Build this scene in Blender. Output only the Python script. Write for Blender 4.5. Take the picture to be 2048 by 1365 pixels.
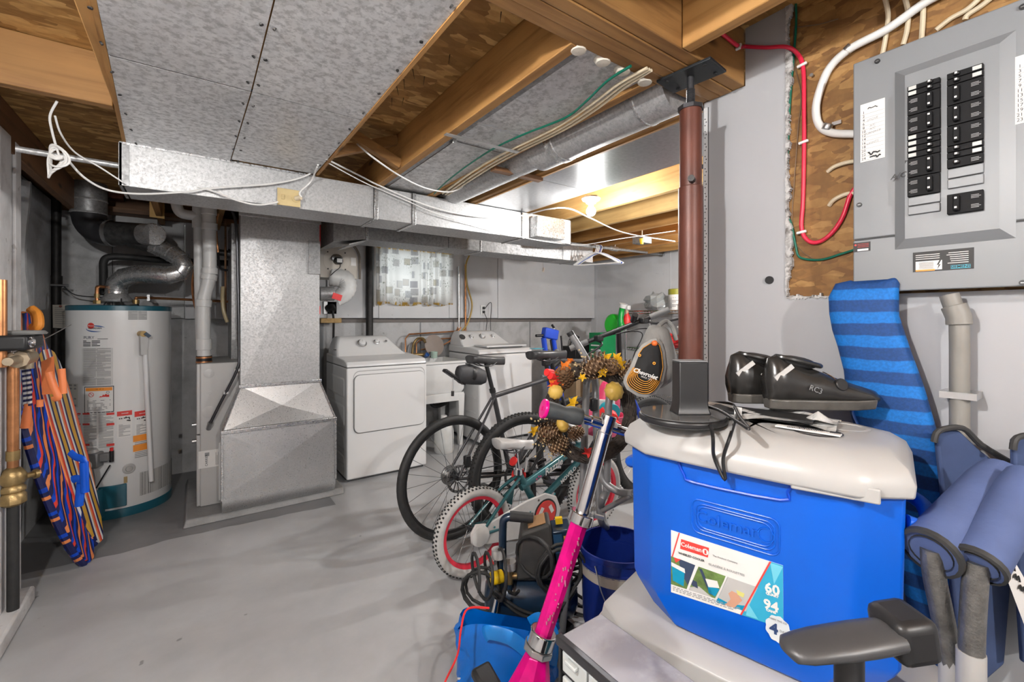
import bpy, bmesh, math, random
from mathutils import Vector, Matrix, Euler
random.seed(7)
SC = bpy.context.scene
COL = SC.collection
for _o in list(bpy.data.objects): bpy.data.objects.remove(_o)

# ------------------------------------------------------------------ camera
CAM_H = 1.30
FPX, CX, CY = 889.0, 1024.0, 637.0          # focal length and principal point in 2048x1365 pixels
YAW = math.radians(35.5)
cd = bpy.data.cameras.new('camera'); cam = bpy.data.objects.new('camera', cd); COL.objects.link(cam)
cam.location = (0, 0, CAM_H); cam.rotation_euler = (math.pi/2, 0, -YAW)
cd.sensor_width = 36; cd.lens = FPX/2048*36; cd.shift_y = -(682.5-CY)/2048; cd.clip_start = .02
SC.camera = cam
vs = SC.view_settings
vs.view_transform = 'Standard'; vs.look = 'None'; vs.gamma = 1; vs.use_curve_mapping = False
vs.exposure = 1.18
SC.cycles.max_bounces = 5; SC.cycles.diffuse_bounces = 3; SC.cycles.glossy_bounces = 2; SC.cycles.caustics_reflective = False; SC.cycles.caustics_refractive = False; SC.cycles.adaptive_threshold = .03

# ------------------------------------------------------------------ world (daylight outside the window)
wd = bpy.data.worlds.new('sky'); SC.world = wd; wd.use_nodes = True
bgn = wd.node_tree.nodes['Background']; bgn.inputs[0].default_value = (1, .985, .96, 1); bgn.inputs[1].default_value = 1.7

# one bulb in view; the other three are added out of view for light; each is a glowing bulb in its own fitting (see bulb_holder below)
BULBS = [((1.99, 1.95, 1.965), 17), ((-.5, .42, 1.965), 42), ((.45, -1.3, 1.965), 50), ((3.55, 1.75, 1.965), 46)]
BULB_TINT = (1, .985, .965)

F3 = Vector((math.sin(YAW), math.cos(YAW), 0)); R3 = Vector((math.cos(YAW), -math.sin(YAW), 0))
def W(u, v, x=None, y=None, z=None, t=None):
    """point of the place seen at photo pixel (u, v), at a known x, y, height z or depth t"""
    d = F3 + R3*((u-CX)/FPX) + Vector((0, 0, (CY-v)/FPX))
    if x is not None: t = x/d.x
    elif y is not None: t = y/d.y
    elif z is not None: t = (z-CAM_H)/d.z
    return Vector((0, 0, CAM_H)) + d*t

# ------------------------------------------------------------------ mesh builder
V = Vector
class MB:
    def __init__(s): s.v = []; s.f = []; s.mi = []; s.m = 0
    def add(s, vs_, fs):
        b = len(s.v); s.v += [tuple(p) for p in vs_]
        for f in fs: s.f.append([b+i for i in f]); s.mi.append(s.m)
        return s
    def box(s, x0, x1, y0, y1, z0, z1):
        return s.add([(x0,y0,z0),(x1,y0,z0),(x1,y1,z0),(x0,y1,z0),(x0,y0,z1),(x1,y0,z1),(x1,y1,z1),(x0,y1,z1)],
                     [(0,3,2,1),(4,5,6,7),(0,1,5,4),(1,2,6,5),(2,3,7,6),(3,0,4,7)])
    def hexa(s, p):   # eight corners: bottom 0-3, top 4-7
        return s.add(p, [(0,3,2,1),(4,5,6,7),(0,1,5,4),(1,2,6,5),(2,3,7,6),(3,0,4,7)])
    def obox(s, c, sx, sy, sz, M=None):
        c = V(c); M = M or Matrix.Identity(3); p = []
        for z in (-.5, .5):
            for x, y in ((-.5,-.5),(.5,-.5),(.5,.5),(-.5,.5)): p.append(c + M @ V((x*sx, y*sy, z*sz)))
        return s.hexa(p)
    def bar(s, a, b, w, h, up=(0,0,1)):   # rectangular bar from a to b
        a, b = V(a), V(b); d = (b-a).normalized(); up = V(up)
        if abs(d.dot(up)) > .98: up = V((1,0,0))
        sx = d.cross(up).normalized()*w/2; sz = sx.cross(d).normalized()*h/2
        return s.hexa([a-sx-sz, a+sx-sz, b+sx-sz, b-sx-sz, a-sx+sz, a+sx+sz, b+sx+sz, b-sx+sz])
    def frame(s, d):
        d = d.normalized(); u = V((0,0,1)) if abs(d.z) < .95 else V((1,0,0))
        a = d.cross(u).normalized(); return a, a.cross(d).normalized()
    def cyl(s, a, b, r0, r1=None, n=16, cap=True):
        a, b = V(a), V(b); r1 = r0 if r1 is None else r1; x, y = s.frame(b-a); p = []
        for q, r in ((a, r0), (b, r1)):
            for i in range(n):
                t = 2*math.pi*i/n; p.append(q + x*(r*math.cos(t)) + y*(r*math.sin(t)))
        f = [(i, (i+1) % n, n+(i+1) % n, n+i) for i in range(n)]
        if cap: f += [tuple(range(n-1, -1, -1)), tuple(range(n, 2*n))]
        return s.add(p, f)
    def tube(s, pts, r, n=8, closed=False, cap=True, flat=None):
        """tube along points; r one radius or a list; flat = (width factor, height factor)"""
        pts = [V(p) for p in pts]; N = len(pts); p = []; prev = None
        for i, q in enumerate(pts):
            if closed: d = pts[(i+1) % N]-pts[i-1]
            else: d = pts[min(i+1, N-1)]-pts[max(i-1, 0)]
            if d.length < 1e-9: d = V((0,0,1))
            d.normalize()
            if prev is None: x, _ = s.frame(d)
            else:
                x = prev - d*prev.dot(d)
                x = x.normalized() if x.length > 1e-6 else s.frame(d)[0]
            y = d.cross(x); prev = x; rr = r[i] if isinstance(r, (list, tuple)) else r
            for k in range(n):
                t = 2*math.pi*k/n; p.append(q + x*(rr*math.cos(t)*(flat[0] if flat else 1)) + y*(rr*math.sin(t)*(flat[1] if flat else 1)))
        f = []
        for i in range(N if closed else N-1):
            j = (i+1) % N
            for k in range(n): f.append((i*n+k, i*n+(k+1) % n, j*n+(k+1) % n, j*n+k))
        if cap and not closed: f += [tuple(range(n-1, -1, -1)), tuple(range((N-1)*n, N*n))]
        return s.add(p, f)
    def lathe(s, prof, c=(0,0,0), n=24, axis=None, xdir=None, arc=None):
        """prof: (radius, height) pairs about an axis through c"""
        c = V(c); a = V(axis or (0,0,1)).normalized()
        x, y = s.frame(a) if xdir is None else (V(xdir), a.cross(V(xdir)))
        if a == V((0,0,1)): x, y = V((1,0,0)), V((0,1,0))
        p = []; m = n if arc is None else n+1
        for r, h in prof:
            for i in range(m):
                t = 2*math.pi*i/n if arc is None else arc[0]+(arc[1]-arc[0])*i/n
                p.append(c + a*h + x*(r*math.cos(t)) + y*(r*math.sin(t)))
        f = []
        for j in range(len(prof)-1):
            for i in range(n):
                k = (i+1) % m; f.append((j*m+i, j*m+k, (j+1)*m+k, (j+1)*m+i))
        return s.add(p, f)
    def prism(s, poly, a, b=None):
        """polygon (3-D points) swept by vector a"""
        poly = [V(p) for p in poly]; a = V(a); n = len(poly); p = poly+[q+a for q in poly]
        nrm = V((0,0,0))
        for i in range(n): nrm += poly[i].cross(poly[(i+1) % n])
        f = [tuple(range(n-1,-1,-1)), tuple(range(n, 2*n))]+[(i,(i+1) % n, n+(i+1) % n, n+i) for i in range(n)]
        if nrm.dot(a) < 0: f = [tuple(reversed(q)) for q in f]
        return s.add(p, f)
    def quad(s, *p): return s.add(p, [tuple(range(len(p)))])
    def loft(s, secs, closed=True, cap=True):
        n = len(secs[0]); p = [q for sec in secs for q in sec]; f = []
        for i in range(len(secs)-1):
            for k in range(n if closed else n-1):
                k2 = (k+1) % n; f.append((i*n+k, i*n+k2, (i+1)*n+k2, (i+1)*n+k))
        if cap and closed: f += [tuple(range(n-1,-1,-1)), tuple(range((len(secs)-1)*n, len(secs)*n))]
        return s.add(p, f)
    def grid(s, fn, nu, nv):
        p = [fn(i/nu, j/nv) for j in range(nv+1) for i in range(nu+1)]
        f = [(j*(nu+1)+i, j*(nu+1)+i+1, (j+1)*(nu+1)+i+1, (j+1)*(nu+1)+i) for j in range(nv) for i in range(nu)]
        return s.add(p, f)
    def ball(s, c, rx, ry=None, rz=None, n=14, m=9, M=None):
        ry = ry or rx; rz = rz or rx; c = V(c); M = M or Matrix.Identity(3); secs = []
        for j in range(1, m):
            a = math.pi*j/m; secs.append([c + M @ V((rx*math.sin(a)*math.cos(2*math.pi*i/n), ry*math.sin(a)*math.sin(2*math.pi*i/n), -rz*math.cos(a))) for i in range(n)])
        return s.loft(secs)

def arc_pts(c, r, a0, a1, n, ex=(1,0,0), ey=(0,0,1)):
    c, ex, ey = V(c), V(ex), V(ey)
    return [c + ex*(r*math.cos(a0+(a1-a0)*i/n)) + ey*(r*math.sin(a0+(a1-a0)*i/n)) for i in range(n+1)]
def spline(pts, n=8, closed=False):
    pts = [V(p) for p in pts]; N = len(pts); out = []
    rng = range(N) if closed else range(N-1)
    for i in rng:
        if closed: p0, p1, p2, p3 = pts[i-1], pts[i], pts[(i+1) % N], pts[(i+2) % N]
        else: p0, p1, p2, p3 = pts[max(i-1,0)], pts[i], pts[i+1], pts[min(i+2,N-1)]
        for k in range(n):
            t = k/n
            out.append(.5*((2*p1)+(p2-p0)*t+(2*p0-5*p1+4*p2-p3)*t*t+(3*p1-p0-3*p2+p3)*t**3))
    if not closed: out.append(pts[-1])
    return out

ROOT = {}
def thing(name, label, cat, loc=(0,0,0), rot=(0,0,0), group=None, kind=None):
    o = bpy.data.objects.new(name, None); COL.objects.link(o); o.empty_display_size = .1
    o.location = loc; o.rotation_euler = rot
    o['label'] = label; o['category'] = cat
    if group: o['group'] = group
    if kind: o['kind'] = kind
    ROOT[o.name] = Matrix.LocRotScale(V(loc), Euler(rot), None).inverted()
    return o
def root_inv(o):
    while o.parent: o = o.parent
    return ROOT.get(o.name)
def finish(me, smooth):
    if smooth:
        me.polygons.foreach_set('use_smooth', [True]*len(me.polygons)); me.set_sharp_from_angle(angle=math.radians(smooth))
def obj(name, mb, m, parent=None, world=True, smooth=40, bevel=0, seg=2, label=None, cat=None, group=None, kind=None):
    """link the collected shapes as ONE mesh object; world=True: shapes were given in world coordinates"""
    me = bpy.data.meshes.new(name); vs_ = mb.v
    if parent is not None and world:
        M = root_inv(parent)
        if M is not None: vs_ = [tuple(M @ V(p)) for p in vs_]
    me.from_pydata(vs_, [], mb.f)
    for q in (m if isinstance(m, (list, tuple)) else [m]): me.materials.append(q)
    if len(me.materials) > 1: me.polygons.foreach_set('material_index', mb.mi)
    me.update(); finish(me, smooth)
    o = bpy.data.objects.new(name, me); COL.objects.link(o); o.parent = parent
    if bevel:
        b = o.modifiers.new('bevel', 'BEVEL'); b.width = bevel; b.segments = seg; b.limit_method = 'ANGLE'; b.angle_limit = math.radians(40); b.harden_normals = False
    if label: o['label'] = label
    if cat: o['category'] = cat
    if group: o['group'] = group
    if kind: o['kind'] = kind
    return o
def struct(name, mb, m, parent=None, **k): return obj(name, mb, m, parent, kind=None if parent else 'structure', **k)
def one(name, mb, m, label, cat, loc=None, group=None, **k):
    """a thing that is one mesh, its origin at loc"""
    if loc is not None: mb.v = [tuple(V(p)-V(loc)) for p in mb.v]
    o = obj(name, mb, m, None, label=label, cat=cat, group=group, **k)
    if loc is not None: o.location = loc
    return o
def share(o, name=None, parent=None, loc=None, rot=None):
    c = o.copy(); COL.objects.link(c); c.parent = parent
    if name: c.name = name
    if loc is not None: c.location = loc
    if rot is not None: c.rotation_euler = rot
    return c
def copy_tree(o, parent=None, label=None):
    c = o.copy(); COL.objects.link(c); c.parent = parent
    if label: c['label'] = label
    if o.name in ROOT: ROOT[c.name] = ROOT[o.name]
    for ch in list(o.children): copy_tree(ch, c)
    return c
def text(name, body, size, origin, xd, yd, m, parent, world=True, align='CENTER', ex=.0004, shear=0, bold=0, sx=1):
    cu = bpy.data.curves.new('t', 'FONT'); cu.body = body; cu.size = size; cu.align_x = align; cu.align_y = 'CENTER'; cu.extrude = ex; cu.shear = shear; cu.offset = bold; cu.resolution_u = 2
    to = bpy.data.objects.new('t', cu); COL.objects.link(to)
    me = bpy.data.meshes.new_from_object(to); bpy.data.objects.remove(to); bpy.data.curves.remove(cu)
    xd = V(xd).normalized(); yd = V(yd); yd = (yd-xd*yd.dot(xd)).normalized(); zd = xd.cross(yd)
    M = Matrix((xd*sx, yd, zd)).transposed().to_4x4(); M.translation = V(origin)
    if parent is not None and world:
        R_ = root_inv(parent)
        if R_ is not None: M = R_ @ M
    me.transform(M); me.materials.clear(); me.materials.append(m); me.name = name
    o = bpy.data.objects.new(name, me); COL.objects.link(o); o.parent = parent
    return o

# ------------------------------------------------------------------ materials
def nm(name):
    m = bpy.data.materials.new(name); m.use_nodes = True; nt = m.node_tree; return m, nt, nt.nodes['Principled BSDF']
def nd(nt, typ, **k):
    n = nt.nodes.new(typ)
    for a, b in k.items():
        if a.startswith('i_'): n.inputs[a[2:].replace('_', ' ')].default_value = b
        else: setattr(n, a, b)
    return n
def ramp(nt, fac, stops, interp='LINEAR'):
    r = nt.nodes.new('ShaderNodeValToRGB'); r.color_ramp.interpolation = interp; e = r.color_ramp.elements
    while len(e) < len(stops): e.new(.5)
    for q, (p, c) in zip(e, stops): q.position = p; q.color = (*c, 1) if len(c) == 3 else c
    nt.links.new(fac, r.inputs[0]); return r.outputs[0]
def coords(nt, scale=(1,1,1), rot=(0,0,0), loc=(0,0,0)):
    tc = nt.nodes.new('ShaderNodeTexCoord'); mp = nt.nodes.new('ShaderNodeMapping')
    mp.inputs['Scale'].default_value = scale; mp.inputs['Rotation'].default_value = rot; mp.inputs['Location'].default_value = loc
    nt.links.new(tc.outputs['Object'], mp.inputs[0]); return mp.outputs[0]
def noise(nt, vec, scale, detail=4, rough=.55, dist=0):
    n = nd(nt, 'ShaderNodeTexNoise'); n.inputs['Scale'].default_value = scale; n.inputs['Detail'].default_value = detail; n.inputs['Roughness'].default_value = rough; n.inputs['Distortion'].default_value = dist
    nt.links.new(vec, n.inputs['Vector']); return n.outputs['Fac']
def mixc(nt, fac, a, b, mode='MIX'):
    n = nt.nodes.new('ShaderNodeMix'); n.data_type = 'RGBA'; n.blend_type = mode
    for s, q in ((n.inputs[0], fac), (n.inputs[6], a), (n.inputs[7], b)):
        if hasattr(q, 'is_output'): nt.links.new(q, s)
        elif isinstance(q, (int, float)): s.default_value = q
        else: s.default_value = (*q, 1)
    return n.outputs[2]
def bump(nt, b, h, strength=.3, dist=.01):
    n = nt.nodes.new('ShaderNodeBump'); n.inputs['Strength'].default_value = strength; n.inputs['Distance'].default_value = dist
    nt.links.new(h, n.inputs['Height']); nt.links.new(n.outputs[0], b.inputs['Normal'])
def sc(c, k): return tuple(min(1, q*k) for q in c)
MATS = {}
def mat(name, col, rough=.5, metal=0, var=.08, scale=12, bmp=0, coat=0, spec=None):
    """plain paint, plastic or metal with a little wear"""
    if name in MATS: return MATS[name]
    m, nt, b = nm(name); b.inputs['Roughness'].default_value = rough; b.inputs['Metallic'].default_value = metal
    if coat: b.inputs['Coat Weight'].default_value = coat; b.inputs['Coat Roughness'].default_value = .1
    if spec is not None: b.inputs['Specular IOR Level'].default_value = spec
    vec = coords(nt); f = noise(nt, vec, scale, 5)
    nt.links.new(ramp(nt, f, [(.3, sc(col, 1-var)), (.7, sc(col, 1+var))]), b.inputs['Base Color'])
    if bmp: bump(nt, b, noise(nt, vec, scale*6, 3), bmp, .003)
    MATS[name] = m; return m
def galv(name, dark=.30, light=.56, scale=38, metal=.55, rough=.42, stretch=(1,1,1), fl0=.74):
    m, nt, b = nm(name); vec = coords(nt, stretch)
    v1 = nd(nt, 'ShaderNodeTexVoronoi'); v1.inputs['Scale'].default_value = scale*1.6
    nz = nd(nt, 'ShaderNodeTexNoise'); nz.inputs['Scale'].default_value = scale*.7; nz.inputs['Detail'].default_value = 3
    nt.links.new(vec, nz.inputs['Vector'])
    ad = nd(nt, 'ShaderNodeVectorMath', operation='MULTIPLY_ADD'); ad.inputs[1].default_value = (.05,.05,.05)
    nt.links.new(nz.outputs['Color'], ad.inputs[0]); nt.links.new(vec, ad.inputs[2]); nt.links.new(ad.outputs[0], v1.inputs['Vector'])
    n2 = noise(nt, vec, scale*1.3, 4, .7); n3 = noise(nt, vec, 2.2, 3)
    cell = ramp(nt, v1.outputs['Color'], [(.1, (light*.86,)*3), (.9, (light*1.06,)*3)])
    fl = ramp(nt, n2, [(.40, (fl0,)*3), (.53, (1,1,1))])
    c = mixc(nt, .8, cell, fl, 'MULTIPLY')
    c = mixc(nt, .55, c, ramp(nt, n3, [(.3, (.72,.725,.73)), (.7, (1.12,1.12,1.12))]), 'MULTIPLY')
    nt.links.new(c, b.inputs['Base Color']); b.inputs['Metallic'].default_value = metal
    nt.links.new(ramp(nt, n2, [(.35, (rough+.1,)*3), (.65, (rough-.07,)*3)]), b.inputs['Roughness'])
    MATS[name] = m; return m
def wood(name, c0, c1, axis='y', knots=True):
    m, nt, b = nm(name)
    s = {'x': (.9, 14, 14), 'y': (14, .9, 14), 'z': (14, 14, .9)}[axis]
    vec = coords(nt, s); g = noise(nt, vec, 1.6, 6, .6, .6); vec2 = coords(nt); n2 = noise(nt, vec2, 3, 4)
    c = ramp(nt, g, [(.28, c0), (.5, sc(c1, .86)), (.72, c1)])
    c = mixc(nt, .5, c, ramp(nt, n2, [(.35, (.7,.62,.55)), (.65, (1.1,1.1,1.1))]), 'MULTIPLY')
    if knots:
        k = {'x': (3, 9, 9), 'y': (9, 3, 9), 'z': (9, 9, 3)}[axis]
        vo = nd(nt, 'ShaderNodeTexVoronoi'); vo.inputs['Scale'].default_value = .8; nt.links.new(coords(nt, k), vo.inputs['Vector'])
        c = mixc(nt, ramp(nt, vo.outputs['Distance'], [(.06, (1,1,1)), (.15, (0,0,0))]), c, sc(c0, .35))
    nt.links.new(c, b.inputs['Base Color']); b.inputs['Roughness'].default_value = .62; bump(nt, b, g, .25, .002)
    MATS[name] = m; return m
def osb(name, rot=0, dark=(.27,.13,.035), mid=(.45,.24,.07), light=(.68,.42,.16), axes='xy', k=1):
    m, nt, b = nm(name); layers = []
    for i, (a, st) in enumerate(((.35, (11, 26)), (-.6, (13, 28)), (1.35, (12, 30)))):
        if axes == 'xy': vec = coords(nt, (st[0]*k, st[1]*k, 1), (0, 0, a+rot), (i*3.1, i*1.7, 0))
        else: vec = coords(nt, (1, st[0]*k, st[1]*k), (a+rot, 0, 0), (0, i*3.1, i*1.7))
        nz = nd(nt, 'ShaderNodeTexNoise'); nz.inputs['Scale'].default_value = 1.1; nz.inputs['Detail'].default_value = 2; nt.links.new(vec, nz.inputs['Vector'])
        ad = nd(nt, 'ShaderNodeVectorMath', operation='MULTIPLY_ADD'); ad.inputs[1].default_value = (.55,.55,.55)
        nt.links.new(nz.outputs['Color'], ad.inputs[0]); nt.links.new(vec, ad.inputs[2])
        vo = nd(nt, 'ShaderNodeTexVoronoi'); vo.inputs['Scale'].default_value = 1; nt.links.new(ad.outputs[0], vo.inputs['Vector'])
        sp = nd(nt, 'ShaderNodeSeparateColor'); nt.links.new(vo.outputs['Color'], sp.inputs[0])
        layers.append((sp.outputs[0], sp.outputs[1], vo.outputs['Distance']))
    st = [(.0, dark), (.25, sc(mid, .75)), (.6, mid), (.95, light)]
    c = ramp(nt, layers[0][0], st)
    for r_, g_, d_ in layers[1:]: c = mixc(nt, ramp(nt, g_, [(.5, (0,0,0)), (.52, (1,1,1))]), c, ramp(nt, r_, st))
    c = mixc(nt, .45, c, ramp(nt, noise(nt, coords(nt, (30,60,30)), 1, 4), [(.3, (.62,.58,.5)), (.7, (1.1,1.1,1.1))]), 'MULTIPLY')
    c = mixc(nt, ramp(nt, layers[0][2], [(.5, (0,0,0)), (.8, (.55,.55,.55))]), c, dark)
    nt.links.new(c, b.inputs['Base Color']); b.inputs['Roughness'].default_value = .7; bump(nt, b, layers[1][0], .35, .003)
    MATS[name] = m; return m
def painted(name, col, dirt=(.35,.34,.32), amt=.25, scale=3, rough=.55, bmp=.15, bscale=30):
    m, nt, b = nm(name); vec = coords(nt); a = noise(nt, vec, scale, 6, .6, .4); f = noise(nt, vec, bscale, 4)
    c = ramp(nt, a, [(.32, tuple(q*(1-amt)+d*amt for q, d in zip(col, dirt))), (.55, col), (.8, sc(col, 1.05))])
    sp = ramp(nt, noise(nt, vec, 26, 2), [(.70, (0,0,0)), (.735, (.5,.5,.5))])
    c = mixc(nt, sp, c, dirt) if amt > .15 else c
    nt.links.new(c, b.inputs['Base Color']); b.inputs['Roughness'].default_value = rough; bump(nt, b, f, bmp, .006)
    MATS[name] = m; return m
def floor_mat():
    m, nt, b = nm('floor_paint'); vec = coords(nt)
    big = noise(nt, vec, 1.1, 5, .6, .3); fine = noise(nt, vec, 9, 6, .65)
    c = ramp(nt, big, [(.3, (.38,.385,.395)), (.7, (.52,.525,.535))])
    c = mixc(nt, .5, c, ramp(nt, fine, [(.3, (.86,.86,.86)), (.7, (1.05,1.05,1.05))]), 'MULTIPLY')
    # darker floor tone with a wavy near edge round the heater and the furnace
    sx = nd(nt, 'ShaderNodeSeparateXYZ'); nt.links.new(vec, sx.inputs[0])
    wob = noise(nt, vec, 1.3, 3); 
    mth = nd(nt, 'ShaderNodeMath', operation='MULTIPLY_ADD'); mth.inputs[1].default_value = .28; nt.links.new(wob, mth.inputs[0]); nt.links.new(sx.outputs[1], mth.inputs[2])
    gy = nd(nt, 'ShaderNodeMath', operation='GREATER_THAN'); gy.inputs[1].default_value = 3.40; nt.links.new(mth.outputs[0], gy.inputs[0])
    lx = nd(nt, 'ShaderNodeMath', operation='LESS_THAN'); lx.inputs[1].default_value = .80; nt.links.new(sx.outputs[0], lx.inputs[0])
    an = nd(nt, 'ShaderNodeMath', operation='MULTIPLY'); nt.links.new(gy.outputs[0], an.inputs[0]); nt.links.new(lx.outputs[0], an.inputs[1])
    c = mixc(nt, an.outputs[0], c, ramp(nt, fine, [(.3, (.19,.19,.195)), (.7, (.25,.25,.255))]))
    spk = ramp(nt, noise(nt, vec, 14, 2, .5), [(.735, (0,0,0)), (.76, (.8,.8,.8))])
    c = mixc(nt, spk, c, (.2,.2,.2))
    nt.links.new(c, b.inputs['Base Color'])
    nt.links.new(ramp(nt, fine, [(.3, (.30,.30,.30)), (.7, (.42,.42,.42))]), b.inputs['Roughness']); bump(nt, b, fine, .1, .004)
    return m

M_floor = floor_mat()
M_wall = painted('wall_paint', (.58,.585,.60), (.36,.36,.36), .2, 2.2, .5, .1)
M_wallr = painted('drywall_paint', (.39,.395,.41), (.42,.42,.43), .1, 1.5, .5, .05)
M_conc = painted('concrete_paint', (.50,.50,.505), (.20,.20,.19), .55, 4, .6, .6, 18)
M_concw = painted('whitewashed_concrete', (.66,.65,.65), (.25,.22,.20), .5, 5, .6, .5, 20)
M_osb = osb('osb_subfloor'); M_osbw = osb('osb_wall', axes='yz', dark=(.17,.075,.02), mid=(.28,.14,.04), light=(.38,.21,.07), k=1.7)
M_joist = wood('joist_wood', (.22,.095,.022), (.50,.265,.085), 'y'); M_joistx = wood('joist_wood_x', (.17,.075,.02), (.38,.195,.06), 'x')
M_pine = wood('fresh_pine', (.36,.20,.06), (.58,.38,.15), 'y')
M_dwood = wood('dark_wood', (.10,.05,.02), (.26,.13,.06), 'y'); M_dwoodx = wood('dark_wood_x', (.10,.05,.02), (.26,.13,.06), 'x')
M_galv = galv('galvanised_sheet', .3, .52, 60, .5, .42); M_galvp = galv('galvanised_pan', .3, .72, 34, .35, .42, fl0=.60)
M_galvd = galv('galvanised_dull', .2, .34, 40, .6, .45); M_bright = galv('bright_sheet', .4, .62, 60, .85, .28, fl0=.9)
M_white = mat('white_enamel', (.78,.78,.78), .28, 0, .02, 3, coat=.3)
M_white2 = mat('white_plastic', (.72,.72,.71), .4, 0, .03)
M_lid = mat('cooler_lid_plastic', (.42,.415,.405), .35, 0, .03, 6)
M_pvc = mat('white_pvc', (.66,.66,.65), .4, 0, .05, 8)
M_black = mat('black_plastic', (.012,.012,.013), .42, 0, .2)
M_rubber = mat('black_rubber', (.022,.022,.022), .62, 0, .25, 30, .2)
M_dark = mat('dark_grey_metal', (.06,.06,.065), .38, .6, .15)
M_blackpipe = mat('black_iron', (.025,.023,.022), .5, .3, .4, 20, .3)
M_chrome = mat('chrome', (.75,.75,.76), .12, 1, .03)
M_steel = mat('brushed_steel', (.50,.50,.50), .32, .9, .1, 20)
M_grey = mat('grey_enamel', (.20,.21,.222), .42, 0, .03, 4)
M_copper = mat('copper', (.55,.25,.11), .35, .85, .3, 14); M_brass = mat('aged_brass', (.36,.25,.11), .4, .75, .35, 16, .3)
M_redp = mat('red_plastic', (.72,.03,.03), .4); M_redc = mat('red_cable', (.66,.02,.06), .38)
M_green = mat('green_wire', (.0,.12,.075), .4); M_cream = mat('cream_cable', (.62,.53,.38), .5, 0, .12); M_wcable = mat('white_cable', (.72,.71,.69), .45, 0, .05)
M_blue = mat('cooler_blue', (.0,.10,.58), .36, 0, .04, 5); M_teal = mat('teal_plastic', (.0,.17,.25), .35)
M_ink = mat('print_black', (.03,.03,.03), .6); M_inkg = mat('print_grey', (.30,.30,.30), .6); M_paper = mat('paper', (.74,.73,.71), .6, 0, .04); M_ored = mat('print_red', (.68,.05,.04), .5)
M_orange = mat('print_orange', (.85,.30,.04), .5); M_rust = mat('red_oxide_paint', (.105,.032,.02), .45, .1, .2, 10)
M_yellow = mat('yellow_plastic', (.80,.52,.01), .35); M_pink = mat('hot_pink', (.82,.0,.25), .28, .1, .12, 25)
def emit(name, col, s):
    m, nt, b = nm(name); b.inputs['Emission Color'].default_value = (*col, 1); b.inputs['Emission Strength'].default_value = s; b.inputs['Base Color'].default_value = (*col, 1); return m
def glassy(name, col, alpha, rough=.1):
    m, nt, b = nm(name); b.inputs['Base Color'].default_value = (*col, 1); b.inputs['Roughness'].default_value = rough; b.inputs['Transmission Weight'].default_value = 1-alpha; b.inputs['IOR'].default_value = 1.15; return m
M_film = glassy('clear_film', (.9,.9,.9), .12, .12)
# ------------------------------------------------------------------ the room shell
JB, SUB = 2.05, 2.235            # underside of joists, underside of the subfloor
XL, XR, XF, YB, YN = -.82, 1.445, 4.74, 4.65, -2.6
struct('floor', MB().box(XL-.2, XF+.2, YN-.1, YB+.2, -.1, 0), M_floor, smooth=0)
struct('ceiling', MB().box(XL-.2, XF+.2, YN-.1, YB+.2, SUB, SUB+.03), M_osb, smooth=0)
# back wall: painted concrete below, framed wall proud of it above, with an opening for the window
WX0, WX1, WZ0, WZ1 = 1.56, 2.38, 1.50, 2.05
wb = struct('wall_back', MB().box(XL-.2, XF+.2, YB, YB+.2, 0, 1.32), M_conc, smooth=0)
def panel(x0, x1, z0, z1, d=.07, m=M_wall): return struct('wall_panel', MB().box(x0+.0015, x1-.0015, YB-d, YB+.15, z0, z1), m, wb, bevel=.003)
panel(XL, -.52, 1.30, 2.10, .05, M_conc); panel(-.52, -.07, 1.30, 2.10, .052, M_conc); panel(-.07, .95, 1.295, 2.10, .055)
panel(.95, WX0, 1.302, SUB); panel(WX0, WX1, 1.30, WZ0); panel(WX0, WX1, WZ1, SUB); panel(WX1, 3.05, 1.302, SUB); panel(3.05, XF, 1.30, SUB, .075)
for x in (2.05, 2.47, 3.6):      # straps in the concrete below
    struct('wall_strap', MB().box(x, x+.012, YB-.006, YB, .2, 1.29), M_grey, wb)
struct('wall_rail', MB().box(.9, XF, YB-.012, YB, 1.255, 1.295), mat('rail_paint', (.16,.14,.13), .6), wb)
struct('wall_strap', MB().box(.93, 1.03, YB-.02, YB, .3, 1.255), M_grey, wb); struct('wall_strap', MB().box(1.05, 1.16, YB-.085, YB-.06, 1.30, 2.05), M_wall, wb)
# left wall with a furred-out piece next to the camera
struct('wall_left', MB().box(XL-.2, XL, YN, YB+.1, 0, 2.13), M_conc, smooth=0)
wf = struct('wall_furring', MB().box(XL, -.672, YN, 3.02, 0, 2.13), M_concw, smooth=0)
struct('trim_1', MB().box(-.672, -.655, 2.72, 2.86, 0, 2.1), M_concw, bevel=.004)
struct('trim_2', MB().box(-.672, -.66, 2.94, 3.02, 0, 2.1), M_concw, bevel=.004)
struct('trim_3', MB().box(-.70, -.60, 2.35, 2.95, 0, .07), M_concw, bevel=.01)
mb = MB()                        # old parging run down the corner behind the furring
for i in range(14):
    y0 = 3.02+i*.055; mb.tube([(XL-.012+.028*math.sin(i*1.7)+.012*math.sin(z*7+i), y0+.012*math.sin(z*3+i*2), z) for z in [q*.13 for q in range(6, 17)]], .034, 6)
struct('wall_parging', mb, M_conc)
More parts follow.
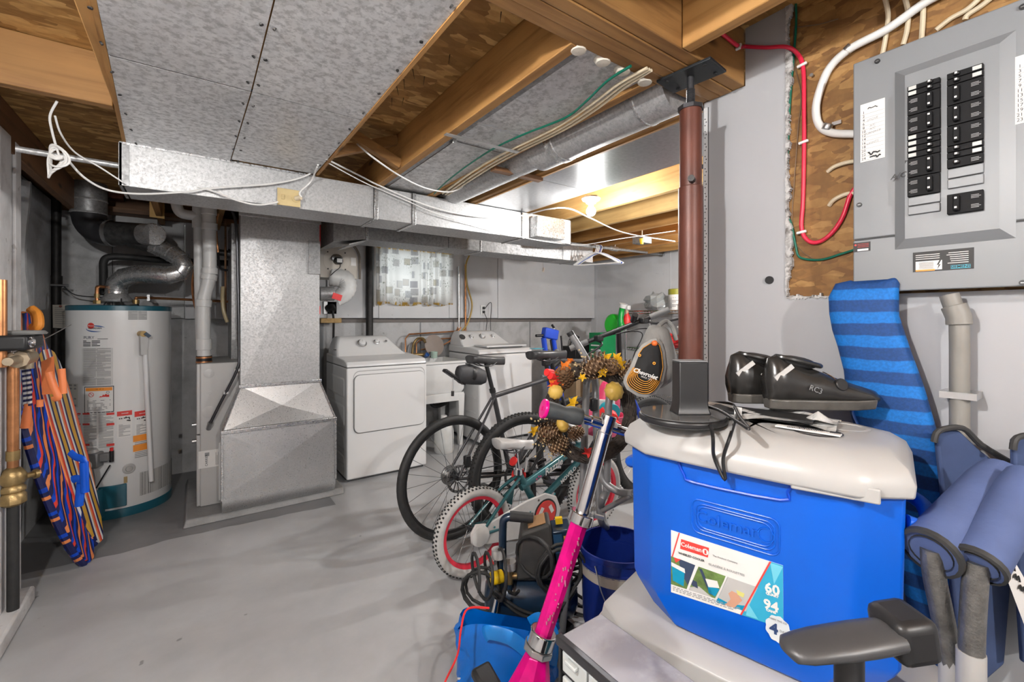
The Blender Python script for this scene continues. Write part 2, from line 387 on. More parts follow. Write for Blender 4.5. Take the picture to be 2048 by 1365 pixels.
# far right wall, the wall with the electrical panel, the partition behind it, the wall behind the camera
wr = struct('wall_far_right', MB().box(XF, XF+.1, .7, YB, 0, SUB), M_wall, smooth=0)
struct('wall_seam', MB().box(XF-.004, XF, YB-.075-.05, YB-.075, 1.0, 2.0), M_wall, wr); struct('wall_seam', MB().box(XF-.003, XF, 3.3, 3.31, 0, SUB), M_wall, wr)
YE, YO, ZO = .872, .608, 1.362   # free end of the wall, edge and sill of the opening with bare sheathing
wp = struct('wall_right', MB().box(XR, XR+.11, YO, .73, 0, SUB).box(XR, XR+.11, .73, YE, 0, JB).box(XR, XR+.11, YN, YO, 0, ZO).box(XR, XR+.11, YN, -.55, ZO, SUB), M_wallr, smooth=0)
struct('wall_sheathing', MB().box(XR+.016, XR+.11, -.55, YO, ZO, SUB), M_osbw, wp, smooth=0)
# torn, unpainted edge of the drywall round the opening
mb = MB(); random.seed(3)
w = .006
for i in range(190):
    z = ZO+.005+i*.0046; w = min(.016, max(.002, w+random.uniform(-.004,.004))); mb.box(XR-.0015-.002*random.random(), XR+.013, YO-w, YO+.003*random.random(), z, z+.0047)
for i in range(60):
    y = YO-.004*i; mb.box(XR-.003, XR+.012, y-.0041, y, ZO-.002-.007*random.random(), ZO+.010*random.random()*(1 if i<24 else .3))
struct('wall_torn_edge', mb, painted('torn_plaster', (.52,.51,.50), (.10,.09,.08), .9, 45, .8, .8), wp)
# perforated corner bead on the free end
mb = MB().box(XR-.003, XR, YE-.014, YE+.002, 0, 2.03).box(XR-.003, XR+.11, YE, YE+.003, 0, 2.03)
struct('corner_bead', mb, mat('bead_paint', (.60,.605,.61), .45), wp)
mb = MB(); k = 0; z = .55
while z < 2.0:
    y = YE-.005-(.004 if k % 3 == 1 else 0); mb.cyl((XR-.0035, y, z), (XR-.001, y, z), .0022, n=6); k += 1; z += .011 if k % 3 else .021
struct('bead_holes', mb, M_ink, wp)
mb = MB().box(XR-.001, XR+.002, YE-.0165, YE-.0145, .6, 2.03)
struct('bead_gap', mb, M_ink, wp)
struct('wall_partition', MB().box(XR+.11, XF, .70, .76, 0, SUB), M_wall, smooth=0)
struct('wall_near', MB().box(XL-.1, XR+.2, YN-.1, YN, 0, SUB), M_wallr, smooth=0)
mb = MB().cyl((XR-.006, .655, 1.368+.05), (XR, .655, 1.368+.05), .012, n=14)   # knot-hole plug on the drywall
one('wall_plug', mb, M_black, 'small black plastic plug in the grey wall left of bare sheathing', 'plug', loc=(XR, .655, 1.418))

# ------------------------------------------------------------------ window, curtain
wn = struct('window_1', MB().box(WX0, WX1, YB-.02, YB+.0, WZ0, WZ0+.04).box(WX0, WX1, YB-.02, YB, WZ1-.04, WZ1).box(WX0, WX0+.04, YB-.02, YB, WZ0+.04, WZ1-.04).box(WX1-.04, WX1, YB-.02, YB, WZ0+.04, WZ1-.04), M_white2)
struct('window_mullion', MB().box(1.955, 1.985, YB-.02, YB, WZ0+.04, WZ1-.04), M_white2, wn)
def pane_mat():
    m, nt, b = nm('window_daylight'); tr = nt.nodes.new('ShaderNodeBsdfTransparent'); tr.inputs[0].default_value = (.9,.95,.97,1); gl = nt.nodes.new('ShaderNodeBsdfGlossy'); gl.inputs[1].default_value = .02
    mx = nt.nodes.new('ShaderNodeMixShader'); mx.inputs[0].default_value = .06; nt.links.new(tr.outputs[0], mx.inputs[1]); nt.links.new(gl.outputs[0], mx.inputs[2]); nt.links.new(mx.outputs[0], nt.nodes['Material Output'].inputs[0]); return m
M_pane = pane_mat()
for x0, x1 in ((WX0+.04, 1.955), (1.985, WX1-.04)): struct('window_pane', MB().box(x0, x1, YB-.008, YB-.004, WZ0+.04, WZ1-.04), M_pane, wn)
def curtain_mat():
    m, nt, b = nm('curtain_print'); vec = coords(nt, (6.2, 1, 6.2))
    vo = nd(nt, 'ShaderNodeTexVoronoi', distance='CHEBYCHEV', feature='F1'); vo.inputs['Scale'].default_value = 1.5; vo.inputs['Randomness'].default_value = .55; nt.links.new(vec, vo.inputs['Vector'])
    blk = ramp(nt, vo.outputs['Distance'], [(.31, (1,1,1)), (.33, (0,0,0))])
    rim = ramp(nt, vo.outputs['Distance'], [(.30, (0,0,0)), (.31, (1,1,1)), (.335, (1,1,1)), (.345, (0,0,0))])
    tw = ramp(nt, noise(nt, coords(nt, (60,1,38)), 1, 4, .7), [(.56, (0,0,0)), (.60, (1,1,1))])
    sx = nd(nt, 'ShaderNodeSeparateColor'); nt.links.new(vo.outputs['Color'], sx.inputs[0])
    tone = ramp(nt, sx.outputs[0], [(0, (.34,.33,.35)), (.4, (.52,.49,.47)), (.7, (.44,.40,.33)), (1, (.56,.55,.54))])
    c = mixc(nt, blk, (.70,.68,.66), tone); c = mixc(nt, rim, c, (.42,.41,.42)); 
    mk = mixc(nt, 1.0, tw, ramp(nt, noise(nt, vec, .9, 2), [(.45, (0,0,0)), (.6, (1,1,1))]), 'MULTIPLY')
    c = mixc(nt, mk, c, (.24,.25,.20))
    sz = nd(nt, 'ShaderNodeSeparateXYZ'); nt.links.new(coords(nt), sz.inputs[0])
    band = ramp(nt, sz.outputs[2], [(0, (1,1,1)), (.022, (1,1,1)), (.034, (0,0,0)), (.575, (0,0,0)), (.59, (1,1,1))])
    gold = ramp(nt, noise(nt, coords(nt, (26,1,10)), 1, 2), [(.45, (0,0,0)), (.52, (1,1,1))])
    c = mixc(nt, mixc(nt, 1.0, band, gold, 'MULTIPLY'), c, (.52,.33,.08))
    df = nt.nodes.new('ShaderNodeBsdfDiffuse'); tl = nt.nodes.new('ShaderNodeBsdfTranslucent'); mx = nt.nodes.new('ShaderNodeMixShader'); mx.inputs[0].default_value = .5
    nt.links.new(c, df.inputs[0]); nt.links.new(c, tl.inputs[0]); nt.links.new(df.outputs[0], mx.inputs[1]); nt.links.new(tl.outputs[0], mx.inputs[2]); nt.links.new(mx.outputs[0], nt.nodes['Material Output'].inputs[0])
    return m
cu = thing('window_curtain', 'white curtain printed with small grey and gold plant squares, over the basement window', 'curtain', (1.5, YB-.105, 1.445))
def cf(a, b):
    x = 1.52+.90*a; k = .012+.014*(1-b); ph = x*52+4*math.sin(a*9)
    return (x, YB-.105+k*math.sin(ph)-.004, 1.445+.012*math.sin(ph*.5+1)*(1-b)+.62*b)
obj('curtain_cloth', MB().grid(cf, 150, 10), curtain_mat(), cu, smooth=180)
obj('curtain_rod', MB().cyl((1.50, YB-.105, 2.072), (2.46, YB-.105, 2.072), .006, n=8), M_white2, cu)
for x in (1.505, 2.455): obj('rod_bracket', MB().box(x-.006, x+.006, YB-.112, YB-.07, 2.063, 2.08), M_brass, cu)

# ------------------------------------------------------------------ beam, joists, bridging
bt = thing('ceiling_beam', 'thick built-up wooden main beam above the steel post', 'beam', (.3, .81, JB))
for i in range(4): obj('plank', MB().box(XL, XR-.002-.001*i, .732+.04*i, .732+.04*i+.0385, JB-.003*(i in (1, 2)), SUB-.002), M_joistx, bt, bevel=.003)
JX = [-.235, .135, .47, .835, 1.168, 1.455, 1.895, 2.275, 2.675, 3.07, 3.47, 3.87, 4.27]
JL = ['floor joist along the left edge of the big metal ceiling pan', 'floor joist above the middle seam of the big metal ceiling pan', 'floor joist along the right edge of the big metal ceiling pan',
      'wide orange-brown floor joist between bare sheathing and the narrow metal pan', 'floor joist with green wire and cream cables stapled along it', 'floor joist on the far side of the round metal duct',
      'floor joist at the right edge of the metal pan with the bulb', 'pale fresh joist face directly behind the lit bulb', 'pale joist second behind the lit bulb', 'joist third behind the lit bulb',
      'joist fourth behind the lit bulb', 'joist fifth behind the lit bulb', 'last joist before the far right wall']
for i, x in enumerate(JX):
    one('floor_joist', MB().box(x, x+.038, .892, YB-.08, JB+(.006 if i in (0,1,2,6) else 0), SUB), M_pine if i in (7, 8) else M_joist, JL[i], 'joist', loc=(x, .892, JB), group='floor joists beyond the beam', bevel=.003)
for i, x in enumerate((-.5, -.1, .3, .7, 1.1)):
    one('floor_joist', MB().box(x, x+.038, YN, .73, JB, SUB), M_joist, ['near-side floor joist furthest left, above the camera', 'near-side floor joist second from the left, above the camera', 'near-side floor joist in the middle, above the camera', 'near-side floor joist meeting the beam left of the red cable', 'near-side floor joist meeting the beam by the red cable'][i], 'joist', loc=(x, YN, JB), group='floor joists on the near side of the beam', bevel=.003)
one('header_joist', MB().box(XL, -.238, 2.11, 2.15, JB+.005, SUB-.001), M_joistx, 'stained header joist running left from the big metal pan', 'joist', loc=(XL, 2.11, JB), bevel=.003)
one('rim_board', MB().box(-.70, -.662, 2.16, YB-.06, 2.04, SUB-.001), M_dwood, 'dark board along the top of the left wall', 'board', loc=(-.7, 2.2, 2.04), bevel=.003)
one('sill_plate', MB().box(-.79, -.703, 2.16, YB-.06, 2.13, 2.17), M_dwood, 'dark sill plate lying on the left foundation wall', 'board', loc=(-.75, 2.2, 2.13), bevel=.003)
one('rear_plate', MB().box(-.65, .92, YB-.20, YB-.05, 2.10, 2.14), M_dwoodx, 'dark red-brown plate on top of the back wall behind the vent pipe', 'board', loc=(0, YB-.1, 2.1), bevel=.003)
for s, lb in ((1, 'cross-bridging strut rising to the right between joists'), (-1, 'cross-bridging strut falling to the right between joists')):
    a = V((.508, 2.16+.02*s, JB+.02 if s > 0 else SUB-.03)); b = V((.835, 2.16+.02*s, SUB-.03 if s > 0 else JB+.02))
    one('bridging_strut', MB().bar(a, b, .038, .045), M_joistx, lb, 'strut', loc=a, group='cross bridging')
one('bridging_block', MB().bar((1.195, 1.84, JB-.012), (1.50, 1.84, JB-.012), .04, .02), M_dwoodx, 'short dark strip nailed below the round metal duct', 'strip', loc=(1.2, 1.84, JB-.02))
# nails that came through the sheathing
mb = MB(); random.seed(11)
for i in range(14):
    x, y = random.uniform(.53, .82), random.uniform(1.0, 2.3); mb.cyl((x, y, SUB), (x+random.uniform(-.01,.01), y, SUB-.035), .0016, .0005, n=5)
struct('ceiling_nails', mb, M_blackpipe, bpy.data.objects['ceiling'])

# ------------------------------------------------------------------ bare bulbs in their holders
def bulb_holder(p, watts, label):
    p = V(p); t = thing('bulb_holder', label, 'lamp', (p.x, p.y, JB), group='bare bulbs on porcelain holders')
    obj('octagon_box', MB().cyl((p.x, p.y, JB), (p.x, p.y, JB-.012), .05, n=8), M_galvd, t)
    obj('holder_base', MB().lathe([(.001,JB-.040),(.03,JB-.040),(.034,JB-.030),(.052,JB-.022),(.058,JB-.012),(.001,JB-.012)], (p.x, p.y, 0), 24), M_white2, t)
    obj('bulb_neck', MB().cyl((p.x, p.y, JB-.040), (p.x, p.y, p.z+.018), .014, .018, n=14), M_white2, t)
    L = watts/(math.pi*4*math.pi*.029**2)
    obj('glass_bulb', MB().ball(p-V((0,0,.006)), .029, n=18, m=12), emit('lit_bulb', BULB_TINT, L), t, smooth=180)
    return t
bl = ['lit bare bulb in white porcelain holder, the one in view under the joists', 'added lit bare bulb out of view just left of the camera', 'added lit bare bulb out of view deep in the room behind the camera', 'added lit bare bulb out of view round the corner in the far room']
for (p, w), lb in zip(BULBS, bl): bulb_holder(p, w, lb)
# ------------------------------------------------------------------ sheet-metal pans between the joists
def crossed(mb, p0, p1, p2, p3, n, d):
    """four-sided sheet with a diagonal cross-break standing proud by d along n"""
    c = (V(p0)+V(p1)+V(p2)+V(p3))/4 + V(n)*d; mb.add([p0, p1, p2, p3, c], [(0,1,4), (1,2,4), (2,3,4), (3,0,4)])
pan = thing('joist_pan', 'large galvanised sheet-metal pan of four sheets nailed under joists', 'ceiling pan', (.13, 1.7, JB))
ZP = JB+.0005
for (x0, x1, x2, x3), y0, y1 in (((-.165,.15,-.200,.150), .895, 1.691), ((-.200,.150,-.238,.136), 1.698, 2.49), ((.154,.512,.154,.512), .895, 1.692), ((.154,.512,.140,.506), 1.697, 2.47)):
    p = [(x0,y0,ZP-.0022), (x1,y0,ZP-.0022), (x3,y1,ZP-.0022), (x2,y1,ZP-.0022)]
    obj('panel', MB().hexa(p+[(a, b, c+.0018) for a, b, c in p]), M_galvp, pan, smooth=0)
obj('seam_shadow_gap', MB().box(-.2,.51,1.688,1.701,ZP+.001,ZP+.004), M_blackpipe, pan)
mb = MB(); random.seed(5)
for y in [.95+.17*i for i in range(10)]:
    for x in (-.205, .137-.0, .166, .498): mb.cyl((x+random.uniform(-.004,.004), y, ZP-.005), (x, y, ZP-.0022), .0055, n=8)
obj('nail_heads', mb, M_blackpipe, pan)['kind'] = 'stuff'
mb = MB().hexa([(-.178,.895,ZP),(-.165,.895,ZP),(-.238,2.49,ZP),(-.251,2.49,ZP),(-.178,.895,ZP+.03),(-.165,.895,ZP+.03),(-.238,2.49,ZP+.03),(-.251,2.49,ZP+.03)])
mb.box(.513,.526,.895,2.47,ZP-.006,ZP+.004)
obj('edge_strip', mb, M_joist, pan)
pn = thing('joist_pan', 'narrow galvanised pan between the wide joist and the cable joist', 'ceiling pan', (1.02, 1.6, JB))
obj('panel', MB().box(.905,1.166,.893,1.70,JB+.012,JB+.0135), M_galvp, pn, smooth=0); obj('panel', MB().box(.908,1.166,1.705,2.62,JB+.010,JB+.0115), M_galvp, pn, smooth=0)
obj('side_flange', MB().box(.875,.905,.893,2.62,JB+.0115,JB+.05), M_galvd, pn, smooth=0)
obj('cleat', MB().box(.90,1.166,1.692,1.712,JB+.006,JB+.010), M_steel, pn, bevel=.002)
for x in (.893, 1.15): obj('clip', MB().box(x,x+.02,1.685,1.72,JB-.004,JB+.03), M_steel, pn, bevel=.002)
pq = thing('joist_pan', 'galvanised pan with the bright bulb reflection, beside the round duct', 'ceiling pan', (1.7, 1.6, JB))
for y0, y1 in ((.893, 1.862), (1.866, 2.62)): obj('panel', MB().box(1.495,1.905,y0,y1,JB-.0015,JB+.0005), mat('sheet_glossy', (.36,.365,.375), .28, .6, .12, 60), pq, smooth=0)
obj('edge_strip', MB().box(1.484,1.497,.893,2.62,JB-.006,JB+.004), M_joist, pq)
# metal strap hanging below the narrow pan
one('hanger_strap', MB().bar(W(890,268,z=JB-.02), W(1036,305,z=JB-.02), .024, .004), M_steel, 'galvanised strap nailed across the narrow pan', 'strap', loc=(.95,1.6,JB-.02), bevel=.001)
one('hanger_strap', MB().bar(W(955,246,z=JB-.006), W(1036,270,z=JB-.006), .012, .004), M_steel, 'thin dark rod lying across the narrow pan', 'strap', loc=(.95,1.7,JB-.01))

# ------------------------------------------------------------------ round duct in the joist bay
rd = thing('round_duct', 'round galvanised duct running along a joist bay', 'duct', (1.335, 1.7, JB+.07))
RX, RZ = 1.335, JB+.05
obj('duct_pipe', MB().cyl((RX,.90,RZ),(RX,1.64,RZ),.098,n=28), M_galv, rd); obj('duct_pipe', MB().cyl((RX,1.62,RZ+.012),(RX,2.58,RZ+.012),.088,n=28), M_galv, rd)
obj('duct_collar', MB().lathe([(.098,0),(.1015,.004),(.1015,.045),(.098,.05)], (RX,1.46,RZ), 28, axis=(0,1,0)), M_bright, rd)
obj('duct_collar', MB().lathe([(.098,0),(.101,.003),(.101,.012),(.098,.014)], (RX,1.02,RZ), 28, axis=(0,1,0)), M_bright, rd)

# ------------------------------------------------------------------ supply trunk
TY0, TY1, TZ0, TZ1 = 2.50, 2.76, 1.865, 2.046
def xat(u, y): return W(u, 600, y=y).x
tk = thing('air_duct', 'long rectangular galvanised duct trunk crossing the room in front of the furnace', 'duct', (1.1, 2.63, TZ0))
xs = [xat(246,TY0), xat(752,TY0), xat(828,TY0), xat(1046,TY0), xat(1122,TY0)]
for i in range(4):
    x0, x1 = xs[i]+.002, xs[i+1]-.002
    mb = MB().box(x0, x1, TY0+.001, TY1, TZ0, TZ1); obj('duct_section', mb, M_galv, tk, smooth=0, bevel=.002)
mb = MB(); x0, x1 = xs[4]+.002, xat(1147,TY0)       # rounded end cap
pr = [(x0,TY0,TZ0)]+[(p.x,p.y,TZ0) for p in arc_pts((x1-.05,TY0+.05,0), .05, -math.pi/2, 0, 6, (1,0,0), (0,1,0))]+[(x1,TY1,TZ0),(x0,TY1,TZ0)]
obj('end_cap', MB().prism(pr, (0,0,TZ1-TZ0)), M_galv, tk)
for x in xs[1:4]:
    mb = MB().box(x-.011, x+.011, TY0-.006, TY0+.001, TZ0-.004, TZ1).box(x-.011, x+.011, TY0-.006, TY1, TZ0-.006, TZ0)
    obj('drive_cleat', mb, M_bright, tk, bevel=.002); obj('cleat_gap', MB().box(x-.0145, x-.011, TY0-.003, TY0+.001, TZ0, TZ1-.003), M_blackpipe, tk)
obj('start_flange', MB().box(xs[0]-.012, xs[0]+.02, TY0-.004, TY0+.001, TZ0, TZ1+.004).box(xs[0]-.014, xs[0]-.004, TY0-.004, TY1, TZ0, TZ1), M_galvd, tk)
obj('top_flange', MB().box(xs[0], xat(630,TY0), TY0-.008, TY0, TZ1-.006, TZ1+.003), M_bright, tk)
bx0, bx1 = xat(1072,TY0-.07), xat(1127,TY0-.07)
obj('take_off_box', MB().box(bx0, bx1, TY0-.085, TY0, W(1100,476,y=TY0-.08).z, W(1100,436,y=TY0-.08).z), M_bright, tk, bevel=.002)
obj('take_off_flange', MB().box(xat(1066,TY0-.02), xat(1131,TY0-.02), TY0-.012, TY0, W(1100,484,y=TY0-.01).z, W(1100,438,y=TY0-.01).z), M_galv, tk, bevel=.002)
# ------------------------------------------------------------------ return trunk behind it
RY0, RY1, RZ0, RZ1 = 3.20, 3.48, 1.865, 2.046
rt = thing('air_duct', 'shorter galvanised duct trunk behind the long one, above the curtain', 'duct', (2.1, 3.3, RZ0))
rs = [xat(734,RY0), xat(897,RY0), xat(962,RY0), xat(1126,RY0), xat(1157,RY0), xat(1186,RY0)]
for i in range(5): obj('duct_section', MB().box(rs[i]+.002, rs[i+1]-.002, RY0+.0005*(i % 2), RY1, RZ0, RZ1), M_galv if i > 2 else M_galvd, rt, smooth=0, bevel=.002)
for i in (0, 2, 4): obj('drive_cleat', MB().box(rs[i]-.008, rs[i]+.008, RY0-.005, RY1, RZ0-.005, RZ1), M_bright if i != 4 else M_galv, rt, bevel=.002)
x0, x1 = .80, rs[0]-.01
obj('tapered_section', MB().hexa([(x0,3.30,RZ0-.02),(x1,RY0,RZ0),(x1,RY1,RZ0),(x0,3.80,RZ0-.02),(x0,3.30,RZ1),(x1,RY0,RZ1),(x1,RY1,RZ1),(x0,3.80,RZ1)]), M_galvd, rt, smooth=0)
obj('curved_lip', MB().hexa([(x1-.12,RY0-.02,RZ0-.055),(x1,RY0,RZ0-.012),(x1,RY1,RZ0-.012),(x1-.12,RY1,RZ0-.055),(x1-.12,RY0-.02,RZ0-.045),(x1,RY0,RZ0-.004),(x1,RY1,RZ0-.004),(x1-.12,RY1,RZ0-.045)]), M_galv, rt)

# ------------------------------------------------------------------ return drop, boot and base beside the furnace
DY, DD = 3.46, .136
dx0, dx1 = xat(481,DY), xat(639,DY)
fd = thing('return_drop', 'tall galvanised return duct with cross-broken faces and flared boot beside the furnace', 'duct', ((dx0+dx1)/2, DY+.1, 0))
zt, zb, z2 = 2.05, .845, .575
mb = MB(); crossed(mb, (dx0,DY,zb), (dx1,DY,zb), (dx1,DY,zt), (dx0,DY,zt), (0,-1,0), .014)
mb.quad((dx0,DY,zt),(dx0,DY+DD,zt),(dx0,DY+DD,zb),(dx0,DY,zb)); mb.quad((dx1,DY,zb),(dx1,DY+DD,zb),(dx1,DY+DD,zt),(dx1,DY,zt)); mb.quad((dx0,DY+DD,zb),(dx0,DY+DD,zt),(dx1,DY+DD,zt),(dx1,DY+DD,zb))
obj('drop_duct', mb, M_galv, fd, smooth=0)
bx0, bx1, BY = xat(444,3.36), xat(671,3.36), 3.36
mb = MB(); crossed(mb, (bx0,BY,z2), (bx1,BY,z2), (dx1,DY,zb), (dx0,DY,zb), (0,-.8,.6), -.016)
mb.quad((dx0,DY,zb),(dx0,DY+DD,zb),(bx0,BY+.236,z2),(bx0,BY,z2)); mb.quad((bx1,BY,z2),(bx1,BY+.236,z2),(dx1,DY+DD,zb),(dx1,DY,zb))
obj('boot', mb, galv('galvanised_smooth', .3, .56, 90, .7, .32, fl0=.86), fd, smooth=0)
secs = []                       # base with a rounded heel
for x, k in ((bx0, 0), (bx0+(bx1-bx0)*.5, 0), (bx1, 0)):
    secs.append([(x,BY,z2)]+[(x,p.y,p.z) for p in arc_pts((x,BY+.10,.13), .10, math.pi, 1.5*math.pi, 6, (0,1,0), (0,0,1))]+[(x,BY+.236,.03),(x,BY+.236,z2)])
mb = MB().loft([secs[0], secs[2]]); obj('base_box', mb, MATS['galvanised_smooth'], fd, smooth=50)
mb = MB(); crossed(mb, (bx0+.012,BY-.0015,.16), (bx1-.012,BY-.0015,.16), (bx1-.012,BY-.0015,z2-.012), (bx0+.012,BY-.0015,z2-.012), (0,-1,0), .016)
obj('base_face', mb, MATS['galvanised_smooth'], fd, smooth=0)
obj('seam_flange', MB().box(dx0-.012, dx1+.012, DY-.016, DY+.012, zb-.010, zb+.012), M_bright, fd, bevel=.003)
obj('seam_flange', MB().box(bx0-.008, bx1+.008, BY-.014, BY+.012, z2-.012, z2+.012), M_bright, fd, bevel=.003)
obj('seam_flange', MB().box(dx0-.01, dx1+.01, DY-.012, DY+.012, 1.985, 2.01), M_galv, fd, bevel=.003)
for x in (bx0, bx1): obj('corner_seam', MB().bar((x, BY-.002, .14), (x, BY-.002, z2), .012, .010, up=(0,1,0)), M_bright, fd, bevel=.002)
obj('corner_seam', MB().bar((dx0, DY, zb), (bx0, BY, z2), .012, .006), M_bright, fd); obj('corner_seam', MB().bar((dx1, DY, zb), (bx1, BY, z2), .012, .006), M_bright, fd)
obj('foil_patch', MB().box(dx1-.075, dx1+.001, DY-.018, DY-.0, 1.62, 1.86), M_galvd, fd)
obj('red_tape', MB().box(dx1-.002, dx1+.012, DY+.02, DY+.05, 1.83, 2.0).box(dx1-.002, dx1+.01, DY+.02, DY+.05, 1.33, 1.39), M_redp, fd)

# ------------------------------------------------------------------ furnace cabinet on its pad
cx0 = xat(393,3.60); cy0, cy1 = 3.60, 4.22; cz1 = W(420,727,y=cy0).z
one('concrete_pad', MB().hexa([(cx0-.07,3.40,0),(.9,3.40,0),(.9,4.3,0),(cx0-.07,4.3,0),(cx0-.055,3.415,.045),(.9,3.415,.045),(.9,4.3,.045),(cx0-.055,4.3,.045)]), painted('pad_concrete', (.30,.30,.30), (.15,.15,.14), .5, 6, .7, .5), 'low grey concrete pad under the furnace cabinet', 'pad', loc=(.3,3.8,0), bevel=.006)
fu = thing('furnace', 'light grey gas furnace cabinet standing on a concrete pad beside the flared duct', 'furnace', (cx0+.3, 3.9, .045))
M_fgrey = mat('furnace_grey', (.48,.475,.465), .4, .1, .04, 4)
zm = W(420,868,y=cy0).z
obj('cabinet', MB().box(cx0+.02, cx0+.62, cy0, cy1, .046, cz1), M_fgrey, fu, smooth=0, bevel=.006)
obj('front_door', MB().box(cx0, cx0+.022, cy0+.005, cy1-.005, zm+.004, cz1-.003), M_fgrey, fu, bevel=.005); obj('front_door', MB().box(cx0, cx0+.022, cy0+.005, cy1-.005, .05, zm-.004), M_fgrey, fu, bevel=.005)
for y, z in ((3.66, zm+.06), (3.66, zm-.05)): obj('door_knob', MB().cyl((cx0-.025,y,z),(cx0,y,z),.014,n=12), M_steel, fu)
for u, v, r in ((418,748,.030),(418,825,.040),(462,770,.030),(420,786,.012),(418,942,.010),(438,875,.010)):
    p = W(u,v,y=cy0); obj('knockout', MB().lathe([(r,0),(r,.0012),(r-.003,.0018),(.001,.0010)], p, 20, axis=(0,-1,0)), M_fgrey, fu)
p = W(424,918,y=cy0)
st = obj('sticker', MB().box(p.x-.075, p.x+.055, cy0-.0015, cy0, p.z-.055, p.z+.06), M_paper, fu)
for i in range(4): obj('print_bar', MB().box(p.x+.02+.007*i, p.x+.023+.007*i, cy0-.0022, cy0-.0015, p.z-.045, p.z+.04-.02*(i % 2)), M_inkg, st)
text('lettering', 'CARRIER', .020, (p.x-.03, cy0-.0022, p.z-.005), (0,0,1), (-1,0,0), M_ink, st)
obj('print_block', MB().box(p.x-.04, p.x-.015, cy0-.0021, cy0-.0015, p.z+.022, p.z+.046), M_inkg, st)
obj('side_cover', MB().box(xat(437,cy0), xat(446,cy0), cy0-.02, cy0, W(440,1000,y=cy0).z, W(440,885,y=cy0).z), M_white2, fu, bevel=.003)
# dark supply plenum between the cabinet and the drop
one('supply_plenum', MB().box(dx0-.03, dx0+.32, 3.86, 4.25, cz1+.001, 2.0), M_galvd, 'dull sheet-metal plenum on top of the furnace behind the tall duct', 'duct', loc=(dx0+.1,4.05,cz1), smooth=0)
# insulated flexible conduit down the edge of the drop to the cabinet
pts = [W(459,412,y=3.52), W(472,450,y=3.50), W(476,560,y=3.50), W(478,700,y=3.50), W(474,740,y=3.50), W(440,808,y=3.54), W(420,848,y=3.57)]
cd_ = thing('armoured_cable', 'grey armoured cable from the trunk down to the furnace cabinet', 'cable', tuple(pts[-1]))
obj('cable_sheath', MB().tube(spline(pts, 10), .0095, 8), M_dark, cd_); obj('connector', MB().cyl(W(421,846,y=3.565), W(417,858,y=3.60), .016, n=10), M_steel, cd_)
for u, v in ((474,740),(452,786)): p = W(u,v,y=3.51+.02*(u<470)); obj('cable_clip', MB().box(p.x-.014,p.x+.014,p.y-.012,p.y+.02,p.z-.008,p.z+.008), M_steel, cd_)
# white junction strip along the conduit
one('foil_tape_strip', MB().box(xat(463,3.60), xat(472,3.60), 3.60, 3.64, 1.15, 1.95), M_galvd, 'crinkled foil tape strip running up beside the armoured cable', 'tape', loc=(xat(468,3.6),3.6,1.15))

# ------------------------------------------------------------------ white plastic vent pipes above the furnace
def pvc(label, pts, r, joints, base, group='white plastic vent pipes'):
    t = thing('vent_pipe', label, 'pipe', base, group=group); obj('pipe', MB().tube(pts, r, 18), M_pvc, t)
    for a, b, k in joints: obj('coupling', MB().cyl(a, b, r*k, n=18), M_pvc, t, bevel=.002)
    return t
Y1 = 3.72
a = [W(418,405,y=Y1), W(420,540,y=Y1), W(418,560,y=Y1), W(408,598,y=Y1), W(407,615,y=Y1), W(408,718,y=Y1)]
t = pvc('thick white plastic vent pipe standing on the furnace with an offset joint', a, .041, [(W(418,412,y=Y1),W(418,430,y=Y1),1.14),(W(419,447,y=Y1),W(419,460,y=Y1),1.15),(W(420,536,y=Y1),W(420,549,y=Y1),1.17),(W(419,549,y=Y1),W(417,560,y=Y1),1.2),(W(408,600,y=Y1),W(407,614,y=Y1),1.17),(W(408,678,y=Y1),W(408,700,y=Y1),1.14)], W(408,718,y=Y1))
obj('rubber_coupling', MB().cyl(W(408,712,y=Y1), W(408,729,y=Y1), .046, n=18), M_black, t)
for v in (715, 724): obj('hose_clamp', MB().cyl(W(408,v-1.5,y=Y1), W(408,v+1.5,y=Y1), .048, n=18), M_copper, t)
obj('pipe_label', MB().lathe([(.0478,0),(.0478,.028)], W(420,547,y=Y1), 10, arc=(-2.2,-1.0)), M_paper, t)
Y2 = 3.86
b = [W(358,404,y=Y2), W(372,424,y=Y2), W(388,428,y=Y2)]
t = pvc('thin white plastic vent pipe behind the thick one with an elbow at its top', [W(396,412,y=Y2), W(398,560,y=Y2), W(402,700,y=Y2)], .030, [(W(396,414,y=Y2),W(396,434,y=Y2),1.16),(W(396,436,y=Y2),W(396,456,y=Y2),1.2)], W(402,700,y=Y2))
obj('elbow', MB().tube(spline([W(352,402,y=Y2), W(356,418,y=Y2), W(366,428,y=Y2), W(392,432,y=Y2)], 8), .034, 16), M_pvc, t)

# ------------------------------------------------------------------ clothes-dryer vent and fresh-air panel right of the drop
ap = thing('damper_housing', 'cream sheet-metal damper housing with round plate and small motor', 'housing', (xat(660,3.98),3.98,1.6))
M_creamm = mat('cream_metal', (.55,.51,.45), .45, .1, .05, 3)
ax0, ax1, ay = xat(640,3.94), xat(716,3.94), 3.94
az0, az1 = W(660,556,y=ay).z, W(660,480,y=ay).z
pr = [(ax0,ay,az0),(ax1,ay,az0),(ax1,ay,az0+(az1-az0)*.45)]+[tuple(p) for p in arc_pts((ax1-.17,ay,az1-.17), .17, .1, math.pi/2, 8)]+[(ax0,ay,az1)]
obj('housing_panel', MB().prism(pr, (0,.25,0)), M_creamm, ap, bevel=.004)
pr2 = [(ax1+.012,ay-.01,az0)]+[(p.x+.012,ay-.01,p.z+.012) for p in arc_pts((ax1-.17,ay,az1-.17), .17, 0, math.pi/2, 10)]+[(ax0,ay-.01,az1+.012)]
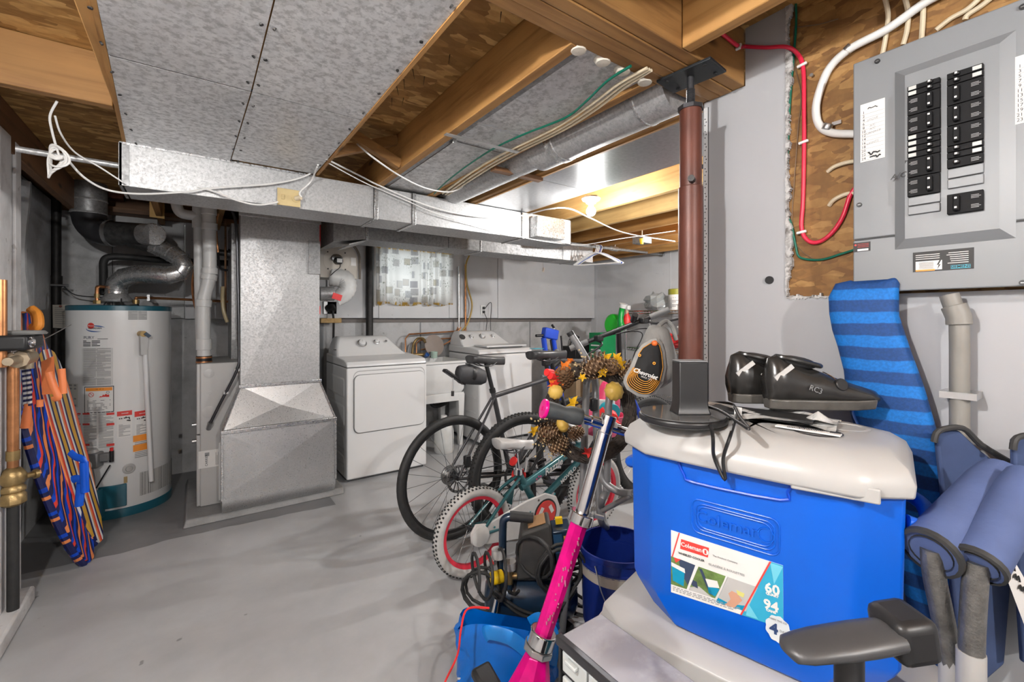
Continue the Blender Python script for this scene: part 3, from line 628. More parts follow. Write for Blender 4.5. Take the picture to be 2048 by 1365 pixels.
obj('housing_rim', MB().tube(pr2, .011, 6), mat('rim_brown', (.16,.135,.11), .5), ap)
p = W(673,522,y=ay); obj('round_plate', MB().lathe([(.105,0),(.105,.002),(.101,.003),(.001,.003)], p, 28, axis=(0,-1,0)), M_creamm, ap)
for k in range(4): q = p+V((.10*math.cos(.8+k*1.571),0,.10*math.sin(.8+k*1.571))); obj('screw', MB().cyl(q, q+V((0,-.007,0)), .006, n=8), M_blackpipe, ap)
mo = obj('motor', MB().cyl(p+V((0,-.002,-.0)), p+V((0.01,-.06,-.005)), .032, n=18), M_black, ap, bevel=.003); obj('motor_cap', MB().box(p.x-.012,p.x+.03,p.y-.072,p.y-.06,p.z-.02,p.z+.012), M_white2, mo)
obj('motor_bracket', MB().ball(p+V((0,-.01,.02)), .05, .012, .035), M_steel, mo)
obj('motor_wire', MB().tube(spline([p+V((.012,-.06,-.02)), p+V((.012,-.06,-.06)), p+V((-.03,-.05,-.10)), p+V((-.055,-.03,-.13))], 8), .0035, 6), M_black, mo)
q = W(707,524,y=ay); obj('rating_plate', MB().box(q.x-.022,q.x+.02,ay-.003,ay,q.z-.035,q.z+.035), M_paper, ap)
ft = thing('flexible_duct', 'ribbed white flexible duct turning down below the cream housing', 'duct', (xat(685,3.97),3.97,1.45))
pp = spline([W(662,553,y=4.0), W(690,560,y=3.96), W(694,580,y=3.95), W(676,597,y=3.97), W(655,600,y=3.99)], 8); mb = MB()
pp = pp[:26]
mb.tube(pp, [.082-.02*(i/len(pp))+(.006 if i % 2 else 0) for i in range(len(pp))], 18); obj('ribbed_hose', mb, mat('flex_white', (.62,.62,.61), .4), ft, smooth=60)
obj('sheet_collar', MB().cyl(W(640,588,y=4.0), W(668,588,y=3.99), .06, n=18), M_galv, ft); obj('red_tape', MB().obox(W(674,594,y=3.89), .075, .01, .05, Matrix.Rotation(.3,3,'Y')), M_redp, ft)
ou = thing('wall_outlet', 'square dryer outlet with black plug below the ribbed hose', 'outlet', tuple(W(660,618,y=4.575)))
p = W(660,616,y=4.575); obj('cover_plate', MB().box(p.x-.062,p.x+.062,4.565,4.58,p.z-.062,p.z+.062), M_steel, ou, bevel=.003)
obj('plug', MB().cyl(p+V((-.0,-.01,.0)), p+V((.01,-.05,-.03)), .05, .035, n=16), M_black, ou); obj('plug_cord', MB().tube(spline([p+V((.01,-.05,-.03)), p+V((.02,-.06,-.12)), p+V((.02,-.05,-.3)), p+V((.02,-.04,-.6))],6), .011, 8), M_black, ou)
one('wood_block', MB().box(p.x-.1,p.x+.09,4.50,4.56,1.255,1.30), M_pine, 'short yellow pine block behind the dryer below the outlet', 'block', loc=(p.x,4.53,1.26), bevel=.003)
# ------------------------------------------------------------------ water heater
HX, HY, HR, HT = -.418, 4.117, .278, 1.385
hw = thing('water_heater', 'white gas water heater with teal rims, warning labels and valve', 'water heater', (HX, HY, 0))
def hcyl(u, v, r=HR):
    d = F3 + R3*((u-CX)/FPX) + V((0,0,(CY-v)/FPX)); o = V((-HX,-HY,0)); A = d.x*d.x+d.y*d.y; B = 2*(o.x*d.x+o.y*d.y); C = o.x**2+o.y**2-r*r
    D = max(B*B-4*A*C, 0); t = (-B-math.sqrt(D))/(2*A); p = V((0,0,CAM_H))+d*t; return math.atan2(p.y-HY, p.x-HX), p.z
def hp(a, z, r=HR): return V((HX+r*math.cos(a), HY+r*math.sin(a), z))
def hpatch(u0, v0, u1, v1, r=.0012, n=8):
    """label on the tank, between two photo pixels"""
    a0, z1 = hcyl(u0, v0); a1, z0 = hcyl(u1, v1); z1 = z1; mb = MB()
    mb.grid(lambda i, j: hp(a0+(a1-a0)*i, z0+(z1-z0)*j, HR+r), n, 1); return mb, (a0, a1, z0, z1)
M_tank = mat('tank_enamel', (.78,.78,.775), .22, 0, .02, 3, coat=.4); M_tealm = mat('teal_enamel', (.012,.105,.15), .3, 0, .06, 6, coat=.3)
obj('tank', MB().lathe([(.001,.05),(HR-.004,.05),(HR,.056),(HR,HT-.03),(.001,HT-.03)], (HX,HY,0), 64), M_tank, hw)
obj('top_rim', MB().lathe([(.001,HT),(HR-.004,HT),(HR+.002,HT-.004),(HR+.002,HT-.034),(HR,HT-.034)], (HX,HY,0), 64), M_tealm, hw)
obj('bottom_rim', MB().lathe([(HR-.002,.0),(HR+.001,.0),(HR+.004,.03),(HR+.004,.055),(HR,.058)], (HX,HY,0), 64), M_tealm, hw)
def prints(lab, a0, a1, z0, z1, rows, cols, m, seed, fill=.8):
    random.seed(seed); mb = MB(); dz = (z1-z0)/rows; da = (a1-a0)/cols
    for r in range(rows):
        for c in range(cols):
            s = a0+da*c+da*.06; e = s+da*.88*(1 if random.random() < fill else random.uniform(.3,.9)); zz = z0+dz*r
            mb.grid(lambda i, j: hp(s+(e-s)*i, zz+dz*(.25+.5*j), HR+.0022), 3, 1)
    return obj('print_lines', mb, m, lab)
def hlabel(u0, v0, u1, v1, rows, cols, m=M_paper, ink=M_inkg, seed=1, fill=.75):
    mb, q = hpatch(u0, v0, u1, v1); L = obj('label', mb, m, hw); 
    if rows: prints(L, *q, rows, cols, ink, seed, fill)
    return L, q
def htext(s, size, u, v, m, parent, sx=1, bold=0, shear=0):
    o = text('lettering', s, size, (0,0,0), (1,0,0), (0,1,0), m, parent, world=False, sx=sx, bold=bold, shear=shear); a, z = hcyl(u, v)
    for vt in o.data.vertices:
        p = hp(a+vt.co.x/HR, z+vt.co.y, HR+.0022+vt.co.z*.3); vt.co = (p.x-HX, p.y-HY, p.z)
    return o
# maker's badge
a, z = hcyl(182, 652); 
mb = MB(); mb.add([hp(a+.019*math.cos(t)/HR, z+.019*math.sin(t), HR+.002)-V((0,0,0)) for t in [2*math.pi*k/20 for k in range(20)]], [tuple(range(20))]); bd = obj('badge', mb, M_ored, hw)
htext('Rheem', .012, 182, 652, M_paper, bd, shear=.2)
a, z = hcyl(191, 658); mb = MB()
for s0, s1 in ((.3, 2.1), (2.9, 5.4)):
    mb.m = 0; mb.grid(lambda i, j: hp(a+(.052-.006*(1-j)*math.sin(math.pi*i))*math.cos(s0+(s1-s0)*i)/HR, z+(.021-.007*(1-j)*math.sin(math.pi*i))*math.sin(s0+(s1-s0)*i), HR+.0018), 20, 1)
obj('swoosh', mb, mat('badge_blue', (.03,.10,.34), .4), bd)
htext('GUARDIAN', .014, 190, 657, M_ink, bd, sx=1.0, bold=.0003); htext('FURY', .026, 178, 676, mat('print_slate', (.12,.13,.17), .5), hw)
mb, q = hpatch(195,677.5,216,679); obj('print_rule', mb, M_inkg, hw)
L, q = hlabel(166, 681, 215, 693, 0, 0, M_tank); prints(L, q[0], q[0]+(q[1]-q[0])*.75, q[2], q[3], 4, 2, M_ink, 3, .6)
hlabel(164, 697, 226, 770, 34, 1, mat('label_grey', (.60,.60,.59), .5), M_inkg, 4, .55)
L, q = hlabel(169, 774, 228, 824, 0, 0, M_ink)
mb, q = hpatch(170.5, 775.5, 226.5, 822.5, .0018); L2 = obj('label_face', mb, M_paper, L); mb, q = hpatch(172, 776.5, 225, 781, .0024); obj('label_band', mb, M_orange, L)
htext('WARNING', .010, 198, 779, M_ink, L); mb, q = hpatch(172, 801, 225, 820, .001); prints(L2, *q, 8, 1, M_inkg, 5, .5)
a, z = hcyl(183, 790); mb = MB(); mb.grid(lambda i, j: hp(a+(.012+.003*j)*math.cos(6.284*i)/HR, z+(.012+.003*j)*math.sin(6.284*i), HR+.0026), 20, 1); mb.grid(lambda i, j: hp(a+(-.010+.02*i+.002*j)/HR, z+.010-.02*i+.002*j, HR+.0026), 4, 1); obj('no_flame_sign', mb, M_ored, L)
a, z = hcyl(209, 791); mb = MB(); mb.add([hp(a+x/HR, z+y, HR+.0026) for x, y in ((-.028,-.012),(-.02,-.004),(-.012,-.006),(-.006,.006),(0,.0),(.008,.010),(.014,.002),(.024,.004),(.024,-.012))], [tuple(range(9))]); obj('flame_sign', mb, M_ored, L)
a, z = hcyl(216, 785); mb = MB(); mb.grid(lambda i, j: hp(a+(.006+.002*j)*math.cos(6.284*i)/HR, z+(.006+.002*j)*math.sin(6.284*i), HR+.0028), 12, 1); obj('can_sign', mb, M_ink, L)
for u0, u1, sd in ((136,162,6), (166,229,7)):
    L, q = hlabel(u0, 826, u1, 894, 30, 2 if sd == 7 else 1, M_paper, M_inkg, sd, .6)
    for v in (828, 849, 890):
        for s0, s1 in ((u0, u0+(u1-u0)*.22), (u1-(u1-u0)*.25, u1)): mb, q = hpatch(s0, v-1.6, s1, v+1.6, .003); obj('red_rule', mb, M_ored, L)
hlabel(126, 765, 156, 815, 7, 1, mat('label_old', (.60,.60,.56), .5), M_inkg, 18, .3)
for u0, u1, sd in ((234,264,8), (269,298,9)):
    L, q = hlabel(u0, 824, u1, 873, 0, 0); mb, q2 = hpatch(u0, 824, u1, 830, .002); obj('label_band', mb, M_ored, L)
    htext('DANGER', .0085, (u0+u1)/2+1, 827, M_paper, L, bold=.0002); mb, q2 = hpatch(u0+2, 850, u1-2, 871, .001); prints(L, *q2, 10, 1, M_inkg, sd, .6)
    a, z = hcyl((u0+u1)/2, 837); mb = MB()
    for dx in (-.024, -.014): mb.grid(lambda i, j: hp(a+(dx+.004*j*math.cos(6.284*i))/HR, z+.004*j*math.sin(6.284*i), HR+.0026), 10, 1)
    mb.add([hp(a+x/HR, z+y, HR+.0026) for x, y in ((-.004,-.002),(.02,.0),(.022,-.010),(.028,-.010),(.026,.006),(.012,.005),(.010,.010),(.004,.010),(.004,.005),(-.004,.005))], [tuple(range(10))])
    mb.add([hp(a+x/HR, z+y, HR+.0026) for x, y in ((.008,-.018),(.030,-.024),(.030,-.014),(.014,-.012))], [(0,1,2,3)]); obj('tap_and_hand_sign', mb, M_ink, L)
L, q = hlabel(267, 872, 302, 910, 14, 1, M_paper, M_inkg, 10, .6)
for v in (875, 894): mb, q = hpatch(266, v-2.6, 302, v+2.6, .003); obj('label_band', mb, M_orange, L)
hlabel(256, 622, 294, 640, 10, 2, mat('label_silver', (.50,.50,.49), .45), M_inkg, 12, .7)
# drain pipe and relief valve
a, z = hcyl(281, 668); q = hp(a, z)
vt = obj('relief_valve', MB().cyl(hp(a,z,HR-.01), hp(a,z,HR+.045), .02, n=14), M_brass, hw)
obj('valve_lever', MB().bar(hp(a+.02,z+.005,HR+.045), hp(a+.10,z-.02,HR+.05), .012, .02), mat('valve_blue', (.05,.08,.12), .4), vt)
obj('valve_tag', MB().hexa([hp(a-.04,z-.14,HR+.012), hp(a+.06,z-.14,HR+.012), hp(a+.06,z-.14,HR+.042), hp(a-.04,z-.14,HR+.042), hp(a-.05,z-.01,HR+.012), hp(a+.08,z-.01,HR+.012), hp(a+.08,z-.01,HR+.042), hp(a-.05,z-.01,HR+.042)]), mat('label_silver', (.5,.5,.49)), vt)
a2, z2_ = hcyl(297, 962); obj('discharge_pipe', MB().cyl(hp(a+.03,z-.03,HR+.028), hp(a2,z2_,HR+.028), .0135, n=14), M_white, hw)
# louvre band
def perf_mat():
    m, nt, b = nm('perforated_band'); vec = coords(nt, (1,1,1)); vo = nd(nt, 'ShaderNodeTexVoronoi'); vo.inputs['Scale'].default_value = 105; vo.inputs['Randomness'].default_value = 0; nt.links.new(vec, vo.inputs['Vector'])
    nt.links.new(ramp(nt, vo.outputs['Distance'], [(.30, (.03,.03,.03)), (.40, (.48,.475,.46))]), b.inputs['Base Color']); b.inputs['Roughness'].default_value = .45; return m
a0, z1_ = hcyl(279, 946); a1, _ = hcyl(349, 930); z0_ = z1_-.155; mb = MB(); mb.grid(lambda i, j: hp(a0+(a1-a0+.5)*i, z0_+(z1_-z0_)*j, HR+.0015), 30, 1); obj('vent_band', mb, perf_mat(), hw)
# gas control, teal access cover
a, z = hcyl(190, 925); M_ctl = mat('control_grey', (.20,.20,.20), .5, .3, .1, 20)
def hM(a): return Matrix.Rotation(a+math.pi/2, 3, 'Z')
gc = obj('gas_control', MB().obox(hp(a,z+.025,HR+.035), .10, .07, .095, hM(a)), M_ctl, hw, bevel=.008); obj('control_body', MB().obox(hp(a+.22,z+.035,HR+.03), .05, .05, .05, hM(a+.2)), M_ctl, gc, bevel=.006)
obj('temperature_dial', MB().cyl(hp(a-.03,z+.0,HR+.07), hp(a-.03,z+.0,HR+.10), .036, n=24), mat('dial_cream', (.66,.64,.56), .5), gc, bevel=.003)
obj('gas_knob', MB().cyl(hp(a+.02,z+.072,HR+.035), hp(a+.02,z+.09,HR+.035), .032, .024, n=18), M_lid, gc); obj('knob_lever', MB().obox(hp(a-.10,z+.078,HR+.04), .03, .025, .018, hM(a)), M_redp, gc)
obj('igniter', MB().cyl(hp(a+.32,z+.0,HR+.03), hp(a+.32,z+.07,HR+.03), .012, n=10), M_black, gc); obj('igniter_button', MB().cyl(hp(a+.32,z+.07,HR+.03), hp(a+.32,z+.09,HR+.03), .009, n=10), M_redp, gc)
for k, (s, e, m) in enumerate(((-.06,.02,M_brass), (.0,.03,M_steel), (.03,.035,M_steel), (.30,.06,M_black))):
    obj('gas_tube', MB().tube(spline([hp(a+s,z-.02,HR+.035), hp(a+(s+e)/2+.02,z-.08,HR+.03), hp(a+e,z-.16,HR+.02)],6), .0045, 6), m, gc)
a0, z1_ = hcyl(186, 972); a1, z0_ = hcyl(253, 1010); zc1 = hcyl(220, 975)[1]; zc0 = zc1-.155
mb = MB(); mb.loft([[hp(a0+.12+(a1-a0-.12)*i/8, zc0+.02, HR+.002), hp(a0+.12+(a1-a0-.12)*i/8, zc0+.02, HR+.016), hp(a0+.12+(a1-a0-.12)*i/8, zc1+.01, HR+.016), hp(a0+.12+(a1-a0-.12)*i/8, zc1+.01, HR+.002)] for i in range(9)]); cv = obj('access_cover', mb, M_tealm, hw, bevel=.004)
mb = MB(); mb.lathe([(.048,zc0-.03),(.052,zc0-.026),(.052,zc1-.004),(.048,zc1)], hp(a+.0,0,HR-.004)*1.0, 20); obj('burner_cover', mb, M_tealm, cv)
a, z = hcyl(258, 938); obj('sight_glass', MB().lathe([(.034,0),(.034,.003),(.026,.006),(.020,.004),(.015,.010),(.001,.010)], hp(a,z), 20, axis=(math.cos(a),math.sin(a),0)), M_lid, hw)
a, z = hcyl(251, 960); obj('tape_scrap', MB().obox(hp(a,z,HR+.003), .018, .003, .04, hM(a)), mat('tape_tan', (.40,.28,.12), .6), hw)
# paper tag
# ------------------------------------------------------------------ flue of the heater
FR = .062
fl = thing('flue_pipe', 'bright metal flue bending twice from the water heater up to the dark vent', 'flue', (HX, HY, HT+.02))
pts = [W(233,588,y=4.12), W(233,580,y=4.12), W(236,566,y=4.11), W(250,555,y=4.08), W(275,549,y=4.04), W(310,549,y=4.0), W(338,551,y=3.98), W(360,545,y=3.97), W(368,534,y=3.97), W(362,520,y=3.98), W(345,508,y=4.02), W(322,497,y=4.06), W(300,487,y=4.10)]
mb = MB(); mb.tube(pts, [FR]*3+[FR*1.02]*4+[FR*.98]*6, 22); obj('elbow_pipe', mb, M_bright, fl, smooth=60)
for i in (1,3,4,5,6,7,8,9,10,11):
    d = (pts[i+1]-pts[i-1]).normalized(); obj('elbow_seam', MB().lathe([(FR-.002,-.003),(FR+.003,0),(FR-.002,.003)], pts[i], 22, axis=d), M_bright, fl)
obj('draft_hood', MB().lathe([(.085,-.015),(.09,0),(.066,.03),(.062,.04)], W(233,600,y=4.12), 22), M_galv, fl)
for k in range(3): t_ = .6+k*2.1; c = V((HX,HY,HT)); obj('hood_leg', MB().cyl(c+V((.11*math.cos(t_),.11*math.sin(t_),0)), c+V((.085*math.cos(t_),.085*math.sin(t_),.05)), .004, n=6), M_dark, fl)
bv = thing('vent_connector', 'dark galvanised vent with capped end rising through the ceiling above the heater', 'vent', tuple(W(180,440,y=4.2)))
up = [W(178,330,y=4.22), W(178,400,y=4.22), W(178,428,y=4.22), W(184,448,y=4.21), W(200,462,y=4.19), W(222,467,y=4.16)]
obj('vertical_pipe', MB().tube(up[:3], .098, 24), M_galvd, bv); obj('elbow', MB().tube(spline(up[2:],4), [.096]*4+[.094]*4+[.09]*5, 24), M_dark, bv, smooth=60)
obj('tee_pipe', MB().tube([W(222,467,y=4.16), W(290,469,y=4.03)], [.085,.075], 24), mat('burnt_sheet', (.10,.10,.10), .4, .6, .4, 30), bv)
obj('wye_branch', MB().tube([W(262,474,y=4.10), W(302,488,y=4.09)], [.07,.064], 20), MATS['burnt_sheet'], bv)
a, b = W(288,469,y=4.03), W(306,469,y=3.98); obj('tee_end', MB().cyl(a, b, .074, n=24), M_galv, bv); obj('end_cap', MB().cyl(b, b+V((.05,-.14,-.005)).normalized()*.012, .077, .074, n=24), M_bright, bv, bevel=.003)
for v in (402, 428): obj('seam_ring', MB().lathe([(.098,-.006),(.102,0),(.098,.006)], W(178,v,y=4.22), 24), M_galv, bv)
p = W(222,467,y=4.16); obj('seam_ring', MB().lathe([(.086,-.012),(.092,-.01),(.092,.01),(.086,.012)], p, 24, axis=V((.24,-.13,0)).normalized()), M_steel, bv)
# ------------------------------------------------------------------ pipes round the heater
t = thing('insulated_pipe', 'black foam-covered pipe rising from the heater and running to the furnace', 'pipe', tuple(W(205,585,y=4.25)))
obj('foam_cover', MB().tube(spline([W(207,590,y=4.24), W(207,548,y=4.26), W(208,522,y=4.27), W(222,514,y=4.28), W(260,515,y=4.3), W(330,521,y=4.33), W(460,527,y=4.36)], 6), .024, 12), M_rubber, t)
cp = thing('copper_line', 'copper water line running right from the heater top to the furnace', 'pipe', tuple(W(272,606,y=4.12)))
obj('pipe', MB().tube(spline([W(272,606,y=4.10), W(272,598,y=4.11), W(280,596,y=4.12), W(340,598,y=4.25), W(462,604,y=4.4)],6), .0095, 10), M_copper, cp); obj('fitting', MB().cyl(W(272,608,y=4.1), W(272,600,y=4.1), .02, n=10), M_brass, cp)
p = W(297,597,y=4.16); obj('strap', MB().box(p.x-.008,p.x+.008,p.y-.016,p.y+.4,p.z-.02,p.z+.025), M_galv, cp)
cq = thing('copper_riser', 'short brass and copper riser on the left of the heater top', 'pipe', tuple(W(194,608,y=4.05)))
obj('pipe', MB().tube(spline([W(194,606,y=4.05), W(194,580,y=4.06), W(197,574,y=4.07), W(212,575,y=4.12)],5), .011, 10), M_copper, cq); obj('fitting', MB().cyl(W(194,608,y=4.05), W(194,601,y=4.05), .022, n=6), M_brass, cq); obj('fitting', MB().cyl(W(194,596,y=4.05), W(194,588,y=4.05), .015, n=10), M_brass, cq)
t = thing('iron_pipe', 'black iron pipe standing in the corner left of the water heater', 'pipe', (W(112,600,y=4.42).x, 4.42, 0))
x = W(112,600,y=4.42).x; obj('pipe', MB().cyl((x,4.42,.02), (x,4.42,W(110,360,y=4.42).z), .028, n=14), M_blackpipe, t); obj('coupling', MB().cyl((x,4.42,1.52), (x,4.42,1.60), .034, n=14), M_blackpipe, t)
p = W(112,571,y=4.40); obj('pipe_hook', MB().cyl(p+V((-.07,-.03,0)), p+V((.07,-.03,0)), .008, n=8), M_steel, t); obj('thin_line', MB().tube(spline([p+V((.04,-.03,0)), W(150,590,y=4.4), W(200,595,y=4.35), W(228,596,y=4.3)],6), .004, 6), M_dark, t)
tg = thing('paper_tag', 'cream inspection tag hanging on the black iron pipe', 'tag', tuple(W(122,634,y=4.36)))
p0, p1, p2, p3 = W(106,656,y=4.36), W(138,658,y=4.34), W(135,610,y=4.36), W(105,610,y=4.38)
obj('tag_card', MB().hexa([p0,p1,p1+V((0,.004,0)),p0+V((0,.004,0)),p3,p2,p2+V((0,.004,0)),p3+V((0,.004,0))]), mat('tag_card', (.58,.55,.49), .7), tg)
mb = MB()
for i in range(9): k = .12+.085*i; a = p3+(p0-p3)*k; b = p2+(p1-p2)*k; mb.bar(a+(b-a)*.15+V((0,-.002,0)), a+(b-a)*(.8 if i % 3 else .6)+V((0,-.002,0)), .001, .003)
obj('tag_print', mb, M_inkg, tg); q = W(121,613,y=4.358); obj('eyelet', MB().cyl(q, q+V((0,-.003,0)), .008, n=10), mat('eyelet', (.25,.07,.04), .5), tg)
cpr = thing('copper_tube_pair', 'pair of thin copper tubes curving down behind the white vent pipes', 'pipe', tuple(W(390,620,y=4.1)))
for d in (0, 5): obj('tube', MB().tube(spline([W(394+d,520,y=4.0), W(385+d,560,y=4.02), W(387+d,600,y=4.04), W(398+d,640,y=4.05)],8), .007, 8), M_copper, cpr)
cps = thing('refrigerant_tube', 'bent copper and black tube hanging from the trunk between pipes and furnace', 'pipe', tuple(W(440,440,y=3.9)))
obj('copper_tube', MB().tube(spline([W(447,412,y=3.85), W(436,430,y=3.86), W(432,460,y=3.87), W(436,505,y=3.88)],8), .008, 8), M_copper, cps); obj('black_tube', MB().tube(spline([W(436,505,y=3.88), W(440,535,y=3.88), W(455,541,y=3.9)],8), .008, 8), M_black, cps)
obj('black_stub', MB().cyl(W(438,505,y=4.0), W(462,508,y=4.0), .024, n=14), M_black, cps); obj('stub_collar', MB().cyl(W(455,508,y=4.0), W(461,509,y=4.0), .038, n=16), M_dark, cps)
t = thing('drain_hose', 'clear amber drain hose looping beside the furnace cabinet', 'hose', tuple(W(448,610,y=4.0)))
obj('hose', MB().tube(spline([W(446,574,y=3.9), W(445,600,y=3.88), W(448,625,y=3.87), W(455,645,y=3.87)],8), .013, 10), mat('amber_hose', (.42,.34,.20), .3), t)
obj('vertical_rod', MB().cyl(W(451,440,y=3.95), W(451,640,y=3.95), .007, n=8), M_dwood, t)
one('cardboard_tag', MB().hexa([W(299,434,y=4.2),W(329,438,y=4.2),W(329,438,y=4.205),W(299,434,y=4.205),W(299,396,y=4.2),W(329,398,y=4.2),W(329,398,y=4.205),W(299,396,y=4.205)]), mat('card_gold', (.55,.33,.10), .6), 'tan printed card hanging below the trunk left of the vent pipes', 'tag', loc=tuple(W(314,416,y=4.2)))
for k, (u, lb) in enumerate(((200, 'red brick beside the big vent pipe on top of the back wall'), (258, 'red brick on top of the back wall above the flue cap'))):
    p = W(u+14,392,y=4.5); one('brick', MB().box(p.x-.1,p.x+.1,4.42,4.54,p.z-.025,p.z+.025), mat('red_brick', (.22,.075,.045), .8, 0, .3, 30, .5), lb, 'brick', loc=p, group='bricks on the back wall', bevel=.006)
# ------------------------------------------------------------------ washer and dryer
def rrect(x0, x1, z0, z1, r, y, n=5):
    P = []
    for cx_, cz_, a in ((x1-r,z0+r,-math.pi/2),(x1-r,z1-r,0),(x0+r,z1-r,math.pi/2),(x0+r,z0+r,math.pi)):
        for k in range(n+1): t = a+math.pi/2*k/n; P.append((cx_+r*math.cos(t), y, cz_+r*math.sin(t)))
    return P
def ring(mb, p, q):
    n = len(p); mb.add(p+q, [(i,(i+1) % n, n+(i+1) % n, n+i) for i in range(n)])
M_seam = mat('appliance_seam', (.10,.10,.10), .6); M_app = mat('appliance_white', (.74,.74,.74), .3, 0, .015, 2, coat=.2)
M_knob = mat('chrome_knob', (.60,.60,.60), .25, .7)
def console(x0, x1, yf, yb, z0, z1, skew=.16):
    """control hood: leans back, ends slope in towards the top"""
    secs = []
    for k in range(9):
        h = k/8; e = (1-(1-h)**1.6); y0 = yf+.17*h**.9; zz = z0+(z1-z0)*h if k < 8 else z1
        xa = x0+.05*h**2; xb = x1-skew*(h**.8)
        if k == 8: y0 += .03
        secs.append([(xa,y0,zz),(xb,y0,zz),(xb+.01,yb,zz),(xa,yb,zz)])
    return MB().loft(secs)
def dial(parent, p, r, n=(0,-.74,.67)):
    n = V(n).normalized(); d = obj('dial_ring', MB().lathe([(r,0),(r,.006),(r*.86,.008),(r*.8,.004)], p, 24, axis=n), M_knob, parent)
    obj('dial_knob', MB().lathe([(r*.72,0),(r*.70,.022),(r*.55,.026),(.001,.026)], p, 20, axis=n), M_app, d); obj('dial_pointer', MB().bar(p+n*.0265, p+n*.0265+V((.0,.3,.3)).normalized()*r*.6, .003, .001), M_inkg, d)
X0, X1, Y0, Y1 = .972, 1.65, 3.60, 4.27
dr = thing('clothes_dryer', 'white front-loading dryer with blank rounded-square door, beside the boot', 'dryer', ((X0+X1)/2, 3.93, 0))
obj('body', MB().box(X0, X1, Y0, Y1, .02, .905), M_app, dr, smooth=0, bevel=.012, seg=3)
obj('plinth', MB().box(X0+.02, X1-.02, Y0+.03, Y1-.03, 0, .02), M_seam, dr)
secs = [[(x, Y0+.002, .908), (x, Y0+.002, .925), (x, Y0+.03, .95), (x, Y0+.10, .962), (x, Y1, .985), (x, Y1, .908)] for x in (X0+.001, X1-.001)]
obj('top', MB().loft(secs), M_app, dr, smooth=30, bevel=.012, seg=3)
obj('top_seam', MB().box(X0+.003, X1-.003, Y0+.003, Y1-.01, .9045, .9085), M_seam, dr)
cs = obj('control_hood', console(X0+.012, X1-.02, 3.93, Y1, .955, 1.135), M_app, dr, smooth=60, bevel=.02, seg=3)
dial(dr, V((xat(723,4.05), 4.035, 1.075)), .042); dial(dr, V((xat(752,4.06), 4.045, 1.082)), .026)
p = V((xat(771,4.06),4.05,1.085)); obj('start_button', MB().cyl(p, p+V((0,-.007,.006)), .011, n=14), M_knob, dr)
p = V((xat(670,3.98),3.985,1.03)); obj('badge', MB().obox(p, .022, .004, .010), M_ink, dr)
for k in range(2):
    for j in range(2): obj('lint_slot', MB().obox(V((1.26+.13*k, 3.90-.03*j, .966)), .11, .012, .006), mat('slot_grey', (.56,.56,.56)), dr, bevel=.003)
dx_0, dx_1, dz_0, dz_1 = xat(708,Y0), xat(848,Y0), .385, .845
mb = MB(); ring(mb, rrect(dx_0-.006, dx_1+.006, dz_0-.008, dz_1+.035, .05, Y0-.0015), rrect(dx_0-.002, dx_1+.002, dz_0-.003, dz_1+.028, .048, Y0-.0015)); obj('door_recess', mb, mat('recess_grey', (.40,.40,.40), .4), dr)
obj('door_seam', MB().prism(rrect(dx_0-.003, dx_1+.003, dz_0-.005, dz_1+.003, .046, Y0-.002), (0,.002,0)), M_seam, dr)
obj('door', MB().prism(rrect(dx_0, dx_1, dz_0, dz_1, .044, Y0-.014), (0,.012,0)), M_app, dr, bevel=.004)
for k, (z0, z1) in enumerate(((.66,.82),(.40,.60),(.24,.36),(.12,.20))):      # pressed panels on the side
    P = [(X0-.001, p[0], p[2]) for p in rrect(Y0+.06, Y1-.06, z0, z1, .03, 0)]; Q = [(X0-.0045, p[0], p[2]) for p in rrect(Y0+.075, Y1-.075, z0+.015, z1-.015, .02, 0)]
    mb = MB(); ring(mb, P, Q); mb.add(Q, [tuple(range(len(Q)))]); obj('side_pressing', mb, M_app, dr)
WX_0, WX_1, WY0, WY1 = 2.345, 3.03, 3.86, 4.53
wm = thing('washing_machine', 'white top-loading washing machine right of the laundry tub', 'washing machine', ((WX_0+WX_1)/2, 4.2, 0))
obj('body', MB().box(WX_0, WX_1, WY0, WY1, .03, .925), M_app, wm, smooth=0, bevel=.02, seg=3)
for x in (WX_0+.05, WX_1-.05):
    for y in (WY0+.05, WY1-.05): obj('foot', MB().cyl((x,y,0),(x,y,.03),.022,n=10), M_black, wm)
secs = [[(x, WY0+.002, .928), (x, WY0+.002, .95), (x, WY0+.03, .975), (x, WY0+.10, .985), (x, WY1, 1.005), (x, WY1, .928)] for x in (WX_0+.001, WX_1-.001)]
obj('top', MB().loft(secs), M_app, wm, smooth=30, bevel=.012, seg=3); obj('top_seam', MB().box(WX_0+.003, WX_1-.003, WY0+.004, WY1-.01, .9245, .9285), M_seam, wm)
obj('control_hood', console(WX_0+.012, WX_1-.02, 4.20, WY1, .99, 1.155), M_app, wm, smooth=60, bevel=.018, seg=3)
obj('lid', MB().box(WX_0+.13, WX_1-.03, WY0+.06, 4.19, .992, 1.012), M_app, wm, bevel=.01, seg=3); obj('lid_handle', MB().box(WX_0+.16, WX_1-.10, WY0+.052, WY0+.062, .985, .996), M_seam, wm)
for u, r in ((942,.026),(964,.036),(985,.024)): dial(wm, V((xat(u,4.31), 4.305, 1.095)), r)
p = V((xat(924,4.3),4.295,1.095)); M_p = Matrix.Rotation(-.72,3,'X'); obj('sensor_panel', MB().lathe([(.036,0),(.036,.003),(.001,.003)], p, 20, axis=(0,-.74,.67)), mat('panel_dark', (.07,.07,.07), .3), wm)
p = V((xat(926,4.28),4.275,1.05)); obj('badge', MB().obox(p, .02, .004, .008), M_ink, wm)
for k in range(4): obj('side_rib', MB().box(WX_0-.003, WX_0, WY0+.08, WY1-.08, .62-.15*k, .632-.15*k), M_app, wm)
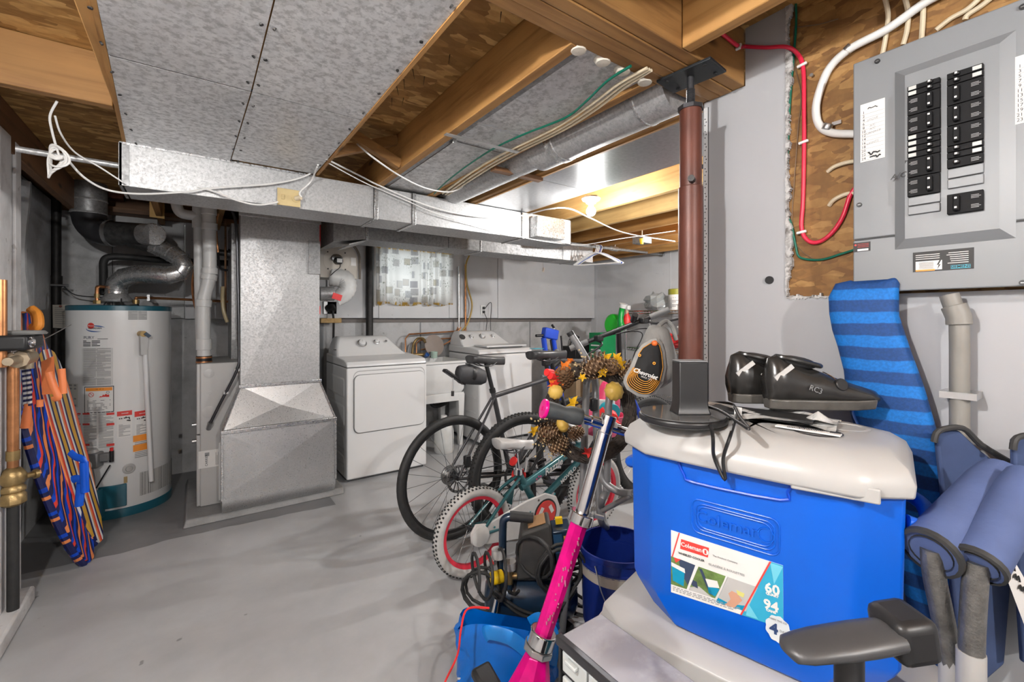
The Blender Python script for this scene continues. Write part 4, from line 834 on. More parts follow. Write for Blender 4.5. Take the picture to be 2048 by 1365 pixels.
# ------------------------------------------------------------------ laundry tub between them
tb = thing('laundry_tub', 'white plastic laundry tub on legs between dryer and washer', 'sink', (2.0, 4.2, 0))
tx0, tx1, ty0, ty1 = 1.73, 2.285, 3.98, 4.52
mb = MB(); S = [[(tx0+e,ty0+e,z),(tx1-e,ty0+e,z),(tx1-e,ty1-e,z),(tx0+e,ty1-e,z)] for e, z in ((.055,.53),(.03,.58),(.018,.845),(0,.845),(0,.87),(.028,.87),(.04,.80),(.06,.60))]
mb.loft(S, cap=False); n = len(mb.v); mb.f.append([n-4,n-3,n-2,n-1]); mb.mi.append(0); mb.f.append([3,2,1,0]); mb.mi.append(0); obj('basin', mb, M_white2, tb, bevel=.006)
for x in (tx0+.06, tx1-.06):
    for y in (ty0+.06, ty1-.06): obj('leg', MB().hexa([(x-.02,y-.02,0),(x+.02,y-.02,0),(x+.02,y+.02,0),(x-.02,y+.02,0),(x-.035,y-.035,.53),(x+.035,y-.035,.53),(x+.035,y+.035,.53),(x-.035,y+.035,.53)]), M_white2, tb, bevel=.004)
obj('leg_skirt', MB().box(tx0+.03, tx1-.03, ty0+.028, ty0+.04, .46, .545), M_white2, tb, bevel=.004)
obj('trap_pipe', MB().tube(spline([(2.0,4.25,.53),(2.0,4.25,.42),(2.06,4.25,.38),(2.2,4.3,.40),(2.22,4.5,.42)],6), .022, 10), M_black, tb)
fa = thing('tub_faucet', 'brass faucet with blue tap on the laundry tub', 'faucet', (1.98, 4.50, .87))
fx = xat(828,4.5)
obj('faucet_body', MB().tube([(fx-.10,4.5,.905),(fx+.12,4.5,.905)], .02, 10), M_brass, fa); obj('spout', MB().tube(spline([(fx-.02,4.5,.91),(fx-.01,4.49,1.02),(fx+.03,4.47,1.08),(fx+.07,4.42,1.08),(fx+.08,4.39,1.04)],6), .014, 10), M_brass, fa)
for k, (x, m) in enumerate(((fx-.10, M_redp), (fx+.13, mat('tap_blue', (.02,.10,.35), .4)))): obj('tap_handle', MB().cyl((x,4.48,.89),(x,4.44,.91),.024,n=8), m, fa)
def cpipe(label, pts, r=.0085, m=None, name='copper_pipe', group='copper lines above the laundry tub'):
    pts = [V(p) for p in pts]; return one(name, MB().tube(pts, r, 8), m or M_copper, label, 'pipe', loc=pts[0], group=group)
YP = 4.555
cpipe('upper copper line bending down to the tub faucet', [W(811,712,y=YP-.03), W(811,678,y=YP), W(818,669,y=YP), W(912,663,y=YP), W(920,650,y=YP)])
cpipe('middle copper line along the wall above the laundry tub', [W(833,708,y=YP-.03), W(833,687,y=YP-.01), W(840,681,y=YP-.01), W(915,676,y=YP-.01), W(932,655,y=YP-.01)])
cpipe('lowest copper line with red valve slanting to the washer', [W(842,700,y=YP-.03), W(880,694,y=YP-.03), W(900,683,y=YP-.03), W(922,655,y=YP-.03)])
ZC = 2.0
cpipe('grey supply pipe dropping from the trunk left of the copper pair', [(xat(918,YP),YP,1.90),(xat(918,YP),YP,1.0)], .012, M_steel, 'water_pipe', 'pipes dropping down the back wall')
cpipe('straight copper pipe dropping down the back wall', [(xat(931,YP),YP,1.93),(xat(931,YP),YP,1.0)], .011, M_copper, 'water_pipe', 'pipes dropping down the back wall')
cpipe('curved yellow gas hose beside the straight copper pipe', spline([W(941,507,y=YP-.02), W(932,530,y=YP-.02), W(934,570,y=YP-.02), W(944,610,y=YP-.02), W(936,645,y=YP-.02), W(924,662,y=YP-.02)],8), .010, mat('hose_amber', (.45,.30,.08), .4), 'water_pipe', 'pipes dropping down the back wall')
x = xat(739,YP); bp = thing('drain_stack', 'speckled black drain stack on the back wall left of the curtain', 'pipe', (x, YP, .9))
obj('pipe', MB().cyl((x,YP,0),(x,YP,2.04),.036,n=16), M_blackpipe, bp)
one('white_conduit', MB().cyl((xat(750,YP)-.0,YP,2.04),(xat(750,YP),YP,1.42),.008,n=8), M_white2, 'thin white conduit between drain stack and curtain', 'pipe', loc=(xat(750,YP),YP,1.42))
oc = thing('wall_outlet', 'white wall outlet above the washer with two black cords', 'outlet', tuple(W(966,618,y=4.575)))
p = W(966,620,y=4.575); obj('cover_plate', MB().box(p.x-.035,p.x+.035,4.568,4.576,p.z-.055,p.z+.055), M_white2, oc, bevel=.002)
for k, dz in enumerate((.025, -.022)):
    q = p+V((0,-.012,dz)); obj('plug', MB().box(q.x-.012,q.x+.012,q.y-.02,q.y+.006,q.z-.02,q.z+.012), M_black, oc, bevel=.003)
    obj('cord', MB().tube(spline([q+V((0,-.02,-.02)), q+V((.03+.06*(1-k),-.03,-.10+.16*(1-k))), q+V((.06*(1-k)+.02,-.03,-.2)), q+V((.10*(1-k)+.0,-.03,-.42))],8), .004, 6), M_black, oc)
jg = thing('water_jug', 'translucent white plastic jug standing under the laundry tub', 'jug', (2.02, 4.02, 0))
q = W(885,905,z=.0); q = V((1.97,3.90,0)); obj('jug_body', MB().lathe([(.001,0),(.085,0),(.095,.02),(.095,.20),(.08,.27),(.035,.31),(.03,.33),(.001,.33)], q, 20), mat('jug_white', (.66,.67,.66), .35), jg)
obj('jug_cap', MB().cyl(q+V((0,0,.33)), q+V((0,0,.355)), .03, n=14), M_white2, jg)
one('round_tray', MB().lathe([(.001,0),(.11,0),(.12,.012),(.001,.02)], (2.14,4.48,1.0), 24, axis=(.1,-.95,.2)), mat('tray_brown', (.25,.20,.17), .5), 'brown round tray leaning behind the tub against the washer', 'tray', loc=(2.14,4.48,.9))
gj = thing('glass_jar', 'green-rimmed clear glass standing on the laundry tub', 'jar', (1.95,4.2,.87)); q = V((xat(868,4.40),4.40,.87)); obj('glass', MB().lathe([(.001,0),(.035,0),(.04,.07),(.037,.07),(.032,.006),(.001,.006)], q, 16), mat('glass_green', (.42,.55,.48), .1), gj)

# ------------------------------------------------------------------ closet rod with hangers
rod = thing('closet_rod', 'grey pipe used as a clothes rod below the far joists', 'rod', tuple(W(1185,497,y=3.3)))
ra, rb = W(1140,488,y=2.86), W(1325,509,x=XF-.01); obj('pipe', MB().cyl(ra, rb, .014, n=12), M_galvd, rod)
obj('wall_flange', MB().cyl(rb+V((-.02,0,0)), rb+V((.009,0,0)), .03, n=14), M_steel, rod); obj('rod_sleeve', MB().cyl(ra+(rb-ra)*.36, ra+(rb-ra)*.42, .024, n=12), M_steel, rod)
obj('wire_hook', MB().tube([ra+(rb-ra)*.40+V((0,0,.014)), ra+(rb-ra)*.40+V((.01,0,.12)), ra+(rb-ra)*.40+V((.0,0,JB-1.75))], .003, 6), M_steel, rod)
obj('end_hook', MB().tube([ra, ra+V((0,0,JB-ra.z))], .004, 6), M_steel, rod)
M_hblue = mat('hanger_blue', (.08,.14,.45), .4)
for k in range(5):
    c = ra+(rb-ra)*(.205+.013*k); ax = V((.42+.05*k, -.9, 0)).normalized(); m = M_hblue if k == 3 else M_white2
    h = thing('clothes_hanger', ['nearest white plastic hanger on the rod', 'second white plastic hanger on the rod', 'third white plastic hanger on the rod', 'blue plastic hanger on the rod', 'farthest white plastic hanger on the rod'][k], 'hanger', tuple(c), group='plastic hangers on the rod')
    hk = [c+V((0,0,.019))+ax*(.019*math.cos(t))+V((0,0,.019*math.sin(t)-.019)) for t in [3.4-.45*i for i in range(9)]]+[c+V((0,0,-.06))]
    obj('hook', MB().tube(hk, .0035, 6), m, h)
    L = .19; tri = [c+V((0,0,-.055)), c+ax*L*.6+V((0,0,-.10)), c+ax*L+V((0,0,-.145)), c+ax*L*.98+V((0,0,-.165)), c-ax*L*.98+V((0,0,-.165)), c-ax*L+V((0,0,-.145)), c-ax*L*.6+V((0,0,-.10))]
    obj('shoulder_frame', MB().tube(spline(tri, 4, True), .006, 6, closed=True), m, h)
# ------------------------------------------------------------------ wire shelving against the far wall
sx0, sx1, sy0, sy1 = 4.22, 4.68, 2.30, 3.56
sh = thing('wire_shelving', 'chrome wire shelving unit against the far right wall', 'shelf', (4.45, 2.9, 0))
zs = [.30, W(1290,665,x=4.3).z-.02, W(1222,622,x=4.22).z]
zs = [.35, .95, 1.385]
for x in (sx0, sx1):
    for y in (sy0, sy1): obj('post', MB().cyl((x,y,0),(x,y,1.43),.0125,n=10), M_chrome, sh)
for z in zs:
    t = obj('shelf_frame', MB().tube([(sx0,sy0,z),(sx1,sy0,z),(sx1,sy1,z),(sx0,sy1,z)], .005, 6, closed=True).tube([(sx0,sy0,z-.03),(sx1,sy0,z-.03),(sx1,sy1,z-.03),(sx0,sy1,z-.03)], .004, 6, closed=True), M_chrome, sh)
    mb = MB(); k = 0; y = sy0
    while y < sy1-.02: mb.tube([(sx0,y,z),(sx0,y+.02,z-.03),(sx0,y+.04,z)], .0028, 5); y += .04
    obj('truss_wire', mb, M_chrome, t); mb = MB()
    for i in range(40): yy = sy0+.03+i*.0307; mb.cyl((sx0,yy,z+.005),(sx1,yy,z+.005),.0022,n=5)
    obj('shelf_wires', mb, M_chrome, t)
ZT = zs[2]+.0085
def crumpled(c, rx, ry, rz, seed, n=14, m=9, k=.22):
    random.seed(seed); mb = MB().ball(c, rx, ry, rz, n, m); mb.v = [tuple(V(c)+(V(p)-V(c))*(1+random.uniform(-k, k))) for p in mb.v]; return mb
def oncl(u, v, x=4.42): return W(u, v, x=x)
mb = crumpled((4.45,3.26,ZT+.10), .15, .17, .115, 4); mb.v = [(x,y,max(z,ZT)) for x,y,z in mb.v]; one('plastic_bag', mb, mat('bag_grey', (.36,.38,.38), .25), 'crumpled grey plastic bag on the top wire shelf', 'bag', loc=(4.45,3.22,ZT), smooth=0)
ct = thing('plastic_tub', 'tall white container with olive green lid on the top wire shelf', 'container', (4.42, 2.98, ZT))
c = V((4.40,2.98,ZT)); obj('tub_body', MB().lathe([(.001,0),(.085,0),(.095,.17),(.001,.17)], c, 24), M_paper, ct); obj('tub_lid', MB().lathe([(.001,.235),(.09,.235),(.097,.23),(.097,.17),(.001,.17)], c, 24), mat('olive', (.28,.27,.03), .4), ct)
mb = MB()
for i in range(9): mb.lathe([(.0925,.02+.016*i),(.0925,.028+.016*i)], c, 8, arc=(2.6,2.6+.5+.5*((i*7) % 3)))
obj('tub_print', mb, M_inkg, ct)
rc = thing('spool', 'red ribbon spool on the top wire shelf in front of the container', 'spool', (4.30,2.80,ZT)); c = V((4.30,2.82,ZT)); obj('spool_body', MB().cyl(c, c+V((0,0,.10)), .036, n=18), mat('spool_red', (.66,.10,.07), .5), rc); obj('spool_base', MB().cyl(c+V((0,0,.0)), c+V((0,0,.03)), .040, n=18), M_paper, rc)
wbx = thing('carton', 'white carton with dark open top on the top wire shelf', 'box', (4.42,2.6,ZT)); obj('box_body', MB().box(4.32,4.48,2.55,2.74,ZT,ZT+.10), M_paper, wbx, bevel=.003); obj('box_top', MB().box(4.33,4.47,2.56,2.73,ZT+.1,ZT+.115), M_dark, wbx); 
one('carton', MB().box(4.28,4.42,2.40,2.53,ZT,ZT+.12), mat('lime', (.30,.60,.05), .5), 'lime green carton at the right end of the top wire shelf', 'box', loc=(4.35,2.47,ZT), bevel=.003)
pn_ = thing('paper_note', 'small white price card standing on the white carton', 'card', (4.42,2.6,ZT+.12)); obj('card', MB().box(4.40,4.41,2.55,2.68,ZT+.115,ZT+.17), M_paper, pn_); text('lettering', '97', .05, (4.398,2.615,ZT+.142), (0,-1,0), (0,0,1), M_ink, pn_)
random.seed(12)
for k in range(5): c = V((4.27,2.60+.075*k-.1,ZT)); one('small_jar', MB().lathe([(.001,0),(.022,0),(.022,.03),(.016,.036),(.016,.045),(.001,.045)], c, 12), [M_chrome,M_paper,M_dark,M_paper,M_chrome][k], ['tiny shiny jar furthest right on the top shelf edge','tiny white jar second from the right on the top shelf edge','tiny dark jar in the middle of the top shelf edge','tiny white jar left of the dark jar on the top shelf edge','tiny shiny jar left-most in front of the container'][k], 'jar', loc=c, group='small jars on the top shelf edge')
# leaf blower and red spray bottle hang from the shelf post
gb = thing('leaf_blower', 'bright green leaf blower with white nozzle hung on the wire shelving', 'leaf blower', tuple(W(1238,640,x=4.16)))
M_lime = mat('blower_green', (.02,.50,.03), .35); c = W(1232,650,x=4.14)
obj('fan_housing', MB().lathe([(.001,.0),(.11,0),(.13,.03),(.13,.08),(.10,.11),(.001,.11)], c+V((.02,0,-.0)), 24, axis=(-1,0,0)), M_lime, gb); obj('blower_tube', MB().tube(spline([W(1243,655,x=4.06), W(1241,640,x=4.06), W(1243,624,x=4.08), W(1245,615,x=4.08)],4), [.045,.045,.04,.036,.036,.034,.034,.034,.034,.034,.034,.034,.034][:13], 12), mat('blower_dgreen', (.0,.28,.04), .35), gb)
obj('nozzle', MB().cyl(W(1245,616,x=4.08), W(1247,608,x=4.08), .04, .05, n=12), M_white2, gb);
rs_ = thing('spray_bottle', 'red and white spray bottle beside the green leaf blower', 'bottle', tuple(W(1255,650,x=4.2)))
obj('bottle', MB().lathe([(.001,0),(.045,0),(.05,.02),(.05,.10),(.02,.16),(.015,.2),(.001,.2)], W(1254,655,x=4.15), 16), M_redp, rs_); obj('trigger_head', MB().obox(W(1253,616,x=4.15), .05, .09, .05), M_white2, rs_, bevel=.008); obj('neck', MB().cyl(W(1254,632,x=4.15), W(1253,618,x=4.15), .022, n=10), mat('kraft', (.45,.33,.22)), rs_)
# boxes lower down, behind the bicycles
def cuboid(name, label, cat, c, sx, sy, sz, m, rz=0, **k):
    mb = MB().obox((0,0,sz/2), sx, sy, sz, Matrix.Rotation(rz,3,'Z')); o = obj(name, mb, m, None, bevel=.004, label=label, cat=cat, **k); o.location = c; return o
st_ = thing('storage_tote', 'grey storage tote on the floor under the wire shelving', 'tote', (4.42,2.95,0)); 
pz = W(1270,690,x=4.2).z
wbn = thing('white_bin', 'white plastic bin on the middle wire shelf', 'bin', (4.45,2.6,zs[1])); obj('bin_body', MB().hexa([(4.27,2.33,zs[1]+.008),(4.62,2.33,zs[1]+.008),(4.62,2.85,zs[1]+.008),(4.27,2.85,zs[1]+.008),(4.25,2.31,zs[1]+.26),(4.64,2.31,zs[1]+.26),(4.64,2.87,zs[1]+.26),(4.25,2.87,zs[1]+.26)]), M_white2, wbn, bevel=.008); obj('bin_rim', MB().box(4.24,4.65,2.305,2.875,zs[1]+.245,zs[1]+.265), M_white2, wbn, bevel=.004)
obj('tote_body', MB().box(4.26,4.62,2.5,3.4,0,.28), M_grey, st_, bevel=.01); obj('tote_lid', MB().box(4.25,4.64,2.48,3.42,.28,.31), M_dark, st_, bevel=.008)
mb = crumpled((4.42,3.1,zs[1]+.09), .13, .18, .09, 9); mb.v = [(x,y,max(z,zs[1]+.008)) for x,y,z in mb.v]; one('red_rags', mb, M_redp, 'heap of red cloth on the middle wire shelf', 'cloth', loc=(4.42,3.1,zs[1]), smooth=0)
p = W(1197,700,x=3.75); gx = thing('drink_carton', 'green drink carton box standing behind the bicycles', 'box', (3.75,p.y,0))
zz = W(1197,666,x=3.75).z; obj('box_body', MB().box(3.70,3.95,p.y-.08,p.y+.10,zz-.34,zz), mat('box_green', (.0,.20,.06), .5), gx, bevel=.003)
for k in range(4): obj('print_bar', MB().box(3.698,3.70,p.y-.06,p.y+.07,zz-.30+.05*k,zz-.285+.05*k), M_paper, gx)
cuboid('cardboard_box', 'plain cardboard box under the green carton', 'box', (3.83,p.y+.01,0), .30, .19, zz-.345, mat('cardboard', (.36,.25,.15), .8))
q = W(1160,690,x=3.72); ck = thing('tool_crate', 'black wire crate of dark tools beside the green carton', 'crate', (3.75,q.y,0)); zc = W(1160,690,x=3.72).z
obj('crate_body', MB().box(3.62,3.95,q.y-.03,q.y+.22,zc-.20,zc-.02), M_black, ck, bevel=.004); cuboid('cardboard_box', 'plain cardboard box under the black crate of tools', 'box', (3.79,q.y+.08,0), .34, .24, zc-.203, MATS['cardboard'])
random.seed(21)
for k in range(9): a = V((random.uniform(3.64,3.9), random.uniform(q.y,q.y+.2), zc-.02)); obj('tool', MB().cyl(a, a+V((random.uniform(-.08,.08), random.uniform(-.1,.1), random.uniform(.05,.13))), random.uniform(.012,.026), n=8), random.choice([M_dark, M_steel, M_white2, M_black]), ck)
# blue repair stand
bs = thing('repair_stand', 'blue folding bicycle repair stand behind the bicycles', 'stand', (2.75, 3.35, 0)); M_sblue = mat('stand_blue', (.01,.06,.50), .35)
B = lambda u, v: W(u, v, y=3.30)
obj('stand_head', MB().obox(B(1100,668), .17, .07, .10, Matrix.Rotation(.2,3,'Y')), M_sblue, bs, bevel=.012); obj('clamp_bar', MB().cyl(B(1072,672), B(1090,671), .014, n=10), M_black, bs)
obj('clamp_jaw', MB().bar(B(1089,664), B(1109,658), .03, .022), M_steel, bs, bevel=.004); obj('clamp_handle', MB().cyl(B(1104,650), B(1110,660), .012, n=8), M_black, bs)
for (u0,v0,u1,v1) in ((1087,676,1098,760),(1106,676,1118,760)): a, b = B(u0,v0), B(u1,v1); obj('leg', MB().cyl(a, a+(b-a)*(a.z/(a.z-b.z)), .026, n=12), M_sblue, bs)
for (u0,v0,u1,v1) in ((1101,680,1110,740),(1122,672,1126,720)): obj('rod', MB().cyl(B(u0,v0), B(u1,v1), .009, n=8), M_black, bs)
one('light_pull_chip', MB().obox(W(1087,540,y=3.9), .03, .004, .05, Matrix.Rotation(.3,3,'Y')).cyl(W(1086,534,y=3.9), V((W(1086,534,y=3.9).x,3.9,SUB)), .0012, n=5), mat('chip', (.6,.52,.45), .6), 'small cream pull tag hanging on a string below the trunk', 'tag', loc=W(1087,540,y=3.9))
# ------------------------------------------------------------------ electrical panel
PX = XR+.014; PY0, PY1 = .445, .072          # left and right edge as seen; face looks towards -x
def PW(u, v, d=0): return W(u, v, x=XR-.052-d)
q0, q1 = PW(1706,586), PW(1706,128)
ZB_, ZT_ = q0.z, q1.z; YL = q0.y; YR = YL-.370
pb = thing('breaker_panel', 'grey electrical breaker panel mounted on bare sheathing', 'breaker panel', (XR, (YL+YR)/2, ZB_))
XF_ = XR-.052
obj('enclosure', MB().box(XF_+.006, XR+.016, YR+.012, YL-.012, ZB_+.012, ZT_-.012), M_grey, pb, smooth=0)
zs_ = PW(1717,480).z
obj('cover', MB().box(XF_, XF_+.006, YR, YL, zs_+.001, ZT_), M_grey, pb, bevel=.004, seg=3); obj('cover', MB().box(XF_, XF_+.006, YR, YL, ZB_, zs_-.001), M_grey, pb, bevel=.004, seg=3)
obj('cover_seam', MB().box(XF_-.0004, XF_+.004, YR+.004, YL-.004, zs_-.0012, zs_+.0012), M_ink, pb)
# raised frame round the breakers: sloped border and recessed field
fy0, fy1, fz0, fz1 = PW(1790,450).y, YR+.088, PW(1790,500).z, PW(1790,145).z
def frame_ring(mb, y0, y1, z0, z1, x, e, x2):
    P = [(x,y0,z0),(x,y1,z0),(x,y1,z1),(x,y0,z1)]; s = -1 if y1 < y0 else 1
    Q = [(x2,y0+e*s,z0+e),(x2,y1-e*s,z0+e),(x2,y1-e*s,z1-e),(x2,y0+e*s,z1-e)]; ring(mb, P, Q)
mb = MB(); frame_ring(mb, fy0, fy1, fz0, fz1, XF_-.0005, .022, XF_-.014); fr = obj('raised_border', mb, M_grey, pb, smooth=30)
obj('raised_field', MB().box(XF_-.0142, XF_-.0005, fy1+.0218, fy0-.0218, fz0+.0218, fz1-.0218), M_grey, pb)
XB = XF_-.0145
def breaker(yc, z0, h, side, half, handle2):
    """side: +1 handle on the right of its row; half: narrow twin; handle2: joined double handle"""
    W2 = .056; o = obj('breaker', MB().box(XB-.010, XB, yc-W2/2, yc+W2/2, z0+.0008, z0+h-.0008), mat('breaker_black', (.009,.009,.010), .65, 0, .1, 20, spec=.2), pb, bevel=.0008)
    s = side; hy = yc-s*.012
    if handle2: obj('handle', MB().box(XB-.022, XB-.010, hy-.005, hy+.005, z0+h*.12, z0+h*.88), MATS['breaker_black'], o, bevel=.002)
    for k in range(2 if handle2 else 1):
        zc = z0+h*(.5 if not handle2 else .27+.46*k)
        if not handle2: obj('handle', MB().box(XB-.019, XB-.010, hy-.005, hy+.005, zc-.004, zc+.004), M_black, o, bevel=.002)
        obj('handle_mark', MB().box(XB-.0232 if handle2 else XB-.0202, XB-.0192 if not handle2 else XB-.0222, hy-.002, hy+.002, zc-.002, zc+.002), M_paper, o)
        obj('toggle_slot', MB().box(XB-.0112, XB-.0101, yc-s*.001+.0, yc+s*.006+.0, zc-.004, zc+.004), M_ink, o) if False else None
        if half: obj('rating_label', MB().box(XB-.0108, XB-.0100, yc+s*.012, yc+s*.026, zc-.0042, zc+.0042), mat('pale_tag', (.55,.56,.54), .5), o, bevel=.0003)
        else:
            mb = MB()
            for r in range(3): mb.box(XB-.0106, XB-.0100, yc+s*.010, yc+s*(.022+.003*(r % 2)), zc-.004+.003*r, zc-.0027+.003*r)
            obj('rating_print', mb, M_inkg, o)
yl_, yr_ = PW(1852,300).y, PW(1934,300).y; zt_l = PW(1852,170).z; zb_l = PW(1852,405).z
u_ = (zt_l-zb_l)/12.2
z = zt_l
for h, half, dbl in ((.55,1,0),(.55,1,0),(2,0,1),(2,0,1),(.62,1,0),(.62,1,0),(.62,1,0),(.62,1,0),(2,0,1),(2,0,1)):
    z -= h*u_; breaker(yl_, z, h*u_, 1, half, dbl)
for k in range(2): z -= .95*u_; obj('blank_plate', MB().box(XB-.006, XB, yl_-.028, yl_+.028, z+.001, z+.95*u_-.001), M_grey, pb, bevel=.0015)
z = zt_l+.0
for h, half, dbl in ((.62,1,0),(.62,1,0),(2,0,1),(2,0,1),(2,0,1),(.62,1,0),(.62,1,0),(.95,0,0)):
    z -= h*u_; breaker(yr_, z, h*u_, -1, half, dbl)
for k in range(2): z -= 1.0*u_; obj('blank_plate', MB().box(XB-.006, XB, yr_-.028, yr_+.028, z+.001, z+1.0*u_-.001), M_grey, pb, bevel=.0015)
z -= .55*u_+2*u_; breaker(yr_, z, 2*u_, -1, 0, 1)
# directory cards, warning labels, marker notes, screws
p0, p1 = PW(1721,324), PW(1770,198); c0, c1, c2 = p0.y, PW(1770,300).y, 0
cz0, cz1 = PW(1721,326).z, PW(1721,211).z
def directory(y0, y1, z0, z1, nums, seed):
    L = obj('directory_card', MB().box(XF_-.0012, XF_, y1, y0, z0, z1), M_paper, pb); n = len(nums); dz = (z1-z0)*.86/n; mb = MB(); random.seed(seed)
    for i, s in enumerate(nums):
        zz = z1-(z1-z0)*.12-dz*(i+.5); mb.box(XF_-.0016, XF_-.0012, y1+.001, y0-.001, zz-dz/2, zz-dz/2+.0005)
        text('number', str(s), dz*.95, (XF_-.0014, y0-.007, zz), (0,-1,0), (0,0,1), M_ink, L, ex=.0002)
    obj('ruled_lines', mb, M_inkg, L); return L
L = directory(c0, c1, cz0, cz1, [1,2,4,6,8,10,12,14,16,18,20,22,24], 3)
dzz = (cz1-cz0)
def scrawl(y, z, w, h, seed, m=M_ink, par=None, r=.0009):
    random.seed(seed); pts = [(XF_-.0022, y-w*i/9, z+random.uniform(-h,h)/2) for i in range(10)]; return obj('handwriting', MB().tube(spline(pts,3), r, 5), m, par)
scrawl(c0-.016, cz1-dzz*.10, .020, .004, 1, M_ink, L); scrawl(c0-.016, cz0+dzz*.12, .025, .006, 2, M_ink, L, .0016); scrawl(c0-.020, cz0+dzz*.05, .022, .005, 5, M_ink, L, .0016)
for k, (s, f) in enumerate((('STOVE', .70), ('A/C', .595), ('A/C', .54), ('FURNACE', .475), ('LIGHTS', .30))): text('handwriting', s, .0075, (XF_-.0015, c0-.025, cz0+dzz*f), (0,-1,.12), (0,0,1), M_inkg, L, shear=.25, ex=.0002)
ry = YR+.062; directory(PW(2030,200).y, PW(2030,200).y-.05, PW(2030,250).z, PW(2030,115).z, [1,3,5,7,9,11,13,15,17,19,21,23], 4)
text('marker_note', 'A/C', .017, (XF_-.0147, PW(1798,352,.014).y+.002, PW(1798,352,.014).z), (0,-1,.03), (0,0,1), M_ink, pb, shear=.3, bold=.0002)
scrawl(PW(1806,356).y, PW(1806,354).z, .006, .006, 8, M_ink, pb); text('marker_note', 'F', .009, (XF_-.0147, PW(1812,324,.014).y, PW(1812,324,.014).z), (0,-1,0), (0,0,1), M_ink, pb, bold=.0002)
a, b = PW(1826,543), PW(1948,498); wl = obj('warning_label', MB().box(XF_-.0012, XF_, b.y, a.y, PW(1826,545).z, PW(1826,506).z), M_ink, pb)
zl0, zl1 = PW(1826,545).z, PW(1826,506).z; hh = zl1-zl0; ww = a.y-b.y
obj('label_panel', MB().box(XF_-.0018, XF_-.0012, a.y-ww*.50, a.y-ww*.05, zl0+hh*.06, zl0+hh*.52), M_paper, wl); obj('label_strip', MB().box(XF_-.0019, XF_-.0012, a.y-ww*.38, a.y-ww*.05, zl0+hh*.02, zl0+hh*.10), M_orange, wl)
obj('label_strip', MB().box(XF_-.0018, XF_-.0012, a.y-ww*.95, a.y-ww*.64, zl0+hh*.05, zl0+hh*.22), mat('label_cyan', (.05,.42,.55), .5), wl); text('lettering', 'SIEMENS', .0085, (XF_-.002, a.y-ww*.795, zl0+hh*.135), (0,-1,0), (0,0,1), M_ink, wl, ex=.0002, bold=.0002)
mb = MB(); bx = V((XF_-.0019, a.y-ww*.44, zl0+hh*.28)); mb.add([bx+V((0,-y,z)) for y, z in ((.002,.012),(-.003,.0),(.0005,.001),(-.002,-.010),(.004,.002),(.0005,.001),(.005,.012))], [tuple(range(7))]); obj('bolt_sign', mb, M_ink, wl)
mb = MB(); random.seed(4)
for r in range(5): mb.box(XF_-.0018, XF_-.0012, a.y-ww*.36, a.y-ww*(.10+.04*random.random()), zl0+hh*(.15+.07*r), zl0+hh*(.17+.07*r))
obj('print_lines', mb, M_inkg, wl); mb = MB()
for r in range(6): mb.box(XF_-.0018, XF_-.0012, a.y-ww*.92, a.y-ww*(.55+.1*random.random()), zl0+hh*(.32+.10*r), zl0+hh*(.35+.10*r))
for r in range(3): mb.box(XF_-.0018, XF_-.0012, a.y-ww*.46, a.y-ww*.05, zl0+hh*(.62+.10*r), zl0+hh*(.65+.10*r))
obj('print_lines', mb, M_paper, wl)
a, b = PW(1707,505), PW(1741,485); bl_ = obj('caution_label', MB().box(XF_-.0012, XF_, b.y, a.y, PW(1707,505).z, PW(1707,487).z), M_ink, pb); obj('label_strip', MB().box(XF_-.0018, XF_-.0012, b.y+.004, a.y-.009, PW(1707,504).z, PW(1707,500).z), M_paper, bl_); c = PW(1711.5,491); obj('label_dot', MB().cyl(c+V((-.0018,0,0)), c, .0025, n=10), M_ored, bl_)
for r in range(3): obj('print_line', MB().box(XF_-.0018, XF_-.0012, b.y+.003, a.y-.009, PW(1707,490+3*r).z-.0008, PW(1707,490+3*r).z), M_ored, bl_)
for u, v in ((1755,123),(1719,410),(2046,14),(2046,566)): c = PW(u,v); sw = obj('cover_screw', MB().cyl(c+V((-.003,0,0)), c, .0058, n=12), M_black, pb); obj('screw_slot', MB().box(c.x-.0034,c.x-.003,c.y-.003,c.y+.003,c.z-.0006,c.z+.0006), M_steel, sw)
# ------------------------------------------------------------------ cables on the sheathing and wall
XS = XR+.016
def wire(name, label, pts, r, m, n=10, k=8, cat='cable', group=None):
    t = thing(name, label, cat, tuple(pts[0]), group=group); obj('sheath', MB().tube(spline(pts, k), r, n), m, t); return t
SW = lambda u, v, d=.008: W(u, v, x=XS-d)
rw = wire('red_cable', 'red cable stapled over the beam and sheathing, looping into the panel', [W(1378,-20,y=.722), W(1384,8,y=.722), W(1430,55,y=.722), W(1476,92,y=.722), V((XR-.008,.727,W(1488,97,x=XR).z)), W(1530,95,x=XR-.008), W(1572,94,x=XR-.008), W(1594,107,x=XS-.01), SW(1606,135), SW(1608,210), SW(1608,300), SW(1606,400), SW(1603,455), SW(1614,480), SW(1635,485), SW(1662,468), SW(1685,435), SW(1700,392), SW(1712,375)], .0058, M_redc)
for u, v in ((1605,131),(1608,285),(1604,465)): c = SW(u,v); obj('staple', MB().obox(c+V((-.004,0,0)), .008, .026, .008, Matrix.Rotation(-.12,3,'X')), M_white2, rw, bevel=.002)
for u, v in ((1381,8),(1477,94)): c = W(u,v,y=.722); obj('staple', MB().obox(c, .008, .016, .02, Matrix.Rotation(.4,3,'Y')), M_white2, rw, bevel=.002)
wire('green_ground_wire', 'green ground wire running down the edge of the bare sheathing', [SW(1591,-10,.006), SW(1592,55,.006), SW(1584,150,.006), SW(1578,240,.006), SW(1575,330,.006), SW(1571,350,.006), SW(1573,420,.006), SW(1583,450,.006), SW(1591,490,.006), SW(1600,515,.006), SW(1640,520,.006), SW(1680,509,.006), SW(1708,500,.006)], .0032, M_green, 8)
